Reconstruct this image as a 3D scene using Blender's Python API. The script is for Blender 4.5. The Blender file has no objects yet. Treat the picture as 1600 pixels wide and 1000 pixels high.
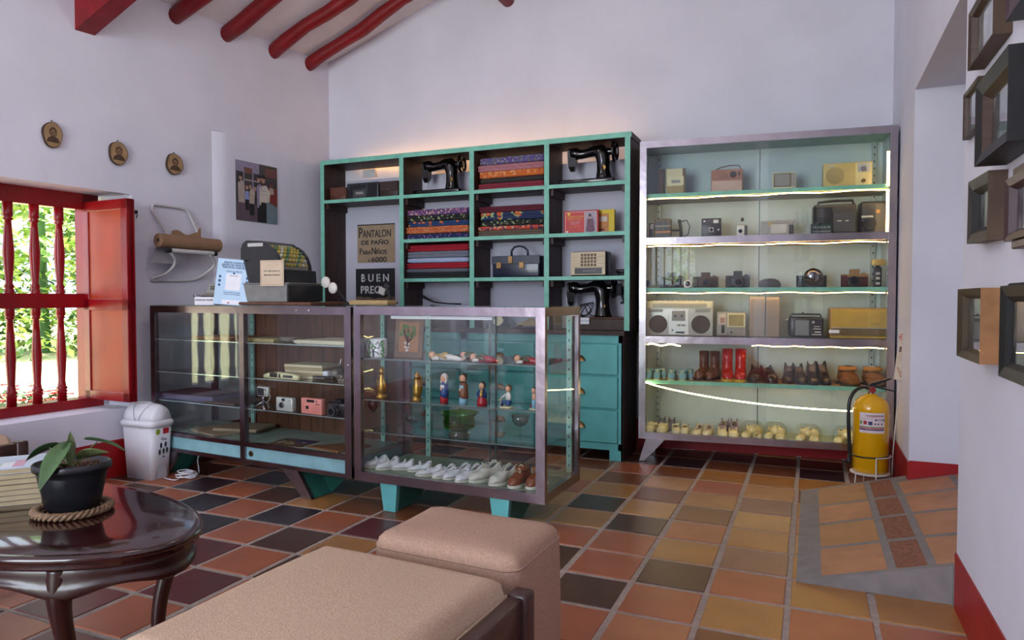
import bpy, bmesh, math, random
from mathutils import Vector, Matrix, Euler
from math import pi, sin, cos, radians, sqrt, atan
random.seed(7)
SC = bpy.context.scene
COL = SC.collection
# ---------------------------------------------------------------- camera
F = 1090.0; YAW = radians(23.2); PITCH = math.atan(33/1090); EYE = 1.1
cam_d = bpy.data.cameras.new('camera'); cam = bpy.data.objects.new('camera', cam_d); COL.objects.link(cam)
cam_d.sensor_width = 36.0; cam_d.lens = 36.0*F/1600; cam_d.clip_start = .02; cam_d.clip_end = 300
cam.location = (0, 0, EYE); cam.rotation_euler = (pi/2-PITCH, 0, YAW)
SC.camera = cam
# ---------------------------------------------------------------- world, sun, exposure
W = bpy.data.worlds.new('sky'); SC.world = W; W.use_nodes = True
wn = W.node_tree; bg = wn.nodes['Background']
bg.inputs['Color'].default_value = (.74, .84, 1, 1); bg.inputs['Strength'].default_value = 2.6
sun_d = bpy.data.lights.new('sun', 'SUN'); sun = bpy.data.objects.new('sun', sun_d); COL.objects.link(sun)
sun_d.energy = 15; sun_d.angle = radians(.6); sun_d.color = (1, .95, .84)
sun.rotation_euler = (radians(-24), radians(-6), 0)
vs = SC.view_settings; vs.view_transform = 'Standard'; vs.look = 'None'; vs.gamma = 1; vs.use_curve_mapping = False
vs.exposure = 0.29
def area(name, loc, rot, sx, sy, energy, color=(1, 1, 1), portal=False):
    d = bpy.data.lights.new(name, 'AREA'); o = bpy.data.objects.new(name, d); COL.objects.link(o)
    d.shape = 'RECTANGLE'; d.size = sx; d.size_y = sy; d.energy = energy; d.color = color
    o.location = loc; o.rotation_euler = rot
    if portal: d.cycles.is_portal = True
    return o
# added area lamp fills in daylight behind the camera; portals at door, window, rear
area('rear_daylight_fill', (-2.35, -3.05, 1.6), (radians(90), 0, 0), 2.2, 2.3, 150, (.8, .87, 1))
pl_ = bpy.data.lights.new('room_fill', 'POINT'); po_ = bpy.data.objects.new('room_fill', pl_); COL.objects.link(po_); pl_.energy = 9; pl_.shadow_soft_size = .14; pl_.color = (1, .95, .92); po_.location = (-1.9, 1.5, 2.5)  # unseen lamp added to brighten walls and ceiling
pl2 = bpy.data.lights.new('ceiling_fill', 'POINT'); po2 = bpy.data.objects.new('ceiling_fill', pl2); COL.objects.link(po2); pl2.energy = 8; pl2.shadow_soft_size = .12; pl2.color = (1, .95, .92); po2.location = (-2.3, 3.1, 2.95)  # second added lamp, out of view, lifting the ceiling between the rafters
area('window_portal', (-4.62, 2.57, 1.1), (radians(90), 0, radians(-90)), 1.05, 1.4, 0, portal=True)
area('door_portal', (1.25, 3.5, 1.3), (radians(90), 0, radians(90)), 1.5, 2.0, 0, portal=True)
area('rear_portal', (-2.35, -3.2, 1.4), (radians(90), 0, radians(0)), 2.3, 2.8, 0, portal=True)
# ---------------------------------------------------------------- measuring helpers (a sight line met with a plane of the room)
fw = Vector((-sin(YAW)*cos(PITCH), cos(YAW)*cos(PITCH), -sin(PITCH))); rt = Vector((cos(YAW), sin(YAW), 0)); up = rt.cross(fw)
O = Vector((0, 0, EYE))
def ray(px, py): return fw*F+rt*(px-800)-up*(py-500)
def on(px, py, X=None, Y=None, Z=None):
    d = ray(px, py)
    t = X/d.x if X is not None else (Y/d.y if Y is not None else (Z-EYE)/d.z)
    return O+d*t
def onl(px, py, p0, s):
    d = ray(px, py); t = (p0[1]-s*p0[0])/(d.y-s*d.x); return O+d*t
def onx(px, py, off=0., p0=(-3.94, 2.97), s=.0857):
    d = ray(px, py); t = (p0[0]+off-s*p0[1])/(d.x-s*d.y); return O+d*t
def dist(p): return (Vector(p)-O).dot(fw)
# ---------------------------------------------------------------- materials
MC = {}
def nd(nt, t, **k):
    n = nt.nodes.new(t)
    for a, b in k.items(): setattr(n, a, b)
    return n
def base(name):
    m = bpy.data.materials.new(name); m.use_nodes = True
    return m, m.node_tree, m.node_tree.nodes['Principled BSDF']
def srgb(c):
    if isinstance(c, str): c = tuple(int(c[i:i+2], 16)/255 for i in (0, 2, 4))
    return tuple(((x/12.92) if x <= .04045 else ((x+.055)/1.055)**2.4) for x in c)+(1,)
def mat(name, c, rough=.5, metal=0, var=.12, scale=12, bump=0, bscale=60, spec=.5, stretch=None, coat=0):
    if name in MC: return MC[name]
    m, nt, b = base(name); c = srgb(c)
    tc = nd(nt, 'ShaderNodeTexCoord'); mp = nd(nt, 'ShaderNodeMapping'); nt.links.new(tc.outputs['Object'], mp.inputs[0])
    if stretch: mp.inputs['Scale'].default_value = stretch
    n = nd(nt, 'ShaderNodeTexNoise'); n.inputs['Scale'].default_value = scale; n.inputs['Detail'].default_value = 4
    nt.links.new(mp.outputs[0], n.inputs[0])
    r = nd(nt, 'ShaderNodeValToRGB'); nt.links.new(n.outputs[0], r.inputs[0])
    r.color_ramp.elements[0].position = .3; r.color_ramp.elements[1].position = .7
    r.color_ramp.elements[0].color = tuple(max(0, x*(1-var)) for x in c[:3])+(1,)
    r.color_ramp.elements[1].color = tuple(min(1, x*(1+var)) for x in c[:3])+(1,)
    nt.links.new(r.outputs[0], b.inputs['Base Color'])
    b.inputs['Roughness'].default_value = rough; b.inputs['Metallic'].default_value = metal
    b.inputs['Specular IOR Level'].default_value = spec; b.inputs['Coat Weight'].default_value = coat
    if bump:
        n2 = nd(nt, 'ShaderNodeTexNoise'); n2.inputs['Scale'].default_value = bscale; nt.links.new(mp.outputs[0], n2.inputs[0])
        bp = nd(nt, 'ShaderNodeBump'); bp.inputs['Strength'].default_value = bump; bp.inputs['Distance'].default_value = .01
        nt.links.new(n2.outputs[0], bp.inputs['Height']); nt.links.new(bp.outputs[0], b.inputs['Normal'])
    MC[name] = m; return m
def glassy(name, tint=(1, 1, 1), ior=1.45, gl=1.0):
    """clear pane: see-through with the mirror image a pane shows"""
    if name in MC: return MC[name]
    m = bpy.data.materials.new(name); m.use_nodes = True; nt = m.node_tree; nt.nodes.clear()
    o = nd(nt, 'ShaderNodeOutputMaterial'); mx = nd(nt, 'ShaderNodeMixShader'); tr = nd(nt, 'ShaderNodeBsdfTransparent'); g = nd(nt, 'ShaderNodeBsdfGlossy')
    tr.inputs[0].default_value = tint+(1,); g.inputs['Roughness'].default_value = .004; g.inputs[0].default_value = (gl, gl, gl, 1)
    lwt = nd(nt, 'ShaderNodeLayerWeight'); lwt.inputs[0].default_value = .5
    pw = nd(nt, 'ShaderNodeMath', operation='POWER'); nt.links.new(lwt.outputs['Facing'], pw.inputs[0]); pw.inputs[1].default_value = 5
    fr = nd(nt, 'ShaderNodeMath', operation='MULTIPLY_ADD'); nt.links.new(pw.outputs[0], fr.inputs[0]); f0 = ((ior-1)/(ior+1))**2; fr.inputs[1].default_value = 1-f0; fr.inputs[2].default_value = f0
    nt.links.new(fr.outputs[0], mx.inputs[0]); nt.links.new(tr.outputs[0], mx.inputs[1]); nt.links.new(g.outputs[0], mx.inputs[2]); nt.links.new(mx.outputs[0], o.inputs[0])
    MC[name] = m; return m
def emit(name, c, s):
    if name in MC: return MC[name]
    m, nt, b = base(name); b.inputs['Base Color'].default_value = srgb(c); b.inputs['Emission Color'].default_value = srgb(c); b.inputs['Emission Strength'].default_value = s
    MC[name] = m; return m
def print_cloth(name, cols, scale=30, kind='flower', rough=.85):
    """printed cloth: voronoi flowers, stripes, checks"""
    if name in MC: return MC[name]
    m, nt, b = base(name); tc = nd(nt, 'ShaderNodeTexCoord'); mp = nd(nt, 'ShaderNodeMapping'); nt.links.new(tc.outputs['Object'], mp.inputs[0])
    b.inputs['Roughness'].default_value = rough
    L = nt.links
    if kind == 'flower':
        v = nd(nt, 'ShaderNodeTexVoronoi'); v.inputs['Scale'].default_value = scale; L.new(mp.outputs[0], v.inputs[0])
        r = nd(nt, 'ShaderNodeValToRGB'); r.color_ramp.interpolation = 'CONSTANT'; e = r.color_ramp.elements
        L.new(v.outputs['Distance'], r.inputs[0])
        e[0].position = 0; e[0].color = srgb(cols[1]); e[1].position = .16; e[1].color = srgb(cols[2])
        x = e.new(.36); x.color = srgb(cols[3] if len(cols) > 3 else cols[0]); x = e.new(.5); x.color = srgb(cols[0])
        n = nd(nt, 'ShaderNodeTexNoise'); n.inputs['Scale'].default_value = scale*1.3; L.new(mp.outputs[0], n.inputs[0])
        gt = nd(nt, 'ShaderNodeMath', operation='GREATER_THAN'); L.new(n.outputs[0], gt.inputs[0]); gt.inputs[1].default_value = .56
        mx = nd(nt, 'ShaderNodeMixRGB'); L.new(gt.outputs[0], mx.inputs[0]); L.new(r.outputs[0], mx.inputs[1]); mx.inputs[2].default_value = srgb(cols[-1])
        L.new(mx.outputs[0], b.inputs['Base Color'])
    else:
        def wave(ax, sc, th):
            w = nd(nt, 'ShaderNodeTexWave', bands_direction=ax); w.inputs['Scale'].default_value = sc; L.new(mp.outputs[0], w.inputs[0])
            g = nd(nt, 'ShaderNodeMath', operation='GREATER_THAN'); L.new(w.outputs['Fac'], g.inputs[0]); g.inputs[1].default_value = th; return g
        g1 = wave('X', scale, .8 if kind == 'stripe' else .5)
        mx = nd(nt, 'ShaderNodeMixRGB'); L.new(g1.outputs[0], mx.inputs[0]); mx.inputs[1].default_value = srgb(cols[0]); mx.inputs[2].default_value = srgb(cols[1])
        out = mx
        if kind == 'check':
            g2 = wave('Z', scale, .5); m2 = nd(nt, 'ShaderNodeMixRGB'); L.new(g2.outputs[0], m2.inputs[0]); L.new(mx.outputs[0], m2.inputs[1]); m2.inputs[2].default_value = srgb(cols[2]); out = m2
        L.new(out.outputs[0], b.inputs['Base Color'])
    MC[name] = m; return m
def photo_mat(name, lo, hi, scale=9, rough=.35):
    """an old faded photograph: soft grey masses"""
    if name in MC: return MC[name]
    m, nt, b = base(name); tc = nd(nt, 'ShaderNodeTexCoord')
    n = nd(nt, 'ShaderNodeTexNoise'); n.inputs['Scale'].default_value = scale; n.inputs['Detail'].default_value = 6; n.inputs['Distortion'].default_value = .6
    nt.links.new(tc.outputs['Object'], n.inputs[0]); r = nd(nt, 'ShaderNodeValToRGB'); nt.links.new(n.outputs[0], r.inputs[0])
    r.color_ramp.elements[0].position = .42; r.color_ramp.elements[1].position = .62
    r.color_ramp.elements[0].color = srgb(lo); r.color_ramp.elements[1].color = srgb(hi); nt.links.new(r.outputs[0], b.inputs['Base Color'])
    b.inputs['Roughness'].default_value = rough; MC[name] = m; return m
plaster = mat('white_plaster', 'd6d5e2', .85, var=.05, scale=2.2, bump=.35, bscale=7)
ceilm = mat('ceiling_plaster', 'e6e2e8', .9, var=.06, scale=4, bump=.4, bscale=14)
redp = mat('red_paint', '8e0a14', .28, var=.15, scale=6, bump=.1, bscale=30)
redbase = mat('red_skirting_paint', '9c0c12', .45, var=.12, scale=5, bump=.15, bscale=20)
redpan = mat('red_orange_varnish', 'a5310f', .42, var=.25, scale=5, stretch=(1, 1, .35))
beamred = mat('red_beam_paint', '7d0710', .45, var=.2, scale=8, bump=.3, bscale=25)
chrome = mat('worn_chrome', 'aca4ac', .23, 1, var=.12, scale=9, bump=.12, bscale=16)
cchrome = mat('counter_chrome', '8c8189', .26, 1, var=.18, scale=8, bump=.12, bscale=14)
mahog2 = mat('mahogany_carcass', '2c0e0c', .3, var=.35, scale=5, coat=.2)
chromed = mat('dull_chrome', 'a49ca4', .3, 1, var=.15, scale=9, bump=.08, bscale=20)
teal = mat('teal_paint', '63b8b9', .5, var=.1, scale=7, bump=.1, bscale=40)
tealw = mat('worn_teal_edge', '74b8a4', .5, var=.15, scale=14)
tealdk = mat('dark_green_paint', '2c6e62', .55, var=.15, scale=8)
dwood = mat('dark_brown_wood', '3a231b', .55, var=.35, scale=7, stretch=(4, 4, .7), bump=.1, bscale=30)
mwood = mat('middle_brown_wood', '5e3826', .5, var=.3, scale=7, stretch=(4, 4, .7))
lwood = mat('light_wood', 'a9784c', .5, var=.25, scale=8, stretch=(1, 6, 6))
mahog = mat('mahogany_lacquer', '2c0d0d', .13, var=.35, scale=3, stretch=(1, 5, 1), coat=.5)
blackp = mat('black_plastic', '1b1b1f', .35, var=.15)
blackg = mat('black_enamel', '0d0c0d', .15, var=.2, coat=.3)
black2 = mat('matt_black', '151416', .7, var=.2)
greyp = mat('grey_plastic', '8f8c86', .45, var=.08)
lgrey = mat('light_grey_plastic', 'b9b7b4', .4, var=.06)
silver = mat('silver_plastic', 'c9c8c4', .3, .3, var=.06)
creamp = mat('cream_plastic', 'd9cfa6', .45, var=.07)
gold = mat('gilt', 'a77a26', .3, .85, var=.35, scale=60)
brass = mat('aged_brass', '8a6a45', .35, .9, var=.2)
whitep = mat('white_plastic', 'dcdbe2', .35, var=.03)
white = mat('white_leather', 'e2e0e4', .5, var=.05, bump=.1, bscale=80)
paper = mat('paper', 'ddd5c4', .8, var=.08)
paperw = mat('white_paper', 'e4e2ea', .7, var=.03)
kraft = mat('kraft_paper', '8a6a50', .8, var=.1)
card = mat('cream_card', 'cdb8a0', .8, var=.08)
ink = mat('ink', '26262c', .6, var=.05)
blueink = mat('dark_blue_ink', '28507a', .6, var=.05)
glass = glassy('clear_glass', (.97, .99, .98))
glassg = glassy('green_tinged_glass', (.86, .94, .92), 1.5)
glasse = mat('glass_edge', '4d7d74', .2, var=.1)
led = emit('warm_led', 'ffcf80', 24)
ledw = emit('white_led', 'ffdf9c', 16)
beige = mat('beige_upholstery', 'bb9f86', .9, var=.12, scale=180, bump=.25, bscale=350)
beige2 = mat('rose_beige_upholstery', 'ac8b76', .9, var=.14, scale=160, bump=.25, bscale=350)
cskin = mat('painted_skin', 'd9a184', .5, var=.05)
# ---------------------------------------------------------------- mesh building
class MB:
    def __init__(s): s.v = []; s.f = []; s.m = []; s.sm = []
    def add(s, vs, fs, mi=0, smooth=False, M=None):
        o = len(s.v)
        for p in vs: s.v.append(tuple(M @ Vector(p)) if M is not None else tuple(p))
        for f in fs: s.f.append(tuple(i+o for i in f)); s.m.append(mi); s.sm.append(smooth)
        return s
    def _bm(s, bm, mi, smooth, M):
        bm.verts.index_update(); s.add([v.co[:] for v in bm.verts], [[v.index for v in f.verts] for f in bm.faces], mi, smooth, M); bm.free(); return s
    def box(s, x0, x1, y0, y1, z0, z1, mi=0, bev=0, seg=2, M=None, smooth=None):
        if bev <= 0:
            v = [(x, y, z) for z in (z0, z1) for y in (y0, y1) for x in (x0, x1)]
            return s.add(v, [(0, 2, 3, 1), (4, 5, 7, 6), (0, 1, 5, 4), (1, 3, 7, 5), (3, 2, 6, 7), (2, 0, 4, 6)], mi, False, M)
        bm = bmesh.new(); bmesh.ops.create_cube(bm, size=1)
        for v in bm.verts: v.co = Vector(((x0+x1)/2+v.co.x*(x1-x0), (y0+y1)/2+v.co.y*(y1-y0), (z0+z1)/2+v.co.z*(z1-z0)))
        bmesh.ops.bevel(bm, geom=bm.edges[:], offset=min(bev, .49*min(abs(x1-x0), abs(y1-y0), abs(z1-z0))), segments=seg, profile=.5, affect='EDGES')
        return s._bm(bm, mi, (seg > 1) if smooth is None else smooth, M)
    def cyl(s, p0, p1, r0, r1=None, n=16, mi=0, cap=True, smooth=True):
        p0 = Vector(p0); p1 = Vector(p1); r1 = r0 if r1 is None else r1
        q = (p1-p0).to_track_quat('Z', 'Y').to_matrix(); vs = []
        for p, r in ((p0, r0), (p1, r1)):
            for i in range(n): vs.append(p+q @ Vector((r*cos(2*pi*i/n), r*sin(2*pi*i/n), 0)))
        fs = [(i, (i+1) % n, n+(i+1) % n, n+i) for i in range(n)]
        s.add(vs, fs, mi, smooth)
        if cap: s.add(vs[:n], [tuple(range(n))[::-1]], mi); s.add(vs[n:], [tuple(range(n))], mi)
        return s
    def lathe(s, prof, c=(0, 0, 0), n=24, mi=0, sx=1, sy=1, M=None, smooth=True, zf=None):
        vs = []; c = Vector(c)
        for r, z in prof:
            for i in range(n):
                a = 2*pi*i/n; vs.append(c+Vector((r*cos(a)*sx, r*sin(a)*sy, z+(zf(a, r, z) if zf else 0))))
        fs = [(k*n+i, k*n+(i+1) % n, (k+1)*n+(i+1) % n, (k+1)*n+i) for k in range(len(prof)-1) for i in range(n)]
        if prof[0][0] > 1e-5: fs.append(tuple(range(n))[::-1])
        if prof[-1][0] > 1e-5: fs.append(tuple((len(prof)-1)*n+i for i in range(n)))
        return s.add(vs, fs, mi, smooth, M)
    def open_lathe(s, prof, c=(0, 0, 0), n=24, mi=0, sx=1, sy=1, M=None):
        vs = []; c = Vector(c)
        for r, z in prof:
            for i in range(n): a = 2*pi*i/n; vs.append(c+Vector((r*cos(a)*sx, r*sin(a)*sy, z)))
        fs = [(k*n+i, k*n+(i+1) % n, (k+1)*n+(i+1) % n, (k+1)*n+i) for k in range(len(prof)-1) for i in range(n)]
        return s.add(vs, fs, mi, True, M)
    def ball(s, c, r, sc=(1, 1, 1), n=12, mi=0, M=None):
        prof = [(max(0, sin(pi*k/n)), -cos(pi*k/n)) for k in range(n+1)]
        T = Matrix.Translation(Vector(c)) @ Matrix.Diagonal((r*sc[0], r*sc[1], r*sc[2], 1))
        return s.lathe(prof, n=max(8, n+4), mi=mi, M=(M @ T if M is not None else T))
    def tube(s, pts, r, n=8, mi=0, closed=False, flat=None):
        pts = [Vector(p) for p in pts]; N = len(pts); rs = r if isinstance(r, (list, tuple)) else [r]*N
        vs = []; prev = None
        for k, p in enumerate(pts):
            if closed: t = pts[(k+1) % N]-pts[k-1]
            else: t = pts[min(k+1, N-1)]-pts[max(k-1, 0)]
            if t.length < 1e-9: t = Vector((0, 0, 1))
            t.normalize()
            if prev is None:
                a = Vector((0, 0, 1)) if abs(t.z) < .9 else Vector((1, 0, 0)); u = t.cross(a).normalized()
            else:
                u = (prev-t*prev.dot(t)); u = u.normalized() if u.length > 1e-6 else t.orthogonal().normalized()
            prev = u; w = t.cross(u)
            for i in range(n):
                a = 2*pi*i/n; vs.append(p+(u*cos(a)+w*sin(a)*(flat or 1))*rs[k])
        R = N if closed else N-1
        fs = [(k*n+i, k*n+(i+1) % n, ((k+1) % N)*n+(i+1) % n, ((k+1) % N)*n+i) for k in range(R) for i in range(n)]
        if not closed: fs += [tuple(range(n))[::-1], tuple((N-1)*n+i for i in range(n))]
        return s.add(vs, fs, mi, True)
    def prism(s, poly, y0, y1, mi=0, M=None, smooth=False):
        """polygon in XZ pushed along Y"""
        n = len(poly); vs = [(x, y0, z) for x, z in poly]+[(x, y1, z) for x, z in poly]
        fs = [tuple(range(n)), tuple(range(n, 2*n))[::-1]]
        s.add(vs, fs, mi, False, M)
        return s.add(vs, [(i, n+i, n+(i+1) % n, (i+1) % n) for i in range(n)], mi, smooth, M)
    def grid(s, f, nu, nv, mi=0, smooth=True, M=None):
        vs = [f(i/nu, j/nv) for j in range(nv+1) for i in range(nu+1)]
        fs = [(j*(nu+1)+i, j*(nu+1)+i+1, (j+1)*(nu+1)+i+1, (j+1)*(nu+1)+i) for j in range(nv) for i in range(nu)]
        return s.add(vs, fs, mi, smooth, M)
    def rings(s, R, mi=0, cap=True, smooth=True, M=None):
        n = len(R[0]); vs = [p for r in R for p in r]
        fs = [(k*n+i, k*n+(i+1) % n, (k+1)*n+(i+1) % n, (k+1)*n+i) for k in range(len(R)-1) for i in range(n)]
        if cap: fs += [tuple(range(n))[::-1], tuple((len(R)-1)*n+i for i in range(n))]
        return s.add(vs, fs, mi, smooth, M)
    def text(s, body, size, x, y, z, mi=0, M=None, align='CENTER', depth=.0006, sx=1, bold=0):
        """lettering standing in the XZ plane, read from -Y"""
        cu = bpy.data.curves.new('t', 'FONT'); cu.body = body; cu.size = size; cu.align_x = align; cu.extrude = depth; cu.offset = bold; cu.resolution_u = 3
        ob = bpy.data.objects.new('t', cu); COL.objects.link(ob); dg = bpy.context.evaluated_depsgraph_get(); dg.update()
        me = bpy.data.meshes.new_from_object(ob.evaluated_get(dg))
        T = Matrix.Translation((x, y, z)) @ Matrix.Rotation(pi/2, 4, 'X') @ Matrix.Diagonal((sx, 1, 1, 1))
        if M is not None: T = M @ T
        s.add([v.co[:] for v in me.vertices], [tuple(p.vertices) for p in me.polygons], mi, False, T)
        bpy.data.objects.remove(ob); bpy.data.meshes.remove(me); bpy.data.curves.remove(cu); return s
    def build(s, name, mats, parent=None, label=None, cat=None, group=None, kind=None, loc=None, rotz=0, sub=0):
        me = bpy.data.meshes.new(name); me.from_pydata(s.v, [], s.f)
        if not isinstance(mats, (list, tuple)): mats = [mats]
        for m in mats: me.materials.append(m)
        me.polygons.foreach_set('material_index', s.m); me.polygons.foreach_set('use_smooth', s.sm)
        bm = bmesh.new(); bm.from_mesh(me); bmesh.ops.recalc_face_normals(bm, faces=bm.faces[:]); bm.to_mesh(me); bm.free()
        me.update(); o = bpy.data.objects.new(name, me); COL.objects.link(o)
        if parent is not None: o.parent = parent
        if loc is not None: o.location = loc; o.rotation_euler = (0, 0, rotz)
        if sub: mo = o.modifiers.new('s', 'SUBSURF'); mo.levels = sub; mo.render_levels = sub
        tag(o, label, cat, group, kind); return o
def tag(o, label=None, cat=None, group=None, kind=None):
    if label: o['label'] = label
    if cat: o['category'] = cat
    if group: o['group'] = group
    if kind: o['kind'] = kind
    return o
def thing(name, label, cat, loc=(0, 0, 0), rotz=0, group=None, tilt=None):
    o = bpy.data.objects.new(name, None); COL.objects.link(o); o.location = loc; o.rotation_euler = (tilt or 0, 0, rotz); o.empty_display_size = .05
    return tag(o, label, cat, group)
def copy_thing(src, loc, rotz=None, label=None, group=None, scale=None):
    r = src.copy(); COL.objects.link(r); r.location = loc
    if rotz is not None: r.rotation_euler = (src.rotation_euler[0], src.rotation_euler[1], rotz)
    if scale: r.scale = (scale,)*3 if not isinstance(scale, tuple) else scale
    if label: r['label'] = label
    if group: r['group'] = group
    for ch in list(src.children):
        c = ch.copy(); COL.objects.link(c); c.parent = r
        for g in list(ch.children):
            d = g.copy(); COL.objects.link(d); d.parent = c
    return r
def S(o, kind='structure'): o['kind'] = kind; return o
def RX(a, p=(0, 0, 0)): return Matrix.Translation(p) @ Matrix.Rotation(a, 4, 'X') @ Matrix.Translation(-Vector(p))
def RM(ax, a, p=(0, 0, 0)): return Matrix.Translation(p) @ Matrix.Rotation(a, 4, ax) @ Matrix.Translation(-Vector(p))
# ================================================================ THE ROOM
XR = .485
SL = .0857; WLr = atan(-SL)+pi/2          # the left wall runs a little askew
def wl(y): return -3.94+SL*(y-2.97)        # X of the left wall's face at a given Y
BW0 = (-1.0, 5.15); SB = .1
def bw(x): return BW0[1]+SB*(x-BW0[0])     # Y of the back wall's face at a given X
CR = atan(SB)
# floor: hand-laid clay tiles, each colour read from the room
TX0, TY0, TA, TB = -.9099, 2.6515-.2785, .2813, .2785
tcols = {'T': 'a25d40', 't': 'ab6d4c', 'O': 'a4733f', 'o': 'b0824f', 'B': '77472d', 'D': '4e2f22', 'V': '35262a', 'M': '5e2a2a', 'P': '8a6250'}
tkeys = list(tcols); tmats = [mat('clay_tile_'+n, tcols[k], .33, var=.13, scale=5, bump=.06, bscale=30) for k, n in zip(tkeys, ['terracotta', 'light_terracotta', 'ochre', 'pale_ochre', 'brown', 'dark_brown', 'near_black', 'maroon', 'dusty_brown'])]
grout = mat('grey_grout', 'a3958c', .9, var=.15, scale=30)
known = {}
def col(c, r0, s):
    for i, ch in enumerate(s): known[(c, r0+i)] = ch
col(0, -2, 'TDTTDoBoBVD'); col(1, -2, 'tTDOTBOTOBV'); col(2, -2, 'BOTPOoPoOBD'); col(3, -2, 'TTOOOTOBOVD'); col(-1, -2, 'TTDTODOBTDB'); col(-2, -2, 'OTDTOoTOBDV')
col(-5, -3, 'MTDTBT'); col(-6, -3, 'TMTVODB'); col(-7, -3, 'VTVTDOV'); col(-8, -3, 'TVOVTVB'); col(-4, -2, 'DOMBDTD'); col(-3, -3, 'TBTOBTDB'); col(4, -3, 'OTTOTB')
fb = MB(); fb.box(-6.5, 3.5, -3.3, 5.6, -.05, -.0035, 0)
gw = .011
for c in range(-15, 8):
    for r in range(-23, 12):
        x0 = TX0+c*TA; y0 = TY0+(r+1)*TB
        if x0 > 1.1 or x0 < -4.6 or y0 > 5.3: continue
        k = known.get((c, r))
        if k is None:
            if c <= -3: k = random.choice('DVM' if (c+r) % 2 == 0 else 'TtT')
            else: k = random.choice('TtTOOBDP')
        j = [random.uniform(-.003, .003) for _ in range(4)]
        a, b, cc, d = x0+gw+j[0], x0+TA-gw+j[1], y0+gw+j[2], y0+TB-gw+j[3]
        e = .003
        vs = [(a, cc, -.004), (b, cc, -.004), (b, d, -.004), (a, d, -.004), (a+e, cc+e, 0), (b-e, cc+e, 0), (b-e, d-e, 0), (a+e, d-e, 0)]
        fb.add(vs, [(4, 5, 6, 7), (0, 1, 5, 4), (1, 2, 6, 5), (2, 3, 7, 6), (3, 0, 4, 7)], 1+tkeys.index(k))
S(fb.build('floor', [grout]+tmats))
# left wall with the barred window
def wall_box(mb, y0, y1, z0, z1, t0=0, t1=-.5, mi=0):
    v = []
    for z in (z0, z1):
        for (y, t) in ((y0, t1), (y1, t1), (y1, t0), (y0, t0)): v.append((wl(y)+t, y, z))
    mb.add(v, [(0, 1, 2, 3), (4, 7, 6, 5), (0, 4, 5, 1), (1, 5, 6, 2), (2, 6, 7, 3), (3, 7, 4, 0)], mi)
WY0, WY1, WZ0, WZ1 = 2.05, 3.105, .42, 1.755
lw = MB()
wall_box(lw, -3.3, WY0, 0, 3.25); wall_box(lw, WY1, 5.4, 0, 3.25); wall_box(lw, WY0, WY1, 0, WZ0); wall_box(lw, WY0, WY1, WZ1, 3.25)
S(lw.build('wall_left', plaster))
pil = MB(); n = 14
def pilf(u, v): 
    y = 3.70+u*(4.84-3.70); e = min(1, u*12); zt = 2.277; return (wl(y)+.035*sqrt(max(0, 1-(1-e)**2)), y, .22+v*(zt-.22))
pil.grid(pilf, 24, 2, 0)
pil.add([(wl(3.70+u*1.14), 3.70+u*1.14, 2.285) for u in (0, 1)]+[(wl(4.84)+.035, 4.84, 2.277), (wl(3.78)+.035, 3.78, 2.277), (wl(3.7), 3.7, 2.277)], [(0, 1, 2, 3, 4)])
S(pil.build('trim_1', plaster, label='slightly thicker lower plaster of the left wall in the corner'))
# skirting bands painted on the plaster
sk = MB()
for a, b in ((-3.3, 4.86),):
    n = 30; vs = []
    for i in range(n+1):
        y = a+(b-a)*i/n; h = .225+.006*sin(i*1.7)
        vs += [(wl(y)+.004, y, 0), (wl(y)+.004, y, h), (wl(y)-.002, y, h)]
    sk.add(vs, [(3*i+k, 3*i+3+k, 3*i+4+k, 3*i+1+k) for i in range(n) for k in (0, 1)])
S(sk.build('baseboard_left', redbase))
# back wall, a gable
bk = MB(); poly = [(-4.6, -.05), (1.2, -.05), (1.2, 3.1), (.6, 3.05), (-1.7, 3.95), (-3.85, 3.06), (-4.6, 2.75)]
bk.add([(x, bw(x), z) for x, z in poly]+[(x, bw(x)+.4, z) for x, z in poly], [tuple(range(7)), tuple(range(7, 14))[::-1]]+[(i, 7+i, 7+(i+1) % 7, (i+1) % 7) for i in range(7)])
S(bk.build('wall_back', plaster))
sk = MB(); sk.add([(x, bw(x)-.004, z) for x in (-3.8, .5) for z in (0, .21)]+[(x, bw(x)+.01, .21) for x in (-3.8, .5)], [(0, 2, 3, 1), (1, 3, 5, 4)])
S(sk.build('baseboard_back', redbase))
# right wall with the doorway
DY0, DY1, DZ = 2.87, 4.2, 2.19
rw = MB()
rw.box(XR, XR+.62, -3.3, DY0, 0, 3.25); rw.box(XR, XR+.62, DY1, 5.7, 0, 3.25); rw.box(XR, XR+.62, DY0, DY1, DZ, 3.25)
S(rw.build('wall_right', plaster))
sk = MB()
def skr(y0, y1, h=.235): sk.box(XR-.005, XR+.001, y0, y1, 0, h)
skr(-3.3, DY0+.004, .2); skr(DY1-.004, 5.29); sk.box(XR, XR+.62, DY1-.005, DY1+.001, 0, .245); sk.box(XR, XR+.62, DY0-.001, DY0+.004, 0, .19)
S(sk.build('baseboard_right', redbase))
# rear wall behind the viewer, its unseen opening made wide to light the room
rr = MB(); rr.box(-4.7, -3.5, -3.4, -3.1, 0, 4.0); rr.box(-.3, 1.1, -3.4, -3.1, 0, 4.0); rr.box(-1.2, -1.05, -3.4, -3.1, 0, 4.0); rr.box(-1.05, -.3, -3.4, -3.1, 0, 1.35); rr.box(-1.05, -.3, -3.4, -3.1, 2.1, 4.0); rr.box(-3.5, -1.2, -3.4, -3.1, 2.8, 4.0); S(rr.build('wall_rear', plaster))
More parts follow.
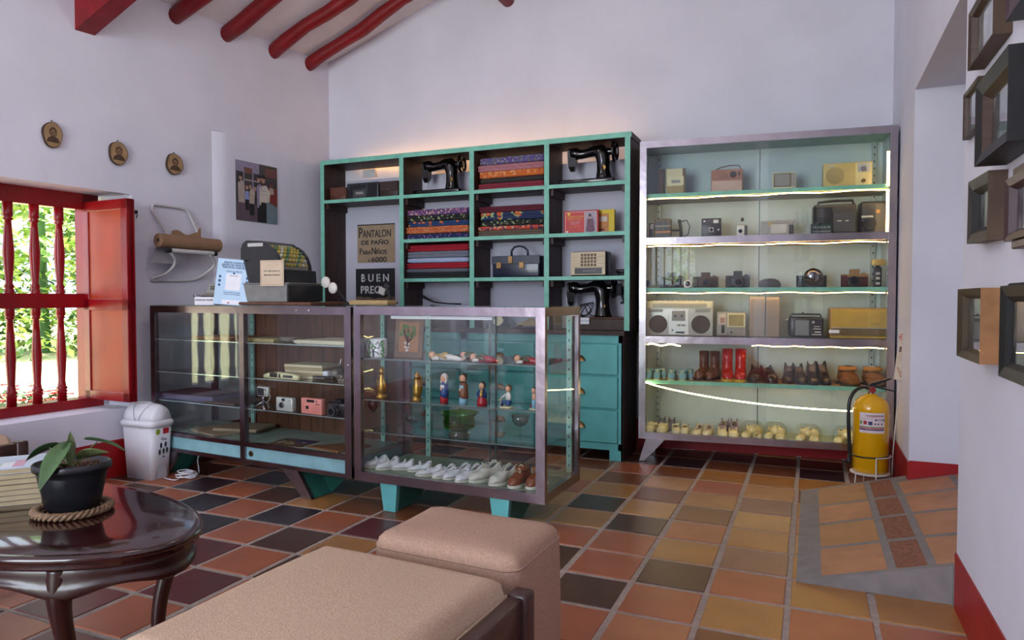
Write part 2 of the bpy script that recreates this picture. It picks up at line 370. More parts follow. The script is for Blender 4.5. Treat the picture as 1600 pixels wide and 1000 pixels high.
# unseen walls and roof added past the side doorway to dim its jamb
b = MB(); b.box(1.75, 1.9, .5, 6.5, 0, 3.0); b.box(1.1, 2.55, 6.3, 6.5, 0, 3.0); b.box(1.1, 2.9, -.5, 6.5, 2.9, 3.0); b.box(1.1, 2.55, .5, 6.5, -.05, .285); S(b.build('wall_light_block', plaster))
# ceiling: sloping boards under the roof
def cz(x): return 3.06+.415*(x+3.85) if x < -1.7 else 3.06+.415*2.15-.395*(x+1.7)
cl = MB()
for x0, x1 in ((-4.75, -1.7), (-1.7, 1.2)):
    v = [(x0, -3.5, cz(x0)), (x1, -3.5, cz(x1)), (x1, 5.9, cz(x1)), (x0, 5.9, cz(x0))]; v += [(a, b, c+.12) for a, b, c in v]
    cl.add(v, [(0, 1, 2, 3), (4, 7, 6, 5), (0, 4, 5, 1), (1, 5, 6, 2), (2, 6, 7, 3), (3, 7, 4, 0)])
S(cl.build('ceiling', ceilm))
k = 0
names = ['red round rafter nearest the back wall', 'red round rafter, second out from the back wall', 'red round rafter, third out from the back wall', 'red round rafter next to the big square roof beam', 'red round rafter just beyond the big square roof beam', 'red round rafter on the viewer side of the big square beam']
for y, rr_ in ((4.66, .05), (4.27, .052), (3.83, .055), (3.44, .055), (3.03, .05), (2.6, .05)):
    b = MB(); pts = []
    for i in range(13):
        x = wl(y)-.06+i*(2.28/12); pts.append((x, y+.012*sin(i*1.3+y*5), cz(x)-.058+.006*sin(i*2.1+y)))
    b.tube(pts, [rr_*(1+.07*sin(i*1.9+y*3)) for i in range(13)], 12)
    b.build('rafter', beamred, label=names[k], cat='beam', group='red round rafters under the ceiling'); k += 1
b = MB(); b.rings([[(x, 2.775, cz(x)-.35), (x, 2.89, cz(x)-.35), (x, 2.89, cz(x)-.06), (x, 2.775, cz(x)-.06)] for x in (-4.0, -3.4, -2.6, -1.75)], 0, True, False); b.build('principal_rafter', beamred, label='big square red roof beam at the upper left', cat='beam')
b = MB(); b.tube([(-2.19, y, 3.415) for y in (5.1, 4.2, 3, 1.5, -1)], .052, 12); b.build('purlin', beamred, label='red pole whose end meets the back wall at the top of the picture', cat='beam')
# window: turned bars in a red frame, shutter folded into the room
win = thing('window_1', None, None); S(win)
wf = MB(); FO = -.27
def fbox(mb, y0, y1, z0, z1, t=.055, mi=0): wall_box(mb, y0, y1, z0, z1, FO+t/2, FO-t/2-.02, mi)
fbox(wf, WY0-.05, 3.06, 1.655, 1.755); fbox(wf, WY0-.05, 3.06, .42, .478, .1); fbox(wf, 2.962, 3.06, .42, 1.755); fbox(wf, WY0-.05, WY0+.08, .42, 1.755)
wf.build('window_frame', redp, win)
wf = MB(); fbox(wf, WY0, 3.0, 1.045, 1.132, .07); wf.build('middle_rail', redp, win)
prof = [(.026, .47), (.026, .53), (.033, .535), (.024, .545), (.033, .555), (.024, .565), (.02, .6), (.028, .76), (.02, .9), (.017, .98), (.027, .985), (.02, .995), (.027, 1.005), (.024, 1.05), (.024, 1.13), (.027, 1.15), (.02, 1.16), (.027, 1.17), (.018, 1.19), (.028, 1.33), (.029, 1.38), (.021, 1.50), (.018, 1.55), (.028, 1.56), (.02, 1.57), (.028, 1.58), (.026, 1.60), (.026, 1.67)]
for i in range(8):
    y = 2.835-.14*i
    if y < WY0+.08: continue
    b = MB(); b.lathe(prof, (wl(y)+FO, y, 0), 14); b.build('spindle', redp, win)
def shutter(hx, hy, fx_, fy_, mirror=1):
    T = Matrix.Translation((fx_, fy_, 0)) @ Matrix.Rotation(math.atan2(hy-fy_, hx-fx_)+pi, 4, 'Z')
    Ls = sqrt((hx-fx_)**2+(hy-fy_)**2); z0_, z1_ = .475, 1.702
    sh = MB(); sh.box(-Ls, 0, -.016, .016, z0_, z1_, 0, M=T); ws = sh.build('shutter', redp, win)
    for z0, z1 in ((.53, 1.03), (1.10, 1.64)):
        b = MB(); b.box(-Ls+.055, -.055, -.0195, -.015, z0, z1, 0, M=T); b.box(-Ls+.055, -.055, .015, .0195, z0, z1, 0, M=T); b.build('shutter_panel', redpan, ws)
    for x0, x1, z0, z1 in ((-Ls, -Ls+.055, z0_, z1_), (-.055, 0, z0_, z1_), (-Ls, 0, z0_, .53), (-Ls, 0, 1.03, 1.10), (-Ls, 0, 1.64, z1_)): b = MB(); b.box(x0, x1, -.028, .028, z0, z1, 0, .003, 1, M=T); b.build('shutter_rail', redp, ws)
shutter(-4.19, 2.99, -3.765, 2.965)
# the tiled ramp in the doorway
rp = MB(); R0, R1 = -.04, XR+.62; ry0, ry1 = 2.90, 4.29; slope = .14/(XR-R0)
def rz(x): return min(.004+slope*(x-R0), .2)
rcem = mat('grey_cement', '85807f', .8, var=.12, scale=14, bump=.3, bscale=40)
vs = [(R0, ry0, 0), (XR+.6, ry0, 0), (XR+.6, ry1, 0), (R0, ry1, 0), (R0, ry0, .004), (XR-.005, ry0, .142), (XR-.005, ry1, .142), (R0, ry1, .004)]
vs = [(R0, ry0, 0), (XR-.006, ry0, 0), (XR-.006, ry1, 0), (R0, ry1, 0), (R0, ry0, .004), (XR-.006, ry0, .142), (XR-.006, ry1-.0, .142), (R0, ry1, .004)]
vs2 = [(XR-.006, DY0+.006, 0), (XR+.62, DY0+.006, 0), (XR+.62, DY1-.006, 0), (XR-.006, DY1-.006, 0), (XR-.006, DY0+.006, .142), (XR+.62, DY0+.006, .29), (XR+.62, DY1-.006, .29), (XR-.006, DY1-.006, .142)]
F6 = [(0, 3, 2, 1), (4, 5, 6, 7), (0, 1, 5, 4), (1, 2, 6, 5), (2, 3, 7, 6), (3, 0, 4, 7)]
rp.add(vs, F6, 0); rp.add(vs2, F6, 0)
tl = [mat('ramp_tile_worn', 'b07c5c', .55, var=.15, scale=9, bump=.2, bscale=60), mat('ramp_tile_rough', '8a5a45', .85, var=.3, scale=60, bump=.4, bscale=120), mat('ramp_tile_tan', 'a5764f', .5, var=.15, scale=7)]
for i, (y0, y1) in enumerate(((2.93, 3.23), (3.27, 3.57), (3.61, 3.89), (3.93, 4.25))):
    for x0, x1, mi in ((.05, .275, 1+(i % 2)*2), (.305, .405, 2), (.435, .66, 1), (.69, .92, 3)):
        if x0 > XR-.1 and x1 > XR: y0_, y1_ = max(y0, DY0+.03), min(y1, DY1-.03)
        else: y0_, y1_ = y0, y1
        f = lambda x: .142+(x-XR)*(.148/.62) if x > XR else .004+(.138/(XR-R0))*(x-R0)
        vs = [(x, y, f(x)+dz) for dz in (-.004, .003) for x, y in ((x0, y0_), (x1, y0_), (x1, y1_), (x0, y1_))]
        if x0 < XR < x1: 
            vs = [(x, y, f(x)+dz) for dz in (-.004, .0035) for x, y in ((x0, y0_), (x1, y0_), (x1, y1_), (x0, y1_))]
        rp.add(vs, F6, mi)
rp.build('ramp', [rcem]+tl, label='low tiled cement ramp rising into the doorway on the right', cat='ramp')
# ---------------------------------------------------------------- outside
# red posts of the veranda behind the viewer and planting beyond
w2 = thing('window_2', None, None); S(w2)
for i in range(5):
    b = MB(); b.lathe([(.02, 1.35), (.02, 1.45), (.014, 1.6), (.022, 1.75), (.014, 1.9), (.02, 2.0), (.02, 2.1)], (-.97+.14*i, -3.25, 0), 10); b.build('spindle', redp, w2)
grass = mat('sunlit_lawn', 'dcd9a8', .9, var=.12, scale=1.5, bump=.3, bscale=40)
b = MB(); b.box(-70, 40, -40, 70, -.4, -.12); S(b.build('ground', grass))
leafm = [mat('hedge_leaf_light', 'b4c866', .6, var=.3, scale=1.2), mat('hedge_leaf_green', '86ac4c', .6, var=.3, scale=1.2), mat('hedge_leaf_dark', '486f38', .6, var=.3, scale=1.2)]
def leaves(mb, c, rad, n, size, mi=None, rs=random):
    for _ in range(n):
        while True:
            d = Vector((rs.uniform(-1, 1), rs.uniform(-1, 1), rs.uniform(-1, 1)))
            if .55 < d.length < 1: break
        p = Vector(c)+Vector((d.x*rad[0], d.y*rad[1], d.z*rad[2]))
        q = Euler((rs.uniform(-.9, .9), rs.uniform(-.9, .9), rs.uniform(0, 6.3))).to_matrix(); s = size*rs.uniform(.6, 1.3)
        v = [p+q @ Vector(w) for w in ((-s, 0, 0), (0, -s*.45, .1*s), (s, 0, 0), (0, s*.45, .1*s))]
        mb.add(v, [(0, 1, 2, 3)], rs.choice((0, 0, 1, 1, 2)) if mi is None else mi)
rs = random.Random(3)
vd = (on(65, 500, Z=.9)-O); vd.z = 0; vd.normalize(); vn = Vector((-vd.y, vd.x, 0))
hedge_labels = ['sunlit hedge bush behind the left part of the window', 'sunlit hedge bush behind the middle bars', 'sunlit hedge bush beside the open shutter', 'hedge bush seen further right beyond the shutter', 'hedge bush further left beyond the window']
i = 0
for off in (-9, -4.6, 0, 4.6, 9):
    b = MB(); c = vd*19+vn*off
    for _ in range(16):
        cc = c+vn*rs.uniform(-2.6, 2.6)+vd*rs.uniform(-1, 1)+Vector((0, 0, rs.uniform(0, 3.2))); r_ = rs.uniform(.9, 1.7)
        leaves(b, cc, (r_, r_, r_*.8), 620, .12, None, rs)
    b.cyl((c.x, c.y, -.2), (c.x, c.y, 3), .18, .1, 8, 2); b.build('hedge_bush', leafm, label=hedge_labels[i], cat='bush', group='garden hedge beyond the window'); i += 1
tr = MB()
for off, dd, h in ((-7, 27, 6), (-1.5, 25, 6.6), (3.5, 28, 7), (9, 27, 6)):
    b = MB(); c = vd*dd+vn*off
    for _ in range(14):
        cc = c+Vector((rs.uniform(-2.4, 2.4), rs.uniform(-2.4, 2.4), h+rs.uniform(-3, 2.0))); leaves(b, cc, (1.8, 1.8, 1.4), 320, .22, None, rs)
    b.tube([(c.x, c.y, -.2), (c.x+.2, c.y, h*.5), (c.x-.1, c.y, h)], [.3, .22, .12], 8, 3)
    b.build('garden_tree', leafm+[mat('bark', '6b4e3a', .9)], label='tall green tree rising behind the hedge outside', cat='tree', group='trees behind the garden hedge')
b = MB(); rs4 = random.Random(9)
for _ in range(14): leaves(b, (-.7+rs4.uniform(-2.6, 2.6), -8+rs4.uniform(-.6, .6), rs4.uniform(.2, 2.6)), (.9, .7, .8), 260, .09, None, rs4)
b.build('hedge_bush', leafm, label='green shrubbery behind the viewer, seen only mirrored in the tall case', cat='bush')
redfl = mat('red_flower', 'd02018', .6, var=.2); 
for j, (px, py, sc) in enumerate(((10, 640, 1.0), (50, 635, .8), (84, 632, .62))):
    base_ = on(px, py+25, Z=-.1); c = vd*6.2; t = on(px, 520, Z=None, X=-5.6 if j < 2 else -5.7)
    gx = t.x; gy = t.y; b = MB()
    leaves(b, (gx, gy, .16), (.24*sc, .24*sc, .26*sc), 260, .035, 1, rs)
    for _ in range(13):
        a = rs.uniform(0, 6.28); r_ = rs.uniform(0, .24*sc); p = Vector((gx+r_*cos(a), gy+r_*sin(a), .30*sc+.10+rs.uniform(-.1, .06)))
        for k_ in range(7):
            q = Matrix.Rotation(k_*.9, 3, 'Z'); v = [p+q @ Vector(w) for w in ((0, 0, 0), (.025, -.012, .012), (.055, 0, .0), (.025, .012, .012))]; b.add(v, [(0, 1, 2, 3)], 2)
    for _ in range(6): b.tube([(gx, gy, -.12), (gx+rs.uniform(-.1, .1), gy+rs.uniform(-.1, .1), .25)], .006, 5, 1)
    b.build('flowering_shrub', [leafm[1], leafm[2], redfl], label=['red-flowered shrub outside at the left edge of the window', 'red-flowered shrub outside between the first two window bars', 'small red-flowered shrub outside nearest the shutter'][j], cat='plant', group='red flowers below the window outside')
# ================================================================ FURNITURE
# ---- open shelf unit with drawers
UY = 4.6; UD = .285
unit = thing('shelf_unit', 'tall open shelf unit with teal edges above teal drawers', 'shelf unit', (-2.38, UY, 0))
ux = lambda x: x+2.38
def teal_board(mb, x0, x1, z0, z1, d0=0, d1=UD, mi_edge=0, mi=1):
    mb.box(ux(x0), ux(x1), d0, d0+.006, z0, z1, mi_edge); mb.box(ux(x0), ux(x1), d0+.006, d1, z0, z1, mi)
b = MB(); teal_board(b, -3.66, -1.11, 2.178, 2.213); b.build('top_board', [tealw, dwood], unit)
for x in (-3.64, -2.894, -2.293, -1.709, -1.135):
    b = MB(); z0 = .885 if x < -1.2 and x > -3.6 else .885; teal_board(b, x-.018, x+.018, z0, 2.178); b.build('upright', [tealw, dwood], unit)
for z in (1.881, 1.542, 1.243):
    for i, (x0, x1) in enumerate(((-3.622, -2.912), (-2.876, -2.311), (-2.275, -1.727), (-1.691, -1.153))):
        if i == 0 and z < 1.8: continue
        b = MB(); teal_board(b, x0, x1, z-.013, z+.013); s_ = b.build('shelf', [tealw, dwood], unit)
        b = MB(); b.box(ux(x0), ux(x0)+.022, .03, UD-.01, z-.058, z-.013); b.build('cleat', dwood, s_); b = MB(); b.box(ux(x1)-.022, ux(x1), .03, UD-.01, z-.058, z-.013); b.build('cleat', dwood, s_)
backp = mat('pale_lilac_backboard', 'c3c3d2', .8, var=.03, scale=3)
b = MB(); b.box(ux(-3.64), ux(-1.14), UD, UD+.008, .885, 2.09); b.build('backboard', backp, unit)
LD = .40    # the chest below is the same unit
b = MB(); b.box(ux(-3.66), ux(-1.15), -.01, LD, .852, .883, 0); b.build('counter_board', dwood, unit)
b = MB(); b.box(ux(-3.64), ux(-1.17), .012, LD, .08, .852, 0); b.box(ux(-1.17), ux(-1.158), .0, LD, 0, .852, 1)
b.build('carcass', [teal, dwood], unit)
b = MB(); xs = [-3.62, -2.975, -2.36, -1.765, -1.16]
b.box(ux(-3.64), ux(-1.16), 0, .012, .80, .852, 0); b.box(ux(-3.64), ux(-1.16), 0, .012, .07, .115, 0)
for x in xs: b.box(ux(x)-.03, ux(x)+(.0 if x > -1.2 else .03), 0, .012, .07 if x > -3.6 and x < -1.2 else 0, .852, 0)
b.box(ux(-1.25), ux(-1.16), 0.001, .03, 0, .115, 0); b.box(ux(-3.64), ux(-3.54), 0.001, .03, 0, .115, 0)
b.build('face_frame', teal, unit)
for i in range(4):
    for j, (z0, z1) in enumerate(((.585, .79), (.355, .57), (.12, .34))):
        b = MB(); x0, x1 = ux(xs[i])+.034, ux(xs[i+1])-.034; b.box(x0, x1, -.012, .012, z0, z1, 0, .004, 1); dr = b.build('drawer', teal, unit)
        xc, zc = (x0+x1)/2, (z0+z1)/2+.0; b = MB()
        n = 10; R = [[(xc+.045*cos(a), -.012-.026*sin(t), zc-.012+.04*sin(a)*cos(t)) for a in [pi*k/n for k in range(n+1)]] for t in [pi/2*q/5 for q in range(6)]]
        vs = [p for r in R for p in r]; b.add(vs, [(q*(n+1)+k, q*(n+1)+k+1, (q+1)*(n+1)+k+1, (q+1)*(n+1)+k) for q in range(5) for k in range(n)], 0, True)
        b.build('cup_pull', brass, dr)
b = MB(); b.box(-1.15, 1.15, .25, .262, 2.214, 2.222); b.v = [(x, y+.0, z) for x, y, z in b.v]
st = b.build('light_strip', emit('shelf_top_led', 'ffc070', 16), loc=(-2.36, UY+.03, 0), label='warm light strip lying on top of the teal shelf unit', cat='light')
# ---- tall glass display case
CW, CZ0, CZ1 = 1.545, .155, 2.15; CD = .40
CP = (-1.065, 4.66)
case = thing('display_case', 'tall chrome-framed glass display case with five lit shelves', 'display case', (CP[0]+CW/2*cos(CR), CP[1]+CW/2*sin(CR), 0), CR)
hw = CW/2; t = .044
b = MB(); b.box(-hw, -hw+t, 0, .03, CZ0, CZ1); b.box(hw-t, hw, 0, .03, CZ0, CZ1); b.box(-hw+t, hw-t, 0, .03, CZ1-t, CZ1); b.box(-hw+t, hw-t, 0, .03, CZ0, CZ0+t)
for z in (1.487, .828): b.box(-hw+t, hw-t, .002, .03, z-.024, z+.022)
b.build('frame', chrome, case)
caseb = mat('pale_blue_paint', 'bccfd4', .55, var=.1, scale=3)
b = MB(); b.box(-hw, -.003, CD-.012, CD, CZ0, CZ1-.02); b.box(.003, hw, CD-.012, CD, CZ0, CZ1-.02); b.box(-.003, .003, CD-.004, CD, CZ0, CZ1-.02, 1)
b.build('back_panel', [caseb, mat('seam_shadow_gap', '2a3034', .9)], case)
for s_ in (-1, 1):
    b = MB(); xx = s_*hw; b.box(min(xx, xx-s_*.014), max(xx, xx-s_*.014), .03, CD-.012, CZ0, CZ1-.02, 0)
    b.build('side_panel', caseb, case)
b = MB(); b.box(-hw, hw, 0.03, CD, CZ1-.02, CZ1); b.build('top_panel', mat('aged_teal_panel', '6f9c98', .6, var=.2, scale=4), case)
b = MB(); b.box(-hw, hw, 0.03, CD, CZ0, CZ0+.02); b.build('tray', mat('pale_green_tray', 'b9c4a0', .5, var=.08), case)
sheln = []
for z, tp in ((1.80, 'g'), (1.487, 'n'), (1.17, 'g'), (.828, 'n'), (.548, 'w')):
    b = MB()
    if tp != 'n': b.box(-hw+.016, hw-.016, .035, .041, z-.022, z+.004, 0)
    b.box(-hw+.016, hw-.016, .041, CD-.014, z-.022, z+.004, 1); b.build('shelf', [tealw, lwood if tp != 'g' else mat('grey_teal_board', '8a8a78', .6, var=.2)], case)
for s_ in (-1, 1):
    for y in (CD-.04,):
        b = MB(); xx = s_*(hw-.016); b.box(xx-.013, xx+.013, y, y+.022, CZ0+.02, CZ1-.02, 0)
        for k in range(42):
            zz = .2+k*.046
            if zz < CZ1-.04: b.box(xx-.004, xx+.004, y-.001, y, zz, zz+.012, 1)
        if s_ < 0: b.v = [(x+.075, yy, z) for x, yy, z in b.v]
        else: b.v = [(x-.05, yy, z) for x, yy, z in b.v]
        b.build('shelf_standard', [mat('pale_metal_strip', '9fb4b8', .4, .4), black2], case)
for z0, z1 in ((1.51, CZ1-t), (.85, 1.463), (CZ0+t, .804)):
    for x0, x1, y in ((-hw+t*.6, .04, .012), (-.04, hw-t*.6, .020)):
        b = MB(); b.box(x0, x1, y, y+.004, z0, z1); b.build('sliding_glass', glass, case)
for sg, xt in ((-1, -hw+.05), (1, hw-.05)):
    b = MB(); b.prism([(xt, CZ0), (xt-sg*.125, CZ0), (xt-sg*.01+sg*.02, .004), (xt+sg*.045, .004)], 0, .035); b.build('leg', chromed, case)
    b = MB(); b.box(xt-.03, xt+.03, .3, .34, .0, CZ0); b.build('rear_leg', chromed, case)
def ledline(z, y=.033, sag=0, x0=-hw+.05, x1=hw-.05, nm='led_strip', wob=.003, e=led, r=.0028):
    pts = []; N = 40
    for k in range(N+1):
        u = k/N; pts.append((x0+(x1-x0)*u, y, z-sag*4*u*(1-u)+wob*sin(u*23)))
    b = MB(); b.tube(pts, r, 6); return b.build(nm, e, case)
ledline(1.770, .046); ledline(1.452, .046); ledline(1.139, .046); ledline(.795, .046, x0=-.05); 
N = 30; b = MB(); b.tube([(-hw+.045+(CW-.09)*k/N, .026+.004*0, .535-.135*sin(pi*min(1, (k/N)**.8*1.0)*.56)*1.0-(.0)) for k in range(N+1)], .0045, 6); b.build('led_strip', ledw, case)
b = MB(); b.tube([(hw-.05, .034, z) for z in (1.79, 1.9, 2.0)], .004, 6); b.tube([(hw-.05, .034, z) for z in (1.50, 1.65, 1.77)], .004, 6); b.build('led_strip', led, case)
b = MB(); b.tube([(-hw+.05+.02*k, .05, .79+.006*sin(k)) for k in range(12)], .005, 6); b.build('led_strip', ledw, case)
# ---- glass counters
SH = (.845, .64, .46)
def standard(mb, x, y, z0, z1, mi=0, mh=1, w=.028):
    mb.box(x-w/2, x+w/2, y, y+.012, z0, z1, mi)
    k = z0+.03
    while k < z1-.02: mb.box(x-.003, x+.003, y-.001, y, k, k+.012, mh); k += .05
strip = mat('pale_teal_strip', '8fb9b0', .4, .2)
LA = math.atan2(-.13, 1.63)
lc = thing('display_counter', 'long chrome and glass display counter with brown wooden back, under the cash register', 'display counter', (-3.84, 3.15, 0), LA)
LW = 1.632; D_ = .48; ZT = 1.057; ZB = .15
b = MB()
b.box(0, .04, 0, .03, ZB, ZT); b.box(LW-.045, LW, 0, .03, ZB, ZT); b.box(.04, LW-.045, 0, .03, ZT-.042, ZT); b.box(.04, LW-.045, 0, .03, ZB, ZB+.022); b.box(.04, LW-.045, 0.0, .03, .245, .27)
b.box(.80, .838, -.002, .03, ZB, ZT-.042)
b.box(0, .04, D_-.03, D_, ZB, ZT); b.box(LW-.045, LW, D_-.03, D_, ZB, ZT); b.box(0, .03, .03, D_-.03, ZT-.042, ZT); b.box(LW-.03, LW, .03, D_-.03, ZT-.042, ZT); b.box(0, LW, D_-.03, D_, ZT-.042, ZT-.001); b.box(0, .03, .03, D_-.03, ZB, ZB+.03); b.box(LW-.03, LW, .03, D_-.03, ZB, ZB+.03)
b.build('frame', cchrome, lc)
for x, z in ((1.25, ZT-.02), (1.34, ZT-.02), (LW-.02, .75)): b = MB(); b.ball((x, -.001, z), .008, (1, .4, 1), 6); b.build('screw_head', chromed, lc)
b = MB(); b.box(.04, .80, .012, .02, ZB+.022, .245); b.box(.838, LW-.045, .012, .02, ZB+.022, .245); b.box(.005, .012, .03, D_-.03, ZB, .245); b.box(LW-.012, LW-.005, .03, D_-.03, ZB, .245)
b.build('plinth_panel', mat('pale_blue_panel', '86b3bb', .5, var=.12, scale=10), lc)
b = MB(); b.cyl((.875, .008, .205), (.875, .012, .205), .017, n=20, mi=0); b.cyl((.875, .006, .205), (.875, .009, .205), .008, n=12, mi=1); b.build('lock', [brass, blackp], lc)
b = MB(); b.box(.03, LW-.03, .02, D_-.02, .245, .262); b.build('tray', mat('grey_green_tray', '8fa39a', .35, var=.1), lc)
b = MB(); b.box(0.002, LW-.002, 0.002, D_-.002, ZT, ZT+.006); b.build('glass_top', glassg, lc)
for x0, x1 in ((.035, .80), (.838, LW-.04)):
    b = MB(); b.box(x0, x1, .012, .016, .27, ZT-.042); b.build('front_glass', glass, lc)
b = MB(); b.box(.012, .016, .03, D_-.03, .262, ZT-.042); b.build('side_glass', glass, lc)
b = MB(); b.box(.42, LW-.03, D_-.022, D_-.008, .262, ZT-.042, 0)
for k in range(12): b.box(.42+k*.098, .423+k*.098, D_-.0235, D_-.0215, .262, ZT-.042, 1)
b.box(.03, .42, D_-.016, D_-.012, .262, ZT-.042, 2); b.build('sliding_back', [mwood, dwood, glassg], lc)
for z in SH:
    for x0, x1 in ((.03, .81), (.83, LW-.035)):
        b = MB(); b.box(x0, x1, .03, D_-.03, z-.003, z+.003, 0); b.box(x0, x1, .0275, .0297, z-.003, z+.003, 1); b.build('glass_shelf', [glassg, mat('bright_glass_rim', 'b3c4c4', .15, .6)], lc)
for x, y in ((.42, D_-.05), (1.24, D_-.05), (1.50, D_-.05)): b = MB(); standard(b, x, y, .262, ZT-.05); b.build('shelf_standard', [strip, black2], lc)
for xt, xb in ((.17, .085), (1.17, 1.30)):
    b = MB(); b.prism([(xt-.04, ZB), (xt+.075, ZB), (xb+.05, .003), (xb-.02, .003)], .0, .025, 0)
    b.rings([[(xt-.035, y, ZB), (xt+.07, y, ZB), (xb+.045, y, z), (xb-.015, y, z)] for y, z in ((.025, .003), (.16, .003), (.40, .11))], 1, True, False); b.build('foot', [chromed, tealdk], lc)
# right counter
RA = math.atan2(-.03, 1.075)
rc = thing('display_counter', 'glass display counter with figurines, green bowl and white shoes inside', 'display counter', (-2.195, 3.02, 0), RA)
RWd = 1.078; RD = .49; ZT2 = 1.06
b = MB()
for x0, x1 in ((0, .042), (RWd-.046, RWd)):
    b.box(x0, x1, 0, .03, ZB, ZT2); b.box(x0, x1, RD-.03, RD, ZB, ZT2)
b.box(.042, RWd-.046, 0, .03, ZT2-.042, ZT2); b.box(.042, RWd-.046, 0, .03, ZB, ZB+.046); b.box(.042, RWd-.046, RD-.03, RD, ZT2-.042, ZT2); b.box(.042, RWd-.046, RD-.03, RD, ZB, ZB+.04)
for x0 in (0, RWd-.03): b.box(x0, x0+.03, .03, RD-.03, ZT2-.042, ZT2); b.box(x0, x0+.03, .03, RD-.03, ZB, ZB+.046)
b.build('frame', cchrome, rc)
b = MB(); b.box(.005, RWd-.005, .005, RD-.005, ZT2, ZT2+.006); b.build('glass_top', glassg, rc)
b = MB(); b.box(.03, RWd-.03, .014, .018, ZB+.046, ZT2-.042); b.build('front_glass', glass, rc)
for x in (.012, RWd-.016): b = MB(); b.box(x, x+.004, .03, RD-.03, ZB+.046, ZT2-.042); b.build('side_glass', glass, rc)
for x0, x1, y in ((.03, .60, RD-.02), (.55, RWd-.03, RD-.012)):
    b = MB(); b.box(x0, x1, y, y+.004, ZB+.04, ZT2-.042, 0); b.box(x0 if x0 > .3 else x1-.008, (x0+.008) if x0 > .3 else x1, y-.002, y+.006, ZB+.04, ZT2-.042, 1); b.build('sliding_glass', [glass, mat('dark_glass_rim', '2c4542', .2)], rc)
b = MB(); b.box(.03, RWd-.03, .03, RD-.03, ZB+.03, ZB+.048); b.build('tray', mat('olive_green_tray', '73836c', .4, var=.15), rc)
SH2 = (.787, .572, .403)
for z in SH2:
    b = MB(); b.box(.03, RWd-.03, .03, RD-.04, z-.003, z+.003, 0); b.box(.03, RWd-.03, .0275, .0297, z-.003, z+.003, 1); b.build('glass_shelf', [glassg, mat('grey_glass_rim', '6f7f80', .2, .6)], rc)
for x, y in ((.18, RD-.05), (RWd-.04, RD-.06)): b = MB(); standard(b, x, y, ZB+.05, ZT2-.05); b.build('shelf_standard', [strip, black2], rc)
b = MB(); b.box(.21, .79, .035, .05, ZT2-.062, ZT2-.046); b.build('tube_lamp', whitep, rc)
for xc in (.205, .84):
    b = MB(); b.rings([[(xc-.052, .012, ZB), (xc+.052, .012, ZB), (xc+.036, .02, .002), (xc-.036, .02, .002)], [(xc-.052, .045, ZB), (xc+.052, .045, ZB), (xc+.036, .045, .002), (xc-.036, .045, .002)]], 0, True, False)
    b.rings([[(xc-.04, y, ZB), (xc+.04, y, ZB), (xc+.035, y, z), (xc-.035, y, z)] for y, z in ((.045, .004), (.2, .004), (.42, .10))], 1, True, False); b.build('foot', [teal, tealdk], rc)
# ================================================================ GENERIC THINGS
def spot(x0, x1, y0, y1, line, off, z):
    """foot point, width and height of a thing seen between those columns, standing on a shelf at z"""
    p0 = (line[0][0], line[0][1]+off*sqrt(1+line[1]**2)); s = line[1]
    a = onl(x0, (y0+y1)/2, p0, s); b = onl(x1, (y0+y1)/2, p0, s); c = (a+b)/2
    return Vector((c.x, c.y, z)), (b-a).length, (y1-y0)*dist(c)/F
def gadget(name, label, cat, loc, rotz, w, h, d, m, els=(), bev=.004, group=None, body='body', tilt=None):
    """a boxy device standing on loc: front at local y=0, parts on its face; u,v run 0..1 across the face"""
    t_ = thing(name, label, cat, loc, rotz, group, tilt)
    b = MB(); b.box(-w/2, w/2, 0, d, 0, h, 0, bev); bo = b.build(body, m, t_)
    for e in els:
        k = e[0]; nm = e[1]; b = MB()
        if k == 'b':      # raised plate u0,v0,u1,v1,proud
            _, _, u0, v0, u1, v1, pr, mm = e; b.box(-w/2+u0*w, -w/2+u1*w, -pr, .002, v0*h, v1*h, 0, min(.0015, pr*.4), 1)
        elif k == 'c':    # disc / knob u,v,r,proud
            _, _, u, v, r, pr, mm = e; x = -w/2+u*w; b.cyl((x, .001, v*h), (x, -pr, v*h), r*h, r*h*.96, 20)
        elif k == 'g':    # grille of slats
            _, _, u0, v0, u1, v1, n_, mm = e
            b.box(-w/2+u0*w, -w/2+u1*w, -.0012, .002, v0*h, v1*h, 0)
            for i in range(n_): 
                x = -w/2+(u0+(u1-u0)*(i+.5)/n_)*w; ww = w*(u1-u0)/n_*.28; b.box(x-ww, x+ww, -.0026, -.0012, v0*h+.002, v1*h-.002, 0)
        elif k == 't':    # lettering
            _, _, txt, u, v, sz, mm = e; b.text(txt, sz*h, -w/2+u*w, -.0028, v*h)
        elif k == 'top':  # box on top
            _, _, u0, u1, d0, d1, hh, mm = e; b.box(-w/2+u0*w, -w/2+u1*w, d0*d, d1*d, h-.001, h+hh, 0, .002, 1)
        elif k == 'tube':
            _, _, pts, r, mm = e; b.tube([(-w/2+p[0]*w, p[1]*d, p[2]*h) for p in pts], r, 6)
        elif k == 'lens':
            _, _, u, v, r, ln, mm = e; x = -w/2+u*w; z = v*h; r = r*h
            b.cyl((x, .002, z), (x, -ln*.5, z), r, r, 20, 0); b.cyl((x, -ln*.5, z), (x, -ln, z), r*.86, r*.9, 20, 0); b.cyl((x, -ln-.0006, z), (x, -ln+.001, z), r*.62, r*.62, 16, 1)
            mm = [mm, mat('dark_lens_glass', '10131c', .05, coat=1)]
        b.build(nm, mm, t_)
    return t_
CL = (CP, SB)
def CS(x0, x1, y0, y1, z, off=.13): return spot(x0, x1, y0, y1, CL, off, z)
UL = ((-2.38, UY), 0.)
def US(x0, x1, y0, y1, z, off=.1): return spot(x0, x1, y0, y1, UL, off, z)
LL = ((-3.84, 3.15), math.tan(LA)); RL = ((-2.195, 3.02), math.tan(RA))
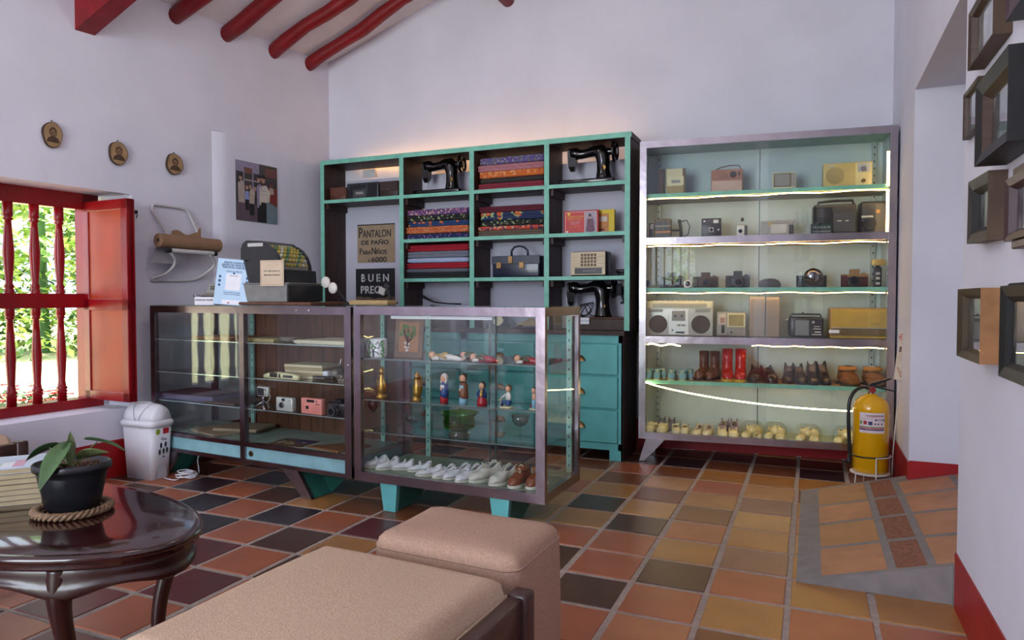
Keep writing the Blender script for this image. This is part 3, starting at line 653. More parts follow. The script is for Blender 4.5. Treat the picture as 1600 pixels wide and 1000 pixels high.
# ---------------------------------------------------------------- tall case: top shelf
z1, z2, z3, z4, z5, z6 = 1.805, 1.511, 1.175, .851, .553, .177
p, w, h = CS(1034, 1077, 255, 297, z1, .16)
gadget('cassette_recorder', 'small gilt cassette recorder with its dark flap open, top shelf far left', 'recorder', p, CR, w*.72, h, .05, creamp, [
    ('b', 'cassette_door', .08, .38, .92, .72, .003, creamp), ('b', 'cassette_window', .3, .46, .75, .58, .004, greyp), ('b', 'speaker_panel', .08, .04, .92, .36, .002, mat('mustard_panel', '9c8446', .4)), ('b', 'side_band', .86, 0, 1.0, 1, .001, mat('brown_plastic', '5f4a38', .5)), ('tube', 'open_flap', [(-.05, -.6, .03), (-.05, -.6, .97)], .004, mat('dark_brown_leather', '4a3a30', .6)), ('b', 'cover_flap', -.36, 0, -.04, 1, .002, mat('dark_brown_leather', '4a3a30', .6))])
p, w, h = CS(1111, 1161, 256, 294, z1, .16)
gadget('portable_radio', 'pinkish two-tone portable radio with a carry strap, top shelf', 'radio', p, CR, w, h, .06, mat('faded_pink_plastic', 'c09484', .5), [
    ('g', 'speaker_grille', .03, .55, .55, .95, 9, mat('pinkish_brown', 'a4705c', .5)), ('b', 'lower_panel', .03, .04, .97, .5, .002, mat('pale_pink_panel', 'cfae9c', .5)), ('b', 'dial_panel', .56, .55, .97, .95, .0015, mat('pinkish_brown', 'a4705c', .5)), ('c', 'tuning_dial', .7, .77, .13, .006, blackp), ('b', 'badge', .86, .7, .91, .88, .002, blackp),
    ('tube', 'carry_strap', [(.08, .5, .98), (.3, .5, 1.1), (.6, .5, 1.17), (.88, .5, 1.15), (.93, .5, .98)], .004, mat('brown_leather', '6f4c38', .5))], bev=.01)
p, w, h = CS(1207, 1244, 262, 291, z1, .16)
gadget('portable_television', 'little cream portable television, top shelf', 'television', p, CR, w, h, .09, creamp, [
    ('b', 'screen_surround', .05, .22, .8, .95, .003, mat('brown_plastic', '5f4a38', .5)), ('b', 'screen', .1, .27, .73, .9, .005, mat('grey_screen', '8d8a80', .25)), ('b', 'control_panel', .82, .22, .97, .95, .002, greyp), ('b', 'button_strip', .1, .05, .9, .1, .002, lgrey)])
p, w, h = CS(1287, 1363, 246, 286, z1, .16)
gadget('table_radio', 'wide pale yellow table radio with a round speaker and two knobs, top shelf', 'radio', p, CR, w, h, .09, mat('pale_yellow_plastic', 'd8c27e', .45), [
    ('b', 'front_panel', .02, .04, .64, .96, .002, mat('yellow_cream_panel', 'd2b873', .45)), ('c', 'speaker', .24, .5, .34, .0035, mat('tan_grille', 'b09c66', .6)), ('b', 'badge', .1, .86, .22, .92, .004, silver), ('b', 'dial_panel', .66, .04, .98, .96, .002, mat('pale_cream_panel', 'dfcf97', .4)), ('b', 'tuning_panel', .7, .6, .96, .95, .003, silver), ('c', 'tuning_knob', .82, .72, .11, .012, chromed), ('c', 'volume_knob', .82, .26, .08, .012, brass)], bev=.003)
# second shelf
p, w, h = CS(1018, 1053, 338, 369, z2)
T_ = gadget('movie_camera', 'brown and orange instant movie camera with a side flash and a strapped pistol grip', 'camera', p, CR, w*.72, h, .09, mat('brown_grey_plastic', '5b5248', .5), [
    ('b', 'orange_band', .0, .3, 1, .38, .003, mat('orange_plastic', 'c07a3c', .4)), ('b', 'grey_band', 0, .62, 1, .66, .002, lgrey), ('c', 'lens', .32, .78, .1, .006, blackp), ('c', 'lens', .66, .78, .1, .006, blackp), ('c', 'lens', .34, .5, .08, .006, blackp), ('c', 'lens', .68, .5, .08, .006, blackp), ('b', 'flash_unit', -.34, .1, -.02, .8, .01, blackp), ('b', 'flash_window', -.28, .5, -.08, .74, .012, lgrey), ('b', 'base', .1, 0, .9, .2, .002, blackp),
    ('tube', 'arm', [(1, .3, .42), (1.5, .3, .42)], .007, blackp), ('tube', 'grip', [(1.62, .3, .05), (1.6, .3, .5), (1.5, .3, .95)], .012, mat('dark_green_rubber', '26342a', .5)), ('tube', 'wrist_strap', [(1.62, .3, .85), (1.95, .3, .92), (2.15, .3, .6), (2.05, .3, .2), (1.7, .3, .06)], .0035, blackp)])
p, w, h = CS(1096, 1127, 339, 369, z2)
gadget('instant_camera', 'black folding instant camera with a small square lens', 'camera', p, CR, w, h, .1, blackp, [
    ('b', 'flash_bar', .05, .68, .95, .95, .004, mat('charcoal_plastic', '34353a', .4)), ('b', 'flash_window', .6, .74, .85, .92, .006, silver), ('c', 'sensor', .15, .85, .05, .006, silver), ('b', 'lens_plate', .38, .28, .62, .52, .005, lgrey), ('lens', 'lens', .5, .4, .09, .012, blackp), ('c', 'viewfinder', .86, .4, .05, .006, silver), ('b', 'foot_lip', -.06, 0, 1.0, .1, .02, blackp)])
p, w, h = CS(1150, 1168, 350, 369, z2)
gadget('cine_camera', 'small grey box camera with a tall turret on top', 'camera', p, CR, w, h, .06, greyp, [
    ('b', 'face_plate', .05, .05, .72, .95, .003, silver), ('lens', 'lens', .38, .45, .26, .014, silver), ('b', 'side_panel', .74, .02, 1, .9, .002, blackp),
    ('tube', 'turret', [(.55, .4, .98), (.55, .4, 1.3)], .008, silver), ('tube', 'turret_collar', [(.55, .4, 1.3), (.55, .4, 1.55)], .011, mat('charcoal_plastic', '34353a', .4)), ('tube', 'turret_cap', [(.55, .4, 1.55), (.55, .4, 1.75)], .008, silver)])
p, w, h = CS(1189, 1240, 345, 369, z2)
gadget('compact_camcorder', 'pale grey compact camcorder lying on its side', 'camcorder', p, CR, w, h, .08, mat('warm_grey_plastic', 'a39c90', .4), [
    ('b', 'top_handle', .02, .82, 1.04, 1.0, .004, greyp), ('c', 'yellow_badge', .27, .8, .1, .005, mat('yellow_badge', 'b59a3a', .4)), ('b', 'cassette_door', .3, .15, .8, .75, .004, lgrey), ('c', 'round_cover', .12, .45, .3, .004, greyp), ('b', 'lens_hood', .86, .05, 1.0, .7, .006, blackp)], bev=.008)
p, w, h = CS(1272, 1338, 318, 369, z2)
T_ = gadget('camcorder', 'big black shoulder camcorder with a carry handle', 'camcorder', p, CR, w, h*.92, .12, mat('charcoal_plastic', '34353a', .4), [
    ('b', 'front_block', -.02, 0, .42, .9, .02, blackp), ('b', 'lens_block', .02, .55, .3, .86, .03, mat('dark_grey_plastic', '2a2a2e', .4)), ('b', 'cassette_door', .45, .08, .97, .72, .004, mat('mid_charcoal_plastic', '45454a', .4)), ('b', 'badge', .55, .42, .65, .46, .006, silver), ('b', 'badge', .74, .42, .82, .46, .006, silver), ('b', 'lower_block', -.08, 0, .3, .35, .024, blackp),
    ('tube', 'handle', [(.1, .4, .95), (.12, .4, 1.1), (.5, .4, 1.14), (.93, .4, 1.13), (.97, .4, .95)], .009, blackp)], bev=.008)
p, w, h = CS(1345, 1388, 318, 369, z2, .16)
gadget('camcorder', 'black video camera at the right end of the second shelf, beside the big camcorder', 'camcorder', p, CR, w, h, .13, mat('dark_grey_plastic', '2a2a2e', .4), [
    ('b', 'tape_door', .5, .05, .97, .92, .004, mat('mid_charcoal_plastic', '45454a', .4)), ('b', 'model_strip', .02, .5, .45, .56, .006, silver), ('c', 'lens_barrel', .3, .3, .2, .03, blackp), ('c', 'dial', .62, .68, .06, .006, brass), ('b', 'lower_block', .0, .02, .45, .2, .01, blackp)], bev=.012)
p, w, h = CS(1269, 1299, 348, 362, z2, .075)
gadget('acrylic_sign', 'small dark green sign on a clear stand in front of the big camcorder', 'sign', p+Vector((0, 0, 0)), CR, w, .06, .004, mat('dark_green_card', '16363a', .4), [('t', 'lettering', 'DE AGUILAR', .5, .6, .3, lgrey), ('t', 'lettering', 'CACHARRERIA', .5, .18, .26, lgrey)], bev=0, body='plate')
# third shelf
def slr(name_lbl, x0, x1, y0, y1, z, off, body, top, lens, extra=(), rot=0, lens_u=.52):
    p, w, h = CS(x0, x1, y0, y1, z, off); h *= 1.0
    return gadget('camera', name_lbl, 'camera', p, CR+rot, w, h*.72, .045, body, [
        ('top', 'prism', .32, .68, .1, .9, h*.28, top), ('b', 'top_plate', .0, .78, 1, 1.0, .003, top), ('lens', 'lens', lens_u, .45, .40, .045, lens), ('top', 'shutter_dial', .78, .9, .3, .7, h*.08, top), ('b', 'hand_grip', .02, .05, .2, .9, .01, body)]+list(extra), bev=.006)
p, w, h = CS(1005, 1018, 431, 444, z3, .08)
b = MB(); b.cyl((0, 0, h/2), (0, .03, h/2), h/2, n=24); b.cyl((0, -.001, h/2), (0, .001, h/2), h*.4, n=20, mi=1); b.build('lens_cap', [mat('pale_green_rim', '9aa89a', .4), mat('dark_lens_glass', '10131c')], loc=p, rotz=CR, label='round dark lens standing on edge at the far left of the third shelf', cat='lens')
slr('black reflex camera with a brown base, left of the standing lens', 1031, 1068, 419, 443, z3, .14, blackp, mat('brown_black_plastic', '2b2220', .3), mat('charcoal_plastic', '34353a'))
p, w, h = CS(1067, 1082, 431, 443.5, z3, .09)
b = MB(); b.cyl((0, 0, h/2), (0, .035, h/2), h/2, n=24); b.cyl((0, -.002, h/2), (0, .001, h/2), h*.34, n=20, mi=1); b.build('loose_lens', [mat('rose_metal_rim', 'b9a49c', .3, .5), blackg], loc=p, rotz=CR, label='loose camera lens with a pale rim between two cameras', cat='lens')
slr('camera in a worn brown leather case', 1083, 1122, 419, 443, z3, .13, mat('brown_leather_case', '3c2a22', .5), mat('brown_leather_case2', '473228', .5), mat('brown_leather_case', '3c2a22'))
slr('black reflex camera with a bulky grip, centre of the third shelf', 1134, 1172, 417, 443, z3, .13, blackp, mat('charcoal_plastic', '34353a'), mat('charcoal_plastic', '34353a'))
p, w, h = CS(1185, 1220, 429, 443, z3, .13)
b = MB(); b.lathe([(w/2, 0), (w/2, h*.4), (w*.42, h*.75), (w*.25, h*.95), (0.0001, h)], sy=.6); b.build('camera_pouch', black2, loc=p, rotz=CR, label='low black domed pouch on the third shelf', cat='pouch')
slr('grey-black camera behind the shiny round lens', 1245, 1292, 417, 443, z3, .2, mat('dark_blue_grey', '3a3f4a', .4), mat('dark_blue_grey', '3a3f4a', .4), blackp)
p, w, h = CS(1257, 1286, 412, 442, z3, .1)
T_ = thing('wide_lens', 'large shiny round lens with chrome reflections', 'lens', p, CR)
b = MB(); b.ball((0, .02, h*.5), h*.5, (1, .8, 1), 14, 0); b.build('barrel', mat('shiny_black_lens', '15151b', .06, coat=1), T_)
b = MB(); b.ball((-.006, -.012, h*.55), h*.36, (1, .6, 1), 12, 0); b.build('glass_dome', mat('mirror_dome', '9a9aa6', .04, 1), T_)
slr('vintage camera with burgundy sides and a gilt top', 1315, 1357, 415, 443, z3, .13, mat('burgundy_leather', '4c1a20', .5), mat('champagne_metal', 'b08c62', .3, .8), blackp, lens_u=.45)
p, w, h = CS(1362, 1382, 400, 443, z3, .14)
T_ = gadget('flash_unit', 'tall camera flash with a square gold head', 'flash', p, CR, w*.62, h*.72, .03, blackp, [('b', 'button', .25, .12, .75, .24, .002, lgrey), ('b', 'button', .25, .38, .75, .5, .002, lgrey), ('b', 'button', .25, .62, .75, .74, .002, lgrey), ('top', 'neck', .2, .8, .2, .8, h*.08, blackp)])
b = MB(); b.box(-w/2, w/2, -.015, .03, h*.78, h, 0, .002); b.build('flash_head', mat('gold_reflector', 'bfa25e', .3, .5), T_)
# fourth shelf
p, w, h = CS(1010, 1114, 468, 522, z4, .1)
hb = mat('boombox_silver', 'c6c6be', .35, .15)
T_ = gadget('boombox', 'big silver cassette boombox with two round dark speakers', 'boombox', p, CR, w, h, .1, hb, [
    ('b', 'tuner_band', .02, .80, .98, .99, .004, mat('cream_silver', 'cfc9ac', .35)), ('b', 'tuner_scale', .09, .83, .91, .93, .006, mat('grey_dial_scale', '9f9a82', .3)),
    ('c', 'speaker', .18, .33, .265, .006, mat('speaker_cloth', '4c443a', .8)), ('c', 'speaker', .82, .33, .265, .006, mat('speaker_cloth', '4c443a', .8)), ('b', 'vent', .04, .68, .25, .77, .003, greyp), ('b', 'vent', .74, .68, .96, .77, .003, greyp),
    ('b', 'centre_panel', .34, .03, .64, .77, .003, silver), ('b', 'cassette_door', .39, .43, .59, .72, .006, greyp), ('c', 'spool', .44, .57, .035, .008, blackp), ('c', 'spool', .54, .57, .035, .008, blackp), ('b', 'socket_panel', .46, .27, .6, .34, .005, lgrey), ('c', 'socket', .50, .305, .02, .007, blackp), ('c', 'socket', .56, .305, .02, .007, blackp), ('c', 'socket', .4, .16, .025, .006, blackp), ('b', 'badge', .45, .07, .58, .12, .005, ink)]+
    [('top', 'top_key', .1+.08*k, .14+.08*k, .3, .6, .006, silver) for k in range(10)], bev=.004)
p, w, h = CS(1120, 1166, 484, 522, z4, .12)
gadget('slide_viewer', 'grey desktop slide viewer with a small cream screen', 'viewer', p, CR, w, h, .1, mat('warm_grey_plastic', 'a39c90', .4), [
    ('b', 'screen_frame', .36, .38, .97, .94, .006, creamp), ('b', 'screen', .41, .43, .91, .89, .0075, mat('amber_screen', 'a08f58', .25)), ('b', 'slide_holder', .08, .48, .32, .92, .01, mat('pale_beige', 'cfbca6', .5)), ('b', 'slide', .12, .56, .27, .76, .012, mat('rosy_slide', 'a97866', .4)), ('b', 'lever_base', .0, .04, .36, .14, .03, greyp), ('tube', 'lever', [(.2, -.1, .1), (.2, -.15, .45)], .009, mat('charcoal_plastic', '34353a')), ('c', 'badge', .5, .16, .04, .004, blackp)], bev=.006)
for x0, x1, lb in ((1171, 1195, 'tall beige speaker box, the left one of the pair on the fourth shelf'), (1197, 1218, 'tall beige speaker box, the right one of the pair on the fourth shelf')):
    p, w, h = CS(x0, x1, 461, 524, z4, .1); gadget('speaker_box', lb, 'speaker', p, CR, w, h, .1, mat('beige_brown_plastic', '9c8672', .5), [('g', 'grille', .08, .06, .92, .94, 7, mat('beige_brown_grille', '93806e', .6))], bev=.006, group='pair of tall beige speakers')
p, w, h = CS(1233, 1287, 496, 528, z4, .12)
gadget('portable_television', 'small black portable television with a grey screen', 'television', p, CR, w, h, .12, blackp, [
    ('b', 'screen_surround', .14, .06, .6, .88, .006, mat('charcoal_plastic', '34353a', .4)), ('b', 'screen', .17, .1, .57, .84, .012, mat('grey_tube_screen', '74777a', .15)), ('b', 'label', .74, .24, .92, .30, .004, lgrey), ('b', 'label', .66, .12, .94, .17, .004, lgrey), ('b', 'label', .7, .4, .92, .44, .004, lgrey), ('b', 'label', .72, .52, .9, .55, .004, lgrey), ('c', 'knob', .7, .75, .07, .006, greyp),
    ('tube', 'handle', [(.05, .5, 1.0), (.07, .5, 1.12), (.93, .5, 1.12), (.95, .5, 1.0)], .006, blackp), ('tube', 'aerial_mount', [(.42, .5, 1.1), (.42, .5, 1.22)], .006, blackp), ('tube', 'side_knob', [(-.12, .4, .85), (.02, .4, .85)], .012, greyp)], bev=.014)
p, w, h = CS(1297, 1390, 479, 526.5, z4, .1)
gadget('table_radio', 'long wooden table radio with a golden cloth front and three knobs', 'radio', p, CR, w, h, .13, mat('honey_wood', '9a7433', .4, scale=6), [
    ('b', 'speaker_cloth', .02, .36, .98, .95, .002, mat('gold_cloth', 'b5933f', .7)), ('b', 'silver_line', .02, .33, .98, .355, .004, lgrey), ('b', 'dial_strip', .02, .1, .98, .33, .003, mat('brown_dial_glass', '6d5d3e', .25)), ('c', 'knob', .24, .21, .06, .012, brass), ('c', 'knob', .79, .21, .06, .012, brass), ('c', 'knob', .9, .21, .06, .012, brass), ('b', 'paper_label', -.02, .16, .16, .27, .006, paperw), ('b', 'base', .0, 0, 1, .06, .001, mat('gold_trim', 'b5933f', .4)), ('b', 'badge', .68, .47, .85, .485, .004, mat('brown_dial_glass', '6d5d3e'))], bev=.003)
# ================================================================ SHOES
def sstep(a, b, x): x = max(0, min(1, (x-a)/(b-a))); return x*x*(3-2*x)
def shoe(name, label, loc, rotz, L, Wd, H, up, sole, open_t=.42, toe=.45, point=.0, solet=.012, group=None, extras=(), lining=None, heel=0, clo=0, vary=0):
    t_ = thing(name, label, 'boot' if name.endswith('boot') else 'shoe', loc, rotz, group)
    def prof(t):
        f = 1.0 if t > .34 else (max(0, 1-(1-t/.34)**2))**(.5+point*.45)
        f *= 1-.16*math.exp(-((t-.6)/.16)**2)
        if t > .86: f *= max(0, 1-((t-.86)/.145)**2)**.5
        return max(f, .03)
    R = []; N = 20
    for k in range(N+1):
        t = k/N; hw_ = Wd/2*prof(t)*(1-.06*(t > .5)); y = -L/2+L*t; z0 = solet+heel*sstep(.35, .8, t)
        hh = H*(toe+(1-toe)*sstep(.18, .80, t))*(1-(0 if clo else .30)*math.exp(-((t-.66)/.13)**2)); edge = min(1, sin(pi/2*min(1, t/.16)))*min(1, .55+.45*min(1, (1-t)/.04)); hh *= max(.18, edge)
        op = sstep(open_t-.04, open_t+.05, t)*(1-sstep(.955, .985, t))*(1-clo)
        cs = []
        closed = [(-.8, .02), (-1, .25), (-.98, .5), (-.86, .78), (-.62, .95), (-.34, 1.04), (0, 1.08), (.34, 1.04), (.62, .95), (.86, .78), (.98, .5), (1, .25), (.8, .02)]
        opened = [(-.8, .02), (-1, .25), (-.95, .5), (-.86, .8), (-.80, 1.0), (-.70, .96), (-.6, .12), (.6, .12), (.70, .96), (.80, 1.0), (.86, .8), (1, .3), (.8, .02)]
        opened = [(-.8, .02), (-1, .25), (-.96, .5), (-.86, .85), (-.80, 1.0), (-.68, .9), (0, .14), (.68, .9), (.80, 1.0), (.86, .85), (.96, .5), (1, .25), (.8, .02)]
        for a, b_ in zip(closed, opened):
            cs.append(((a[0]*(1-op)+b_[0]*op)*hw_, y, z0+(a[1]*(1-op)+b_[1]*op)*hh))
        R.append(cs)
    b = MB(); b.rings(R); b.build('upper', up, t_)
    b = MB(); Rs = []
    for k in range(N+1):
        t = k/N; hw_ = Wd/2*prof(t)*1.04+.001; y = -L/2-.002+(L+.004)*t; hz = heel*sstep(.35, .8, t)
        zb = 0 if (t > .72 or t < .4 or not heel) else hz*.85
        Rs.append([(-hw_, y, zb), (-hw_, y, hz+solet), (hw_, y, hz+solet), (hw_, y, zb)])
    b.rings(Rs, 0, True, False); b.build('sole', sole, t_)
    if not clo:
        def lin(u, v):
            t = open_t+.05+(.93-open_t-.05)*v; hw_ = Wd/2*prof(t)*.94; hh = H*(toe+(1-toe)*sstep(.18, .80, t))*(1-.30*math.exp(-((t-.66)/.13)**2)); q_ = (u-.5)*2
            return (q_*hw_*.70*(1-.25*(1-min(1, v*5))), -L/2+L*t, solet+heel*sstep(.35, .8, t)+hh*(.74+.06*q_*q_))
        b = MB(); b.grid(lin, 6, 8); b.build('lining', lining or mat('shoe_lining', '6e6058', .8, var=.1), t_)
    for e in extras:
        b = MB()
        if e[0] == 'laces':
            for q in range(e[1]):
                t = open_t-.02+.07*q; y = -L/2+L*t; zz = solet+heel*sstep(.35, .8, t)+H*(toe+(1-toe)*sstep(.18, .8, t)); ww = Wd*.26
                b.tube([(-ww, y, zz*.97), (0, y-.004, zz+H*.09), (ww, y, zz*.97)], .0022, 5)
            y = -L/2+L*open_t; zz = solet+H*(toe+(1-toe)*sstep(.18, .8, open_t))+H*.08
            for sg in (-1, 1): b.tube([(0, y, zz), (sg*Wd*.2, y-.01, zz+.012), (sg*Wd*.3, y-.004, zz-.004), (sg*Wd*.1, y, zz)], .002, 5)
            b.build('laces', e[2], t_)
        elif e[0] == 'strap':
            t = e[1]; y = -L/2+L*t; hh = H*(toe+(1-toe)*sstep(.18, .8, t)); ww = Wd*.5*prof(t)
            pts = [(-ww*.9, y, solet+hh*.75), (-ww*.6, y, solet+hh*1.12), (0, y, solet+hh*1.25), (ww*.6, y, solet+hh*1.12), (ww*.9, y, solet+hh*.75)]
            b.tube(pts, .0045, 6, flat=.35); b.build('strap', e[2], t_)
        elif e[0] == 'bow':
            t = e[1]; y = -L/2+L*t; zz = solet+H*(toe+(1-toe)*sstep(.18, .8, t))+.004
            for sg in (-1, 1): b.ball((sg*.011, y, zz+.004), .009, (1.2, .6, .6), 6)
            b.ball((0, y, zz+.004), .005, n=6); b.build('bow', e[2], t_)
        elif e[0] == 'shaft':
            hh = e[1]; yc = L*.22; b.open_lathe([(.9, .0), (.82, .3), (.80, .6), (.88, 1.0), (.80, .99), (.7, .5)], n=20)
            b.v = [(x*Wd*.52, yc+y*L*.27, solet+H*.35+z*(hh-H*.35)) for x, y, z in b.v]; b.build('shaft', e[2], t_)
        elif e[0] == 'cuff':
            b.lathe([(.6, -.3), (1, -.2), (1.1, .2), (.9, .6), (.55, .5), (.5, .1)], n=14); b.v = [(x*Wd*.46, L*.16+y*L*.28, H*.92+z*H*.3) for x, y, z in b.v]; b.build('cuff', e[2], t_)
        elif e[0] == 'pom':
            b.ball((0, -L*.16, H*.85), e[1], n=8); b.build('rosette', e[2], t_)
    return t_
wsole = mat('pale_sole', 'c9c4b8', .7); bsole = mat('dark_sole', '201c1a', .6)
# fifth shelf
blue = mat('light_blue_knit', '86b4bc', .9, var=.12, scale=60, bump=.3, bscale=90); creamk = mat('cream_knit', 'd8cf94', .9, bump=.3, bscale=90)
bl = ['light blue knitted bootie at the far left of the boot shelf', 'light blue knitted bootie, second from the left end', 'light blue knitted bootie tucked behind the second one', 'light blue knitted bootie standing apart, fourth from the left', 'light blue knitted bootie with the most yellow trim, fifth from the left', 'light blue knitted bootie, the rightmost one before the brown boots']
for i, (px, o_, wd) in enumerate(((1014, .09, .052), (1027, .08, .046), (1037, .15, .044), (1050, .08, .052), (1067, .08, .060), (1078, .15, .05))):
    p, w, h = CS(px-8, px+8, 568, 590, z5, o_); shoe('knitted_bootie', bl[i], p, CR+.1*(i % 3-1), .10, wd, .062, blue, creamk, .5, .7, solet=.006, group='blue knitted booties', extras=(('cuff', 0, blue), ('pom', .011, creamk)))
brb = mat('brown_boot_leather', '6a3a1e', .35, var=.2, coat=.2)
for i, (px, lb) in enumerate(((1098, 'tall brown leather boot, the left one'), (1111+4, 'tall brown leather boot, the right one, beside the red boots'))):
    p, w, h = CS(px-15, px+13, 545, 588, z5, .17); shoe('leather_boot', lb, p, CR-.35, .17, .072, .085, brb, bsole, .9, .62, solet=.01, group='brown leather boots', extras=(('shaft', .18, brb),), clo=1)
redr = mat('red_rubber', 'c01c18', .3, var=.1, coat=.3); yel = mat('yellow_rubber', 'c9a02a', .4)
for i, (px, lb) in enumerate(((1137, 'red rubber boot with a yellow sole, the left one'), (1157, 'red rubber boot with a yellow sole, the right one'))):
    p, w, h = CS(px-10, px+10, 545, 592, z5, .115); shoe('rubber_boot', lb, p, CR+.05*(1-2*i), .14, .078, .08, redr, yel, .9, .55, solet=.018, group='red rubber boots', extras=(('shaft', .195, redr),), clo=1)
dkl = mat('dark_shoe_leather', '231c1a', .35, var=.3, coat=.2); dkb = mat('brown_black_leather', '2f241e', .4, var=.3)
for i, (px, lb, r_) in enumerate(((1180, 'scuffed dark lace-up shoe right of the red boots', -.15), (1202, 'scuffed dark lace-up shoe left of the pointed shoes', .25))):
    p, w, h = CS(px-13, px+13, 568, 595, z5, .12); shoe('lace_up_shoe', lb, p, CR+r_, .17, .088, .095, dkl, bsole, .45, .48, group='dark lace-up shoes', extras=(('laces', 3, black2),))
for i, (px, lb, o_) in enumerate(((1232, 'dark pointed shoe right of the lace-up shoes', .16), (1250, 'dark pointed shoe with a gold bar', .13), (1270, 'dark pointed pump without trim', .12), (1287, 'dark pointed pump next to the tan work boots', .14))):
    p, w, h = CS(px-10, px+10, 563, 596, z5, o_); shoe('pointed_shoe', lb, p, CR+(-.12, .1, 0, .1)[i], .20, .074, .10, dkb if i < 2 else dkl, bsole, .5, .32, .5, group='pointed dark shoes', heel=.03 if i > 1 else .012, extras=((('strap', .44, gold),) if i == 1 else ()))
tan = mat('tan_suede', '7b4d26', .85, var=.25); tanl = mat('light_tan_suede', 'b07a3a', .85)
for i, (px, lb) in enumerate(((1326, 'tan suede work boot with dark laces, the left one'), (1366, 'tan suede work boot folded open, the right one at the shelf end'))):
    p, w, h = CS(px-18, px+18, 563, 597, z5, .13); shoe('work_boot', lb, p, CR+.1, .19, .115, .105, tan, bsole, .5, .5, group='tan work boots', extras=(('laces', 4, black2 if i == 0 else wsole), ('cuff', 0, tanl)))
# bottom tray of the tall case
ivory = mat('ivory_leather', 'd8cfae', .6, var=.08, bump=.15, bscale=80); ivk = mat('ivory_knit', 'dcd0a0', .9, var=.08, bump=.3, bscale=100); lil = mat('lilac_grey_leather', '9a8a98', .5); slate = mat('slate_knit', '6c6c80', .9)
def tray_shoe(px, o_, lb, L, Wd, H, m, nm='baby_shoe', rot=0, grp=None, **k):
    p, w, h = CS(px-8, px+8, 660, 680, z6, o_); return shoe(nm, lb, p, CR+rot, L, Wd, H, m, wsole, group=grp, **k)
tray_shoe(1017, .09, 'ivory baby bootie in the bottom left corner of the tall case', .12, .07, .065, ivk, 'baby_bootie', -.35, 'ivory booties at the left end', open_t=.5, toe=.65, extras=(('cuff', 0, ivk),))
tray_shoe(1035, .085, 'ivory baby bootie, second from the bottom left corner', .12, .07, .062, ivk, 'baby_bootie', -.2, 'ivory booties at the left end', open_t=.5, toe=.65, extras=(('cuff', 0, ivk),))
tray_shoe(1034, .2, 'slate grey bootie behind the ivory ones, left', .11, .06, .085, slate, 'baby_bootie', 0, 'slate booties', open_t=.5, toe=.75)
tray_shoe(1049, .19, 'slate grey bootie behind the ivory ones, right', .11, .06, .085, slate, 'baby_bootie', 0, 'slate booties', open_t=.5, toe=.75)
for i, px in enumerate((1056, 1070)): tray_shoe(px, .1, ['ivory ribboned shoe, the left one of the narrow pair', 'ivory ribboned shoe, the right one of the narrow pair'][i], .13, .058, .06, ivory, 'baby_shoe', .12-.2*i, 'ivory ribboned shoes', open_t=.42, toe=.55, extras=(('bow', .5, ivory), ('strap', .55, ivory)))
for i, px in enumerate((1091, 1106)): tray_shoe(px, .1, ['ivory strapped shoe with dark insides, the left one', 'ivory strapped shoe with dark insides, the right one'][i], .16, .06, .065, ivory, 'strap_shoe', -.25+.05*i, 'ivory strapped shoes', open_t=.38, toe=.4, extras=(('strap', .36, ivory), ('strap', .62, ivory)))
for i, px in enumerate((1129, 1148)): tray_shoe(px, .2, ['lilac-grey strapped shoe at the back, the left one', 'lilac-grey strapped shoe at the back, the right one'][i], .17, .065, .09, lil, 'strap_shoe', -.25+.3*i, 'lilac strapped shoes', open_t=.4, toe=.45, extras=(('strap', .52, ivory),))
for i, px in enumerate((1129, 1146)): tray_shoe(px, .075, ['ivory buttoned bootie in front of the lilac shoes, left', 'ivory buttoned bootie in front of the lilac shoes, right'][i], .10, .066, .055, ivk, 'baby_bootie', .1, 'ivory buttoned booties', open_t=.6, toe=.7, extras=(('pom', .006, slate),))
bagm = glassy('thin_clear_bag', (.93, .92, .88), 1.5)
for i, (px, wd) in enumerate(((1176, 36), (1211, 36), (1262, 44), (1322, 44))):
    p, w, h = CS(px-wd/2, px+wd/2, 655, 684, z6, .115)
    lbl = ['clear bag of cream booties beside the buttoned pair', 'clear bag of cream booties at the centre seam', 'clear bag of cream booties right of the centre', 'clear bag of cream booties beside the extinguisher'][i]
    rs2 = random.Random(i); b = MB()
    def bagf(u, v, w=w, h=h):
        a = 2*pi*u; r = sin(pi*min(.999, max(.001, v)))**.5; zz = (1-cos(pi*v))/2
        return (w*.5*r*cos(a)*(1+.06*sin(5*a+i)), .075*r*sin(a)*(1+.06*cos(4*a)), .001+h*.92*zz*(1+.05*sin(3*a)))
    b.grid(bagf, 28, 12); b.build('plastic_bag', bagm, loc=p, rotz=CR, label=lbl, cat='bag', group='bags of cream booties')
    for k, (dx, dy, dz) in enumerate(((-.24, -.02, 0), (.22, -.025, 0), (-.05, .02, .035), (.2, .03, .03))):
        q = p+Vector((dx*w*cos(CR)-dy*sin(CR), dx*w*sin(CR)+dy*cos(CR), .006+dz)); shoe('baby_bootie', 'cream bootie inside the '+['bag beside the buttoned pair', 'bag at the centre seam', 'bag right of the centre', 'bag beside the extinguisher'][i]+', '+['lower left', 'lower right', 'on top', 'at the back'][k], q, CR+.3*(k-1.5), .085, .06, .042, ivk, ivk, .6, .8, solet=.004, group='cream booties in bags', extras=(('pom', .005, mat('brown_button', '8c6a4a')),))
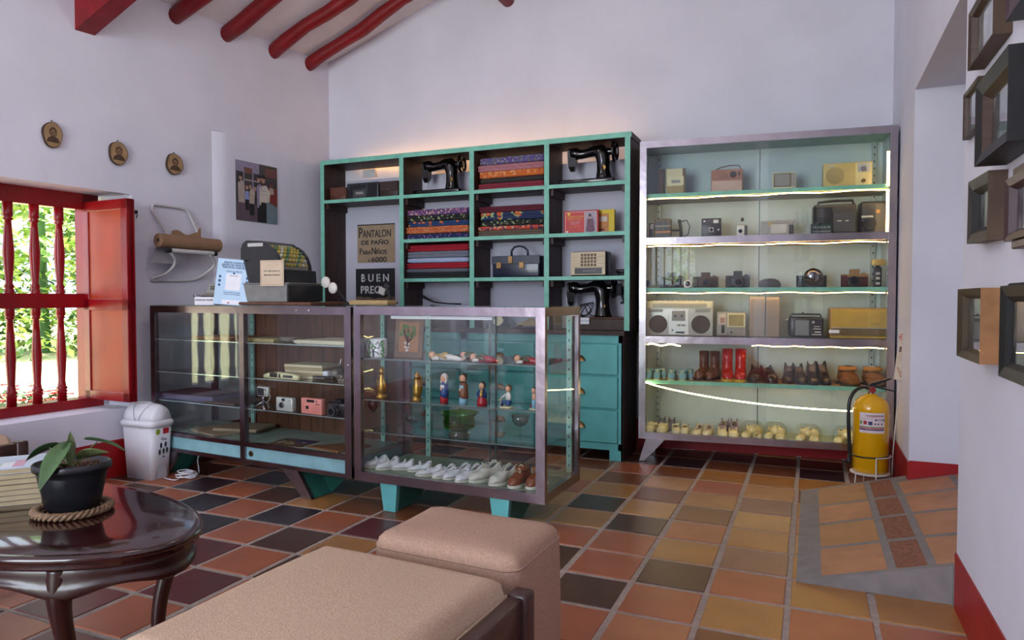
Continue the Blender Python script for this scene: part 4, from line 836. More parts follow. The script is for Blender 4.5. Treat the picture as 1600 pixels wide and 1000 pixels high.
# ================================================================ SHELF UNIT CONTENTS
def sewing(name, label, loc, L, H, rotz=0, bed=True, wheel_r=.07, gold_badge=True, crank=False):
    t_ = thing(name, label, 'sewing machine', loc, rotz)
    z0 = 0
    if bed:
        b = MB(); b.box(-.11*L/.3, L+.07, -.05, .10, .012, .04, 0, .006); b.build('bed', blackg, t_)
        for x in (-.02, L*.92): b = MB(); b.box(x, x+.06, -.03, .08, 0, .014); b.build('bed_foot', black2, t_); z0 = .04
    b = MB(); pth = [(-.11, .93, .012), (-.06, .90, .034), (.02, .83, .052), (.12, .79, .046), (.26, .775, .038), (.45, .80, .038), (.64, .84, .048), (.80, .83, .062), (.88, .70, .066), (.90, .5, .056), (.91, .25, .058), (.92, .06, .068), (.92, .0, .072)]
    b.tube([(x*L, .025, z0+z*H) for x, z, r in pth], [r*H/.24 for x, z, r in pth], 14, flat=.85); b.build('arm', blackg, t_)
    b = MB(); b.rings([[(s*.027*k-.008, .025+c*.026*k, z0+z*H) for s, c in ((-1, -1), (1, -1), (1, 1), (-1, 1))] for z, k in ((.28, .5), (.42, .95), (.70, 1.1), (.90, 1.15), (.97, .7))], 0, True, False); b.build('head', blackg, t_)
    b = MB(); b.box(-.0395, -.036, .006, .044, z0+H*.42, z0+H*.88); b.build('face_plate', chromed, t_)
    b = MB(); b.cyl((0, .025, z0+.012), (0, .025, z0+H*.34), .0035, n=8); b.box(-.01, .01, .012, .036, z0+.006, z0+.012); b.cyl((.018, .02, z0+H*.18), (.018, .02, z0+H*.34), .002, n=6); b.build('needle_bar', chromed, t_)
    b = MB(); wx = L+.058; zc = z0+H*.80; n = 28
    b.tube([(wx, .025+wheel_r*cos(a), zc+wheel_r*sin(a)) for a in [2*pi*k/n for k in range(n)]], .010, 8, closed=True)
    b.cyl((L+.0, .025, zc), (wx+.014, .025, zc), .026, .022, 16)
    for k in range(6): a = k*pi/3; b.tube([(wx, .025, zc), (wx, .025+wheel_r*cos(a), zc+wheel_r*sin(a))], .006, 6)
    b.build('hand_wheel', blackg, t_)
    b = MB(); b.cyl((L*.55, .025, z0+H*.88), (L*.55, .025, z0+H*1.05), .002, n=6); b.build('spool_pin', chromed, t_)
    b = MB(); b.cyl((L*.95, -.0165-.004, z0+H*.30), (L*.95, -.024-.004, z0+H*.30), .018, n=18); b.build('badge', mat('gilt_badge', '9a7430', .4, .6, var=.4, scale=120), t_)
    b = MB()
    for k in range(7): b.ball((L*(.18+.07*k), -.004, z0+H*(.815+.006*(k % 2))), .007, (1.3, .3, .5), 5)
    b.build('gilt_decoration', mat('worn_gilt', 'b8a06a', .4, .6, var=.4, scale=120), t_)
    b = MB(); b.cyl((L*.86, -.02, z0+H*.72), (L*.86, -.032, z0+H*.72), .012, n=14); b.build('tension_disc', chromed, t_)
    if crank:
        b = MB(); b.box(wx+.015, wx+.06, -.0, .05, zc-.05, zc+.03, 0, .01); b.tube([(wx+.05, .02, zc-.02), (wx+.07, .0, zc-.085), (wx+.075, -.01, zc-.10)], .006, 8); b.build('crank_gear', black2, t_)
        b = MB(); b.tube([(wx+.055, -.02, zc-.10), (wx+.08, -.02, zc-.102), (wx+.12, -.02, zc-.10), (wx+.135, -.02, zc-.10)], [.006, .009, .011, .004], 8); b.build('crank_handle', blackg, t_)
    return t_
ZS1, ZS2, ZS3, ZSC = 1.894, 1.555, 1.256, .883
p, w, h = US(664, 720, 250, 299, ZS1, .12); sewing('sewing_machine', 'black sewing machine in the second top cell of the teal shelf', p-Vector((w/2-.01, 0, 0)), .24, .235, wheel_r=.06)
p, w, h = US(895, 950, 228, 285, ZS1, .12); sewing('sewing_machine', 'black sewing machine with a big wheel in the rightmost top cell', p-Vector((w/2, 0, 0)), .24, .235, wheel_r=.072)
p, w, h = US(897, 982, 498, 516, ZSC, .06)
wbx = thing('wooden_box', 'dark wooden box under the hand-cranked sewing machine', 'box', p, 0)
b = MB(); b.box(-w/2, w/2, 0, .17, 0, .082, 0, .004, 1); b.build('box', dwood, wbx)
b = MB(); b.box(-w/2-.006, w/2+.006, -.006, .176, .082, .09, 0, .002, 1); b.build('lid_rim', mwood, wbx)
sewing('sewing_machine', 'old hand-cranked black sewing machine on a wooden base, lower right of the shelf', p+Vector((-w/2-.035, .05, .091)), .245, .25, bed=False, wheel_r=.066, crank=True)
b = MB(); rs = random.Random(5)
for q in range(4):
    b.tube([(.045*cos(a)*(1+.2*sin(q))+.006*q, .004*q, .045+.04*sin(a+q*.3)*(1+.1*q)) for a in [2*pi*k/18 for k in range(17)]], .004, 6)
b.tube([(0, 0, .09), (.02, 0, .03), (.05, 0, .005), (.09, .01, .0)], .004, 6)
b.build('power_cord', black2, loc=p+Vector((-w/2+.065, .03, .096)), label='coil of black cord hanging under the arm of the hand-cranked machine', cat='cord')
pc = onl(907, 503, (-2.38, UY-.0), 0); b = MB(); b.box(-.048, .048, 0, .001, 0, .045); tcard = thing('notice_card', 'small white notice card on the front of the wooden base', 'card', (pc.x, UY+.046, .925), 0)
b.build('card', paperw, tcard); b = MB(); b.text('FAVOR NO TOCAR', .0125, 0, -.001, .018); b.build('lettering', blueink, tcard)
# folded cloth, one object a piece
def cloth_pile(x0, x1, zbase, items, grp, off=.035, seed=1):
    rs = random.Random(seed); z = zbase
    for lb, m, hh, jx in reversed(items):
        p, w, h = US(x0+jx, x1, 300, 320, z, off+rs.uniform(0, .02)); wd = w; b = MB()
        # a folded length: rounded stack of two or three folds
        nf = 2 if hh > .035 else 1; fh = hh/nf
        def sec(x):
            e = 1-.25*max(0, (abs(x)/(wd/2)-.96)/.04)
            out = []
            for k in range(nf):
                zc = (k+.5)*fh
                for a in (-1.2, -.6, 0, .6, 1.2): out.append((x, -.012*cos(a)*1.0+.012, zc+fh*.5*sin(a)/sin(1.2)*.98*e))
            back = [(x, .21, hh*.97), (x, .21, hh*.03)]
            return out+back
        xs_ = [-wd/2, -wd/2+.004]+[-wd/2+wd*k/12 for k in range(1, 12)]+[wd/2-.004, wd/2]
        R = []
        for i, x in enumerate(xs_):
            r = sec(x); sag = .0015*sin(i*1.3+seed+z*40); R.append([(a, b_+sag*.5+(0.004 if i in (0, len(xs_)-1) else 0), c+sag*(.3 if 0 < c < hh else 0)) for a, b_, c in r])
        b.rings(R, 0, True, True); b.build('folded_cloth', m, loc=p, rotz=rs.uniform(-.012, .012), label=lb, cat='cloth', group=grp); z += hh+.0012
fl = print_cloth
multi = fl('multicolour_floral', ('6b4a7a', 'd9a25c', 'c4c0b0', 'b04a70', '3a2f6a'), 55); blackfl = fl('black_white_floral', ('17181c', 'd8d8d0', '8d9a6a', '22242a', '2c3026'), 45); blueor = fl('blue_orange_floral', ('1d3a66', 'd9b04c', 'c8622c', '1d3a66', '1f3c6a'), 24)
paisley = fl('orange_paisley', ('b4522c', 'd9a078', 'a8442a', 'c96a3c', 'c08a60'), 60); navyfl = fl('navy_star_flowers', ('1c2a55', 'c08aa8', '8a5a9a', '1c2a55', '1b2850'), 50)
purplefl = fl('purple_floral', ('5a4a86', 'c48a9a', '8a84b4', '3c3a66', '6a6a58'), 48); ging = fl('red_gingham', ('d8c4c8', 'a02a44', '7a1a34'), 60, 'check'); medal = fl('orange_medallion', ('c4662a', 'a03a1e', 'd8a06a', 'c8743a', 'b85a2a'), 30); navybig = fl('navy_big_flowers', ('1e2c50', 'd8a04c', 'c0542c', '8aa878', '1e2c50'), 16); orp = fl('coral_print', ('c44a34', '2a2440', 'd8b48a', 'c44a34', '3a3a5a'), 40); brst = fl('brown_pinstripe', ('3f332c', '8a7a68'), 26, 'stripe')
def plain(n, c): return mat(n, c, .85, var=.06, scale=30, bump=.1, bscale=200)
cloth_pile(636, 731, ZS2, [('multicoloured small-flower cloth, top of the pile below the left sewing machine', multi, .045, 0), ('black and white floral cloth in the pile of five below the left sewing machine', blackfl, .043, 0), ('blue cloth with yellow-orange flowers, middle of the pile below the left machine', blueor, .040, 2), ('orange paisley cloth, second from the bottom below the left sewing machine', paisley, .052, -2), ('navy cloth with small star flowers, bottom of the pile below the left machine', navyfl, .042, -4)], 'folded cloths, second column upper pile', seed=2)
cloth_pile(636, 731, ZS3, [('crimson plain cloth, top of the plain pile', plain('crimson_cloth', '9a1226'), .05, 0), ('mid grey plain cloth just under the top crimson one', plain('mid_grey_cloth', '6c6f7c'), .05, 0), ('light blue plain cloth in the plain pile', plain('light_blue_cloth', '9caac8'), .035, 0), ('crimson plain cloth, lower one under the light blue', plain('crimson_cloth', '9a1226'), .043, -2), ('thin grey plain cloth above the black one', plain('dark_grey_cloth', '5a5d68'), .03, -3), ('black plain cloth, bottom of the plain pile', plain('black_cloth', '1c1d22'), .043, -3)], 'folded plain cloths, second column lower pile', seed=3)
cloth_pile(747, 849, ZS1, [('purple floral cloth, topmost of the pile in the third top cell', purplefl, .050, 3), ('red gingham cloth in the third top cell', ging, .050, 0), ('orange medallion cloth in the third top cell', medal, .048, 2), ('dark plain cloth between the orange and maroon ones, third top cell', plain('charcoal_cloth', '2b2626'), .035, 3), ('maroon plain cloth at the bottom of the third top cell', plain('maroon_cloth', '7a2434'), .048, 0)], 'folded cloths, third column top pile', seed=4)
cloth_pile(747, 849, ZS2, [('maroon plain cloth topping the second pile of the third column', plain('deep_maroon_cloth', '551426'), .045, 2), ('navy cloth with large orange and green flowers', navybig, .058, 4), ('black and white floral cloth in the third column pile', blackfl, .038, 4), ('coral printed cloth above the pinstripe', orp, .03, 0), ('brown pinstriped cloth, bottom of the third column pile', brst, .045, 0)], 'folded cloths, third column lower pile', seed=5)
# leather boxes top left
lbr = mat('saddle_brown_leather', '5c3324', .45, var=.2); dbr = mat('dark_leather', '33221c', .5, var=.2)
p, w, h = US(515, 540, 290, 311, ZS1, .06); T_ = gadget('leather_case', 'saddle brown leather camera case, left end of the top shelf', 'case', p, 0, w, h, .12, lbr, [('b', 'flap', .05, .35, .95, .98, .004, lbr), ('c', 'stud', .5, .42, .05, .007, brass)], bev=.012)
p, w, h = US(542, 591, 285, 311, ZS1, .07); gadget('cassette_radio', 'dark portable cassette radio between two leather cases', 'radio', p, 0, w, h, .1, mat('gunmetal_plastic', '2e3238', .35), [('b', 'cassette_door', .22, .1, .62, .55, .006, mat('mid_charcoal_plastic', '45454a', .4)), ('b', 'window', .3, .3, .54, .45, .008, greyp), ('b', 'dial', .1, .68, .6, .88, .004, blackp), ('g', 'speaker', .66, .12, .96, .9, 6, blackp), ('g', 'speaker', .03, .12, .18, .6, 4, blackp)], bev=.006)
p, w, h = US(593, 622, 283, 309, ZS1, .07); gadget('leather_case', 'dark brown leather case beside the second column, top shelf', 'case', p, 0, w, h, .13, dbr, [('b', 'flap', .05, .4, .95, .97, .004, dbr), ('c', 'stud', .5, .48, .05, .006, brass)], bev=.012)
BY = UY+UD-.002
def bp(px, py): q = on(px, py, Y=BY); return q
q0, q1 = bp(567, 278), bp(586, 264); b = MB(); b.box(0, q1.x-q0.x, -.001, 0, 0, q1.z-q0.z); b.build('paper_note', mat('pale_paper', 'cfd0d4', .8), loc=(q0.x, BY, q0.z), label='small pale paper note stuck behind the top left cell', cat='paper')
q0, q1 = bp(559, 411), bp(617, 349); w, h = q1.x-q0.x, q1.z-q0.z
T_ = thing('price_poster', 'brown paper poster hand-lettered PANTALON DE PAÑO PARA NIÑOS', 'poster', ((q0.x+q1.x)/2, BY, q0.z)); b = MB(); b.box(-w/2, w/2, -.002, 0, 0, h); b.build('sheet', mat('aged_brown_paper', 'a08a70', .8, var=.1), T_)
b = MB(); b.box(-w/2, w/2, -.004, -.001, h-.006, h+.002); b.build('hanging_strip', black2, T_)
b = MB()
L_ = -w/2+.02
b.text('P', h*.38, L_-.008, -.004, h*.66, align='LEFT', sx=.68, bold=.0012); b.text('ANTALON', h*.27, L_+.034, -.004, h*.665, align='LEFT', sx=.68, bold=.0012)
b.text('DE PAÑO', h*.16, 0-.01, -.004, h*.475, sx=1.25, bold=.0012)
b.text('P', h*.23, L_, -.004, h*.22, align='LEFT', sx=.8, bold=.001); b.text('ARA', h*.15, L_+.032, -.004, h*.22, align='LEFT', sx=.9, bold=.001); b.text('N', h*.25, L_+.118, -.004, h*.22, align='LEFT', sx=.8, bold=.001); b.text('IÑOS', h*.16, L_+.158, -.004, h*.22, align='LEFT', sx=.95, bold=.001)
b.text('6000', h*.2, .03, -.004, h*.01, sx=1.2, bold=.0008)
for x in (-.075, -.065): b.box(x, x+.004, -.004, -.002, h*.02, h*.08)
b.v = [(x, y, max(.001, z)) for x, y, z in b.v]; b.build('lettering', ink, T_)
q0, q1 = bp(557, 474), bp(617, 419); w, h = q1.x-q0.x, q1.z-q0.z
T_ = thing('price_sign', 'black stencilled sign reading BUEN PRECIO', 'sign', ((q0.x+q1.x)/2, BY, q0.z)); b = MB(); b.box(-w/2, w/2, -.006, 0, 0, h, 0); b.build('board', mat('black_sprayed_board', '16161a', .6, var=.3, scale=14), T_)
b = MB(); b.grid(lambda u, v: (-w/2+w*u, -.0065, h*v*(.17+.025*sin(9*u)+.015*sin(23*u))), 30, 1); b.build('bare_strip', mat('bare_brown_board', '6e5a48', .7, var=.2), T_)
b = MB(); b.text('B U E N', h*.30, .002, -.008, h*.63, sx=.95, bold=.0022); b.text('PRECIO', h*.30, 0, -.008, h*.29, sx=.98, bold=.0022)
b.build('lettering', mat('off_white_paint', 'c9c9cc', .6), T_)
b = MB()
for x in (-.098, -.032, .036, .1): b.box(x-.003, x+.003, -.0095, -.0085, h*.60, h*.9)
for x in (-.10, -.058, -.018, .03, .062, .1): b.box(x-.002, x+.002, -.0095, -.0085, h*.27, h*.57)
b.build('stencil_bridges', mat('black_sprayed_board', '16161a'), T_)
# pattern boxes, vanity case, radio, small black object
p, w, h = US(905, 960, 322, 359, ZS2, .13); T_ = gadget('booklet_box', 'yellow boxed set leaning behind the red one', 'box', p, 0, w, h, .03, mat('yellow_card', 'd2b81a', .5, var=.05), [('b', 'cover_picture', .1, .06, .84, .84, .0015, mat('orange_picture', 'b5742c', .5, var=.3, scale=16)), ('b', 'picture_figure', .5, .12, .72, .22, .0025, mat('crimson_shape', '7a1c28', .5)), ('b', 'picture_sky', .45, .5, .8, .72, .0025, mat('pale_cloth_shape', 'bfb4a8', .5))], bev=.001)
p, w, h = US(881, 935, 324, 360, ZS2, .07); T_ = gadget('booklet_box', 'red boxed sewing course with a dressed figure on its cover', 'box', p, -.0, w, h, .035, mat('red_card', 'a8141c', .45, var=.05), [('b', 'white_border', .04, .03, .95, .95, .001, mat('pale_border', 'd8c8c0', .5)), ('b', 'red_field', .055, .045, .60, .93, .002, mat('bright_red_field', 'b8161c', .45)), ('b', 'cover_photo', .61, .045, .935, .93, .002, mat('grey_rose_photo', '9a8c98', .5, var=.2, scale=20)), ('c', 'yellow_badge', .15, .86, .07, .003, mat('yellow_ink', 'd9b52c', .5)), ('c', 'corner_badge', .1, .08, .06, .003, mat('pale_border', 'd8c8c0')),
    ('t', 'title', 'CONFECCIONES', .325, .70, .105, mat('yellow_ink', 'd9b52c', .5)), ('t', 'title', 'SISTEMA LINEAL', .325, .60, .09, mat('yellow_ink', 'd9b52c')), ('t', 'subtitle', 'CORTE, COSTURA', .33, .49, .06, mat('pale_border', 'd8c8c0')), ('t', 'subtitle', 'Y MODA AL DIA', .33, .41, .06, mat('pale_border', 'd8c8c0')), ('t', 'small_print', 'METODO PRACTICO', .33, .28, .055, mat('yellow_ink', 'd9b52c'))], bev=.001)
b = MB(); ww, hh = w, h; cx = -w/2+.77*w
b.box(cx-.022, cx+.022, -.0035, -.002, h*.06, h*.62, 0, 0); b.prism([(cx-.03, h*.1), (cx+.034, h*.1), (cx+.02, h*.62), (cx-.018, h*.62)], -.0045, -.002, 0); b.ball((cx-.003, -.003, h*.76), .011, (.9, .3, 1.2), 8, 1); b.ball((cx-.003, -.004, h*.72), .007, (.9, .3, 1.1), 8, 2); b.build('cover_figure', [mat('mauve_dress', '6d4a5c', .6, var=.3, scale=60), blackp, cskin], T_)
p, w, h = US(769, 843, 400, 434, ZS3, .06); T_ = gadget('vanity_case', 'navy blue vanity case with brass latches and an arched handle', 'case', p, 0, w, h, .17, mat('navy_leather', '1d2438', .35, coat=.3), [('b', 'lid_line', .0, .60, 1, .62, .002, blackp), ('b', 'lid', -.005, .62, 1.005, .99, .003, mat('navy_leather', '1d2438')), ('b', 'latch', .1, .42, .2, .7, .008, brass), ('b', 'latch', .58, .42, .68, .7, .008, brass), ('b', 'centre_latch', .35, .65, .44, .98, .008, brass), ('tube', 'handle', [(.34, .4, .98), (.34, .4, 1.25), (.4, .4, 1.42), (.5, .4, 1.46), (.6, .4, 1.42), (.68, .4, 1.25), (.69, .4, .98)], .008, mat('navy_leather', '1d2438'))], bev=.012)
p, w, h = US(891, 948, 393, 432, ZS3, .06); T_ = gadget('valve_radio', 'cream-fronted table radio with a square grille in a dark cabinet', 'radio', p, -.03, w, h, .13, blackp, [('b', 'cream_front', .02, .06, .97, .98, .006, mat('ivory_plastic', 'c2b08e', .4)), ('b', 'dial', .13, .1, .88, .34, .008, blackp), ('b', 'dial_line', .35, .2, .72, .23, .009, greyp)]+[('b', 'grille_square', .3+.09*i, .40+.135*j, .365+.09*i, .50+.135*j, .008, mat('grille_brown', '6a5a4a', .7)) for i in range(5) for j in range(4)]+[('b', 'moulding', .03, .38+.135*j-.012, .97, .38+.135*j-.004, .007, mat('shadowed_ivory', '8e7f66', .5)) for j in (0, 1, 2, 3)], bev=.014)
b = MB(); b.lathe([(.05, 0), (.052, .008), (.035, .012), (.035, .02), (.045, .022), (.045, .045), (.0, .048)], sx=1.1, n=20); p, w, h = US(963, 984, 420, 433, ZS3, .1); b.build('ink_pad', blackp, loc=p, label='low black round thing beside the cream radio at the shelf end', cat='tin')
p, w, h = US(657, 735, 458, 476, ZSC, .07); b = MB()
pp = [(657, 461), (666, 466), (678, 472), (700, 474.5), (720, 475)]; b.tube([(lambda q: (q.x, q.y, q.z))(on(x, y, Y=UY+.1)) for x, y in pp], [.013, .012, .006, .005, .006], 8)
zmin = min(v[2] for v in b.v); b.build('iron_handle', black2, label='curved black tool handle rising behind the right counter', cat='tool')
b = MB(); q = on(700, 475, Y=UY+.1); b.box(-.15, .17, -.03, .10, 0, q.z-.001-ZSC-.006, 0, .004); 
b.build('tool_chest', dwood, loc=(q.x, q.y, ZSC), label='dark wooden chest under the curved black tool handle', cat='chest')
p, w, h = US(757, 799, 495, 517, ZSC, .08); T_ = thing('dial_telephone', 'black desk telephone with a pale dial, behind the right counter', 'telephone', p)
b = MB(); b.rings([[(-.09, 0, 0), (.09, 0, 0), (.09, .14, 0), (-.09, .14, 0)], [(-.09, 0, .03), (.09, 0, .03), (.09, .14, .03), (-.09, .14, .03)], [(-.05, .06, .085), (.05, .06, .085), (.05, .12, .085), (-.05, .12, .085)]], 0, True, False); b.build('body', blackg, T_)
b = MB(); b.cyl((0, .02, .05), (0, .008, .055), .038, n=20); b.build('dial', creamp, T_)
b = MB(); b.tube([(-.1, .09, .095), (-.085, .09, .11), (0, .09, .113), (.085, .09, .11), (.1, .09, .095)], [.02, .014, .011, .014, .02], 8); b.build('handset', blackg, T_)
p, w, h = US(802, 860, 497, 518, ZSC, .08); b = MB(); b.grid(lambda u, v: (w*(u-.5), .16*v, .001+(.05+.03*sin(4*u+1)+.012*sin(13*u+5*v))*sin(pi*min(1, u*1.02))**.5*sin(pi*(.08+.84*v))**.6), 24, 12); b.build('cloth_bag', mat('cream_canvas', 'b8a57e', .9, var=.15), loc=p, label='crumpled cream canvas bag beside the black telephone', cat='bag')
p, w, h = US(555, 603, 488, 516, ZSC, .06); gadget('tape_recorder', 'dark tape recorder with two bright knobs, seen through the right counter', 'recorder', p, 0, w, .11, .1, mat('gunmetal_plastic', '2e3238', .35), [('b', 'trim', .02, .9, .98, .98, .003, lwood), ('b', 'trim', .4, .02, .98, .1, .003, lwood), ('c', 'knob', .62, .55, .07, .01, silver), ('c', 'knob', .84, .55, .07, .01, silver), ('c', 'knob', .2, .5, .05, .01, greyp)])
p, w, h = US(655, 735, 495, 517, ZSC, .06)
# ================================================================ LEFT WALL
def wall_thing(name, label, cat, px, py, off=.0, group=None):
    q = onx(px, py, off); return thing(name, label, cat, q, WLr, group)
woods = [mat('wood_slice', '9a7c58', .7, var=.25, scale=14), mat('bark_edge', '3f2c20', .8, var=.3)]
for i, (px, py, ww, hh, lb) in enumerate(((80, 211, .105, .145, 'oval wood-slice portrait nearest the window'), (183, 240, .115, .142, 'middle oval wood-slice portrait with a notch at its right'), (271, 257, .12, .138, 'oval wood-slice portrait nearest the paper rack'))):
    T_ = wall_thing('wood_slice_portrait', lb, 'portrait', px, py, .003, 'three oval portraits on the left wall'); n = 32
    b = MB(); ph = i*.9
    def rr_f(a): return 1+.03*sin(3*a+ph)+.02*sin(5*a+ph*2)
    pl = [(ww/2*cos(2*pi*k/n)*rr_f(2*pi*k/n), hh/2*sin(2*pi*k/n)*rr_f(2*pi*k/n)) for k in range(n)]
    b.prism(pl, -.018, 0, 1); b.build('bark', woods[1], T_)
    b = MB(); b.prism([(x*.93, z*.95) for x, z in pl], -.0195, -.016, 0); b.build('slice_face', woods[0], T_)
    b = MB(); m_ = [mat('burnt_brown', '4a3426', .8, var=.4, scale=60), mat('burnt_face', '7c6046', .8, var=.3, scale=80)]
    b.prism([(ww*.33*cos(a), -hh*.30+hh*.24*sin(a)) for a in [pi*k/12 for k in range(13)]], -.0205, -.019, 0); b.prism([(ww*.19*cos(a), hh*.10+hh*.19*sin(a)) for a in [2*pi*k/16 for k in range(16)]], -.0208, -.019, 0); b.prism([(ww*.13*cos(a), hh*.07+hh*.14*sin(a)) for a in [2*pi*k/16 for k in range(16)]], -.0212, -.0205, 1)
    for x in (-ww*.05, ww*.05): b.box(x-.003, x+.003, -.0217, -.0212, hh*.09, hh*.105)
    b.box(-.002, .002, -.0217, -.0212, hh*.04, hh*.08); b.box(-.006, .006, -.0217, -.0212, hh*.005, hh*.012); b.build('portrait', m_, T_)
    b = MB(); b.cyl((0, 0, hh/2+.006), (0, -.012, hh/2+.008), .003, n=6); b.build('nail', blackp, T_)
# colour photograph of a group in a shop
qa, qb = onx(369, 343, .038), onx(432, 262, .038); w = sqrt((qb.x-qa.x)**2+(qb.y-qa.y)**2); h = onx(369, 249, .038).z-qa.z
T_ = thing('photo_print', 'colour photograph of a shop interior with a group of people', 'photograph', ((qa.x+qb.x)/2, (qa.y+qb.y)/2, qa.z), WLr)
b = MB(); b.box(-w/2, w/2, -.004, 0, 0, h); b.build('print', mat('dark_photo_ground', '3c3638', .4, var=.3, scale=8), T_)
pic = MB(); pm = [mat(n_, c_, .45, var=.12, scale=30) for n_, c_ in (('photo_violet', '8a8098'), ('photo_brown', '6b4038'), ('photo_blue', '8a94c4'), ('photo_beige', 'a89890'), ('photo_ivory', 'c4bab0'), ('photo_black', '1e1a1c'), ('photo_red', '7a2c28'), ('photo_teal_grey', '6c7c86'), ('photo_skin', 'a8806c'), ('photo_dusk', '5c4c54'))]
def R_(x0, x1, z0, z1, mi, d=0): pic.box(-w/2+x0*w, -w/2+x1*w, -.0046-d, -.004, z0*h, z1*h, mi)
def E_(x, z, rx, rz_, mi, d=0): pic.prism([(-w/2+(x+rx*cos(a))*w, (z+rz_*sin(a))*h) for a in [2*pi*k/14 for k in range(14)]], -.0046-d, -.004, mi)
def P_(pts, mi, d=0): pic.prism([(-w/2+x*w, z*h) for x, z in pts], -.0046-d, -.004, mi)
R_(0, 1, 0, .3, 9); R_(0, .55, .82, 1, 0); R_(.18, .38, .80, .90, 1, .0002); R_(.17, .19, .3, .85, 0, .0003); R_(.38, .41, .3, .95, 0, .0003); R_(.18, .55, .68, .70, 3, .0003); R_(.75, 1, .35, .62, 6, .0001); R_(.7, 1, .8, .95, 1, .0001); P_([(.7, 0), (1, 0), (1, .3), (.72, .38)], 7, .0004); P_([(.72, .38), (1, .29), (1, .33), (.76, .41)], 1, .0005)
P_([(.05, .3), (.2, .3), (.19, .62), (.13, .68), (.04, .62)], 3, .0006); E_(.1, .72, .035, .045, 8, .0007); E_(.1, .76, .04, .03, 5, .0008)
P_([(.2, .36), (.3, .36), (.29, .5), (.21, .5)], 2, .0008); R_(.21, .3, .18, .36, 5, .0006); E_(.25, .56, .03, .035, 8, .0008); E_(.33, .58, .03, .035, 8, .0007)
P_([(.3, .3), (.42, .3), (.44, .52), (.36, .56), (.31, .5)], 3, .0009); R_(.31, .42, .1, .3, 5, .0007); E_(.44, .56, .03, .035, 8, .0009)
P_([(.5, .25), (.6, .25), (.62, .62), (.55, .66), (.48, .6)], 0, .001); R_(.5, .6, .03, .25, 5, .0009); E_(.54, .74, .04, .05, 8, .0011); E_(.54, .78, .045, .03, 5, .0012)
P_([(.58, .35), (.74, .35), (.8, .55), (.72, .65), (.6, .63)], 4, .0012); P_([(.5, .0), (.72, .0), (.72, .36), (.55, .36)], 5, .0011); E_(.645, .74, .045, .06, 8, .0013); E_(.65, .79, .055, .035, 5, .0014); R_(.55, .585, .3, .6, 4, .0014); R_(.61, .73, .54, .545, 9, .0014); R_(.61, .73, .48, .485, 9, .0014)
E_(.85, .66, .05, .04, 1, .0009); P_([(.8, .5), (.92, .52), (.9, .62), (.8, .62)], 3, .0008); P_([(.75, .35), (.8, .37), (.82, .55), (.78, .56)], 4, .0013)
pic.build('picture', pm, T_)
# wrapping paper rack
q = onx(290, 380, 0); T_ = thing('paper_rack', 'white tubular wall rack holding a roll of brown wrapping paper', 'rack', q, WLr)
inv = Matrix.Translation(q) @ Matrix.Rotation(WLr, 4, 'Z'); inv = inv.inverted()
def lp(px, py, off): return inv @ onx(px, py, off)
def smooth_pts(P, n=6):
    P = [Vector(p) for p in P]; out = []
    for i in range(len(P)-1):
        a, b_, c, d = P[max(i-1, 0)], P[i], P[i+1], P[min(i+2, len(P)-1)]
        for k in range(n):
            t = k/n; out.append(.5*((2*b_)+(c-a)*t+(2*a-5*b_+4*c-d)*t*t+(3*b_-a-3*c+d)*t**3))
    return out+[P[-1]]
wtube = mat('white_enamel_tube', 'c9c6c6', .3, var=.05)
b = MB(); b.tube(smooth_pts([lp(266, 380, .05), lp(258, 360, .03), lp(240, 333, .02), lp(238, 322, .015), lp(246, 320, .012), lp(285, 326, .012), lp(294, 332, .015), lp(300, 345, .02), lp(313, 372, .05)]), .0085, 8); b.build('upper_loop', wtube, T_)
b = MB(); b.tube(smooth_pts([lp(266, 394, .15), lp(273, 404, .12), lp(271, 416, .09), lp(258, 428, .05), lp(240, 434, .02), lp(238, 438, .012), lp(248, 438, .012), lp(295, 438, .012), lp(315, 431, .03), lp(333, 417, .09), lp(335, 408, .12), lp(328, 398, .15)]), .0085, 8); b.build('lower_loop', wtube, T_)
b = MB(); b.cyl(lp(264, 391, .15), lp(334, 396, .15), .014, n=14); b.build('cross_bar', wtube, T_)
b = MB(); b.cyl(lp(259, 390.5, .15), lp(266, 391, .15), .019, n=14); b.build('end_knob', blackp, T_)
b = MB(); b.cyl(lp(333, 396, .15), lp(338, 396.5, .15), .017, n=14); b.build('end_knob', blackp, T_)
b = MB(); a0, a1 = lp(247, 375, .11), lp(341, 384, .11); 
b.cyl(a0, a1, .044, n=28); b.build('paper_roll', kraft, T_)
b = MB(); dv = (a1-a0).normalized(); b.cyl(a0-dv*.002, a0, .012, n=12); b.build('core', dwood, T_)
b = MB(); b.grid(lambda u, v: tuple(lp(268+46*u, 372+6*u-v*(11+3*sin(9*u)+(8 if u > .93 else 0)), .085-.012*v)), 16, 3); b.build('torn_sheet', kraft, T_)
b = MB(); b.add([lp(244, 385, .06), lp(297, 391, .06), lp(291, 414, .09), lp(236, 410, .09), lp(244, 385, .058), lp(297, 391, .058), lp(291, 414, .088), lp(236, 410, .088)], F6); b.build('cutter_plate', mat('grey_cutter_steel', 'a5a3aa', .4, .3), T_)
q = onx(211, 331, .0); T_ = thing('wall_hook', 'small dark key hook on the wall by the shutter', 'hook', q, WLr)
b = MB(); b.ball((0, -.01, 0), .012, n=8); b.tube([(0, -.012, 0), (.002, -.02, -.02), (0, -.012, -.04)], .003, 6); b.build('hook', blackg, T_)
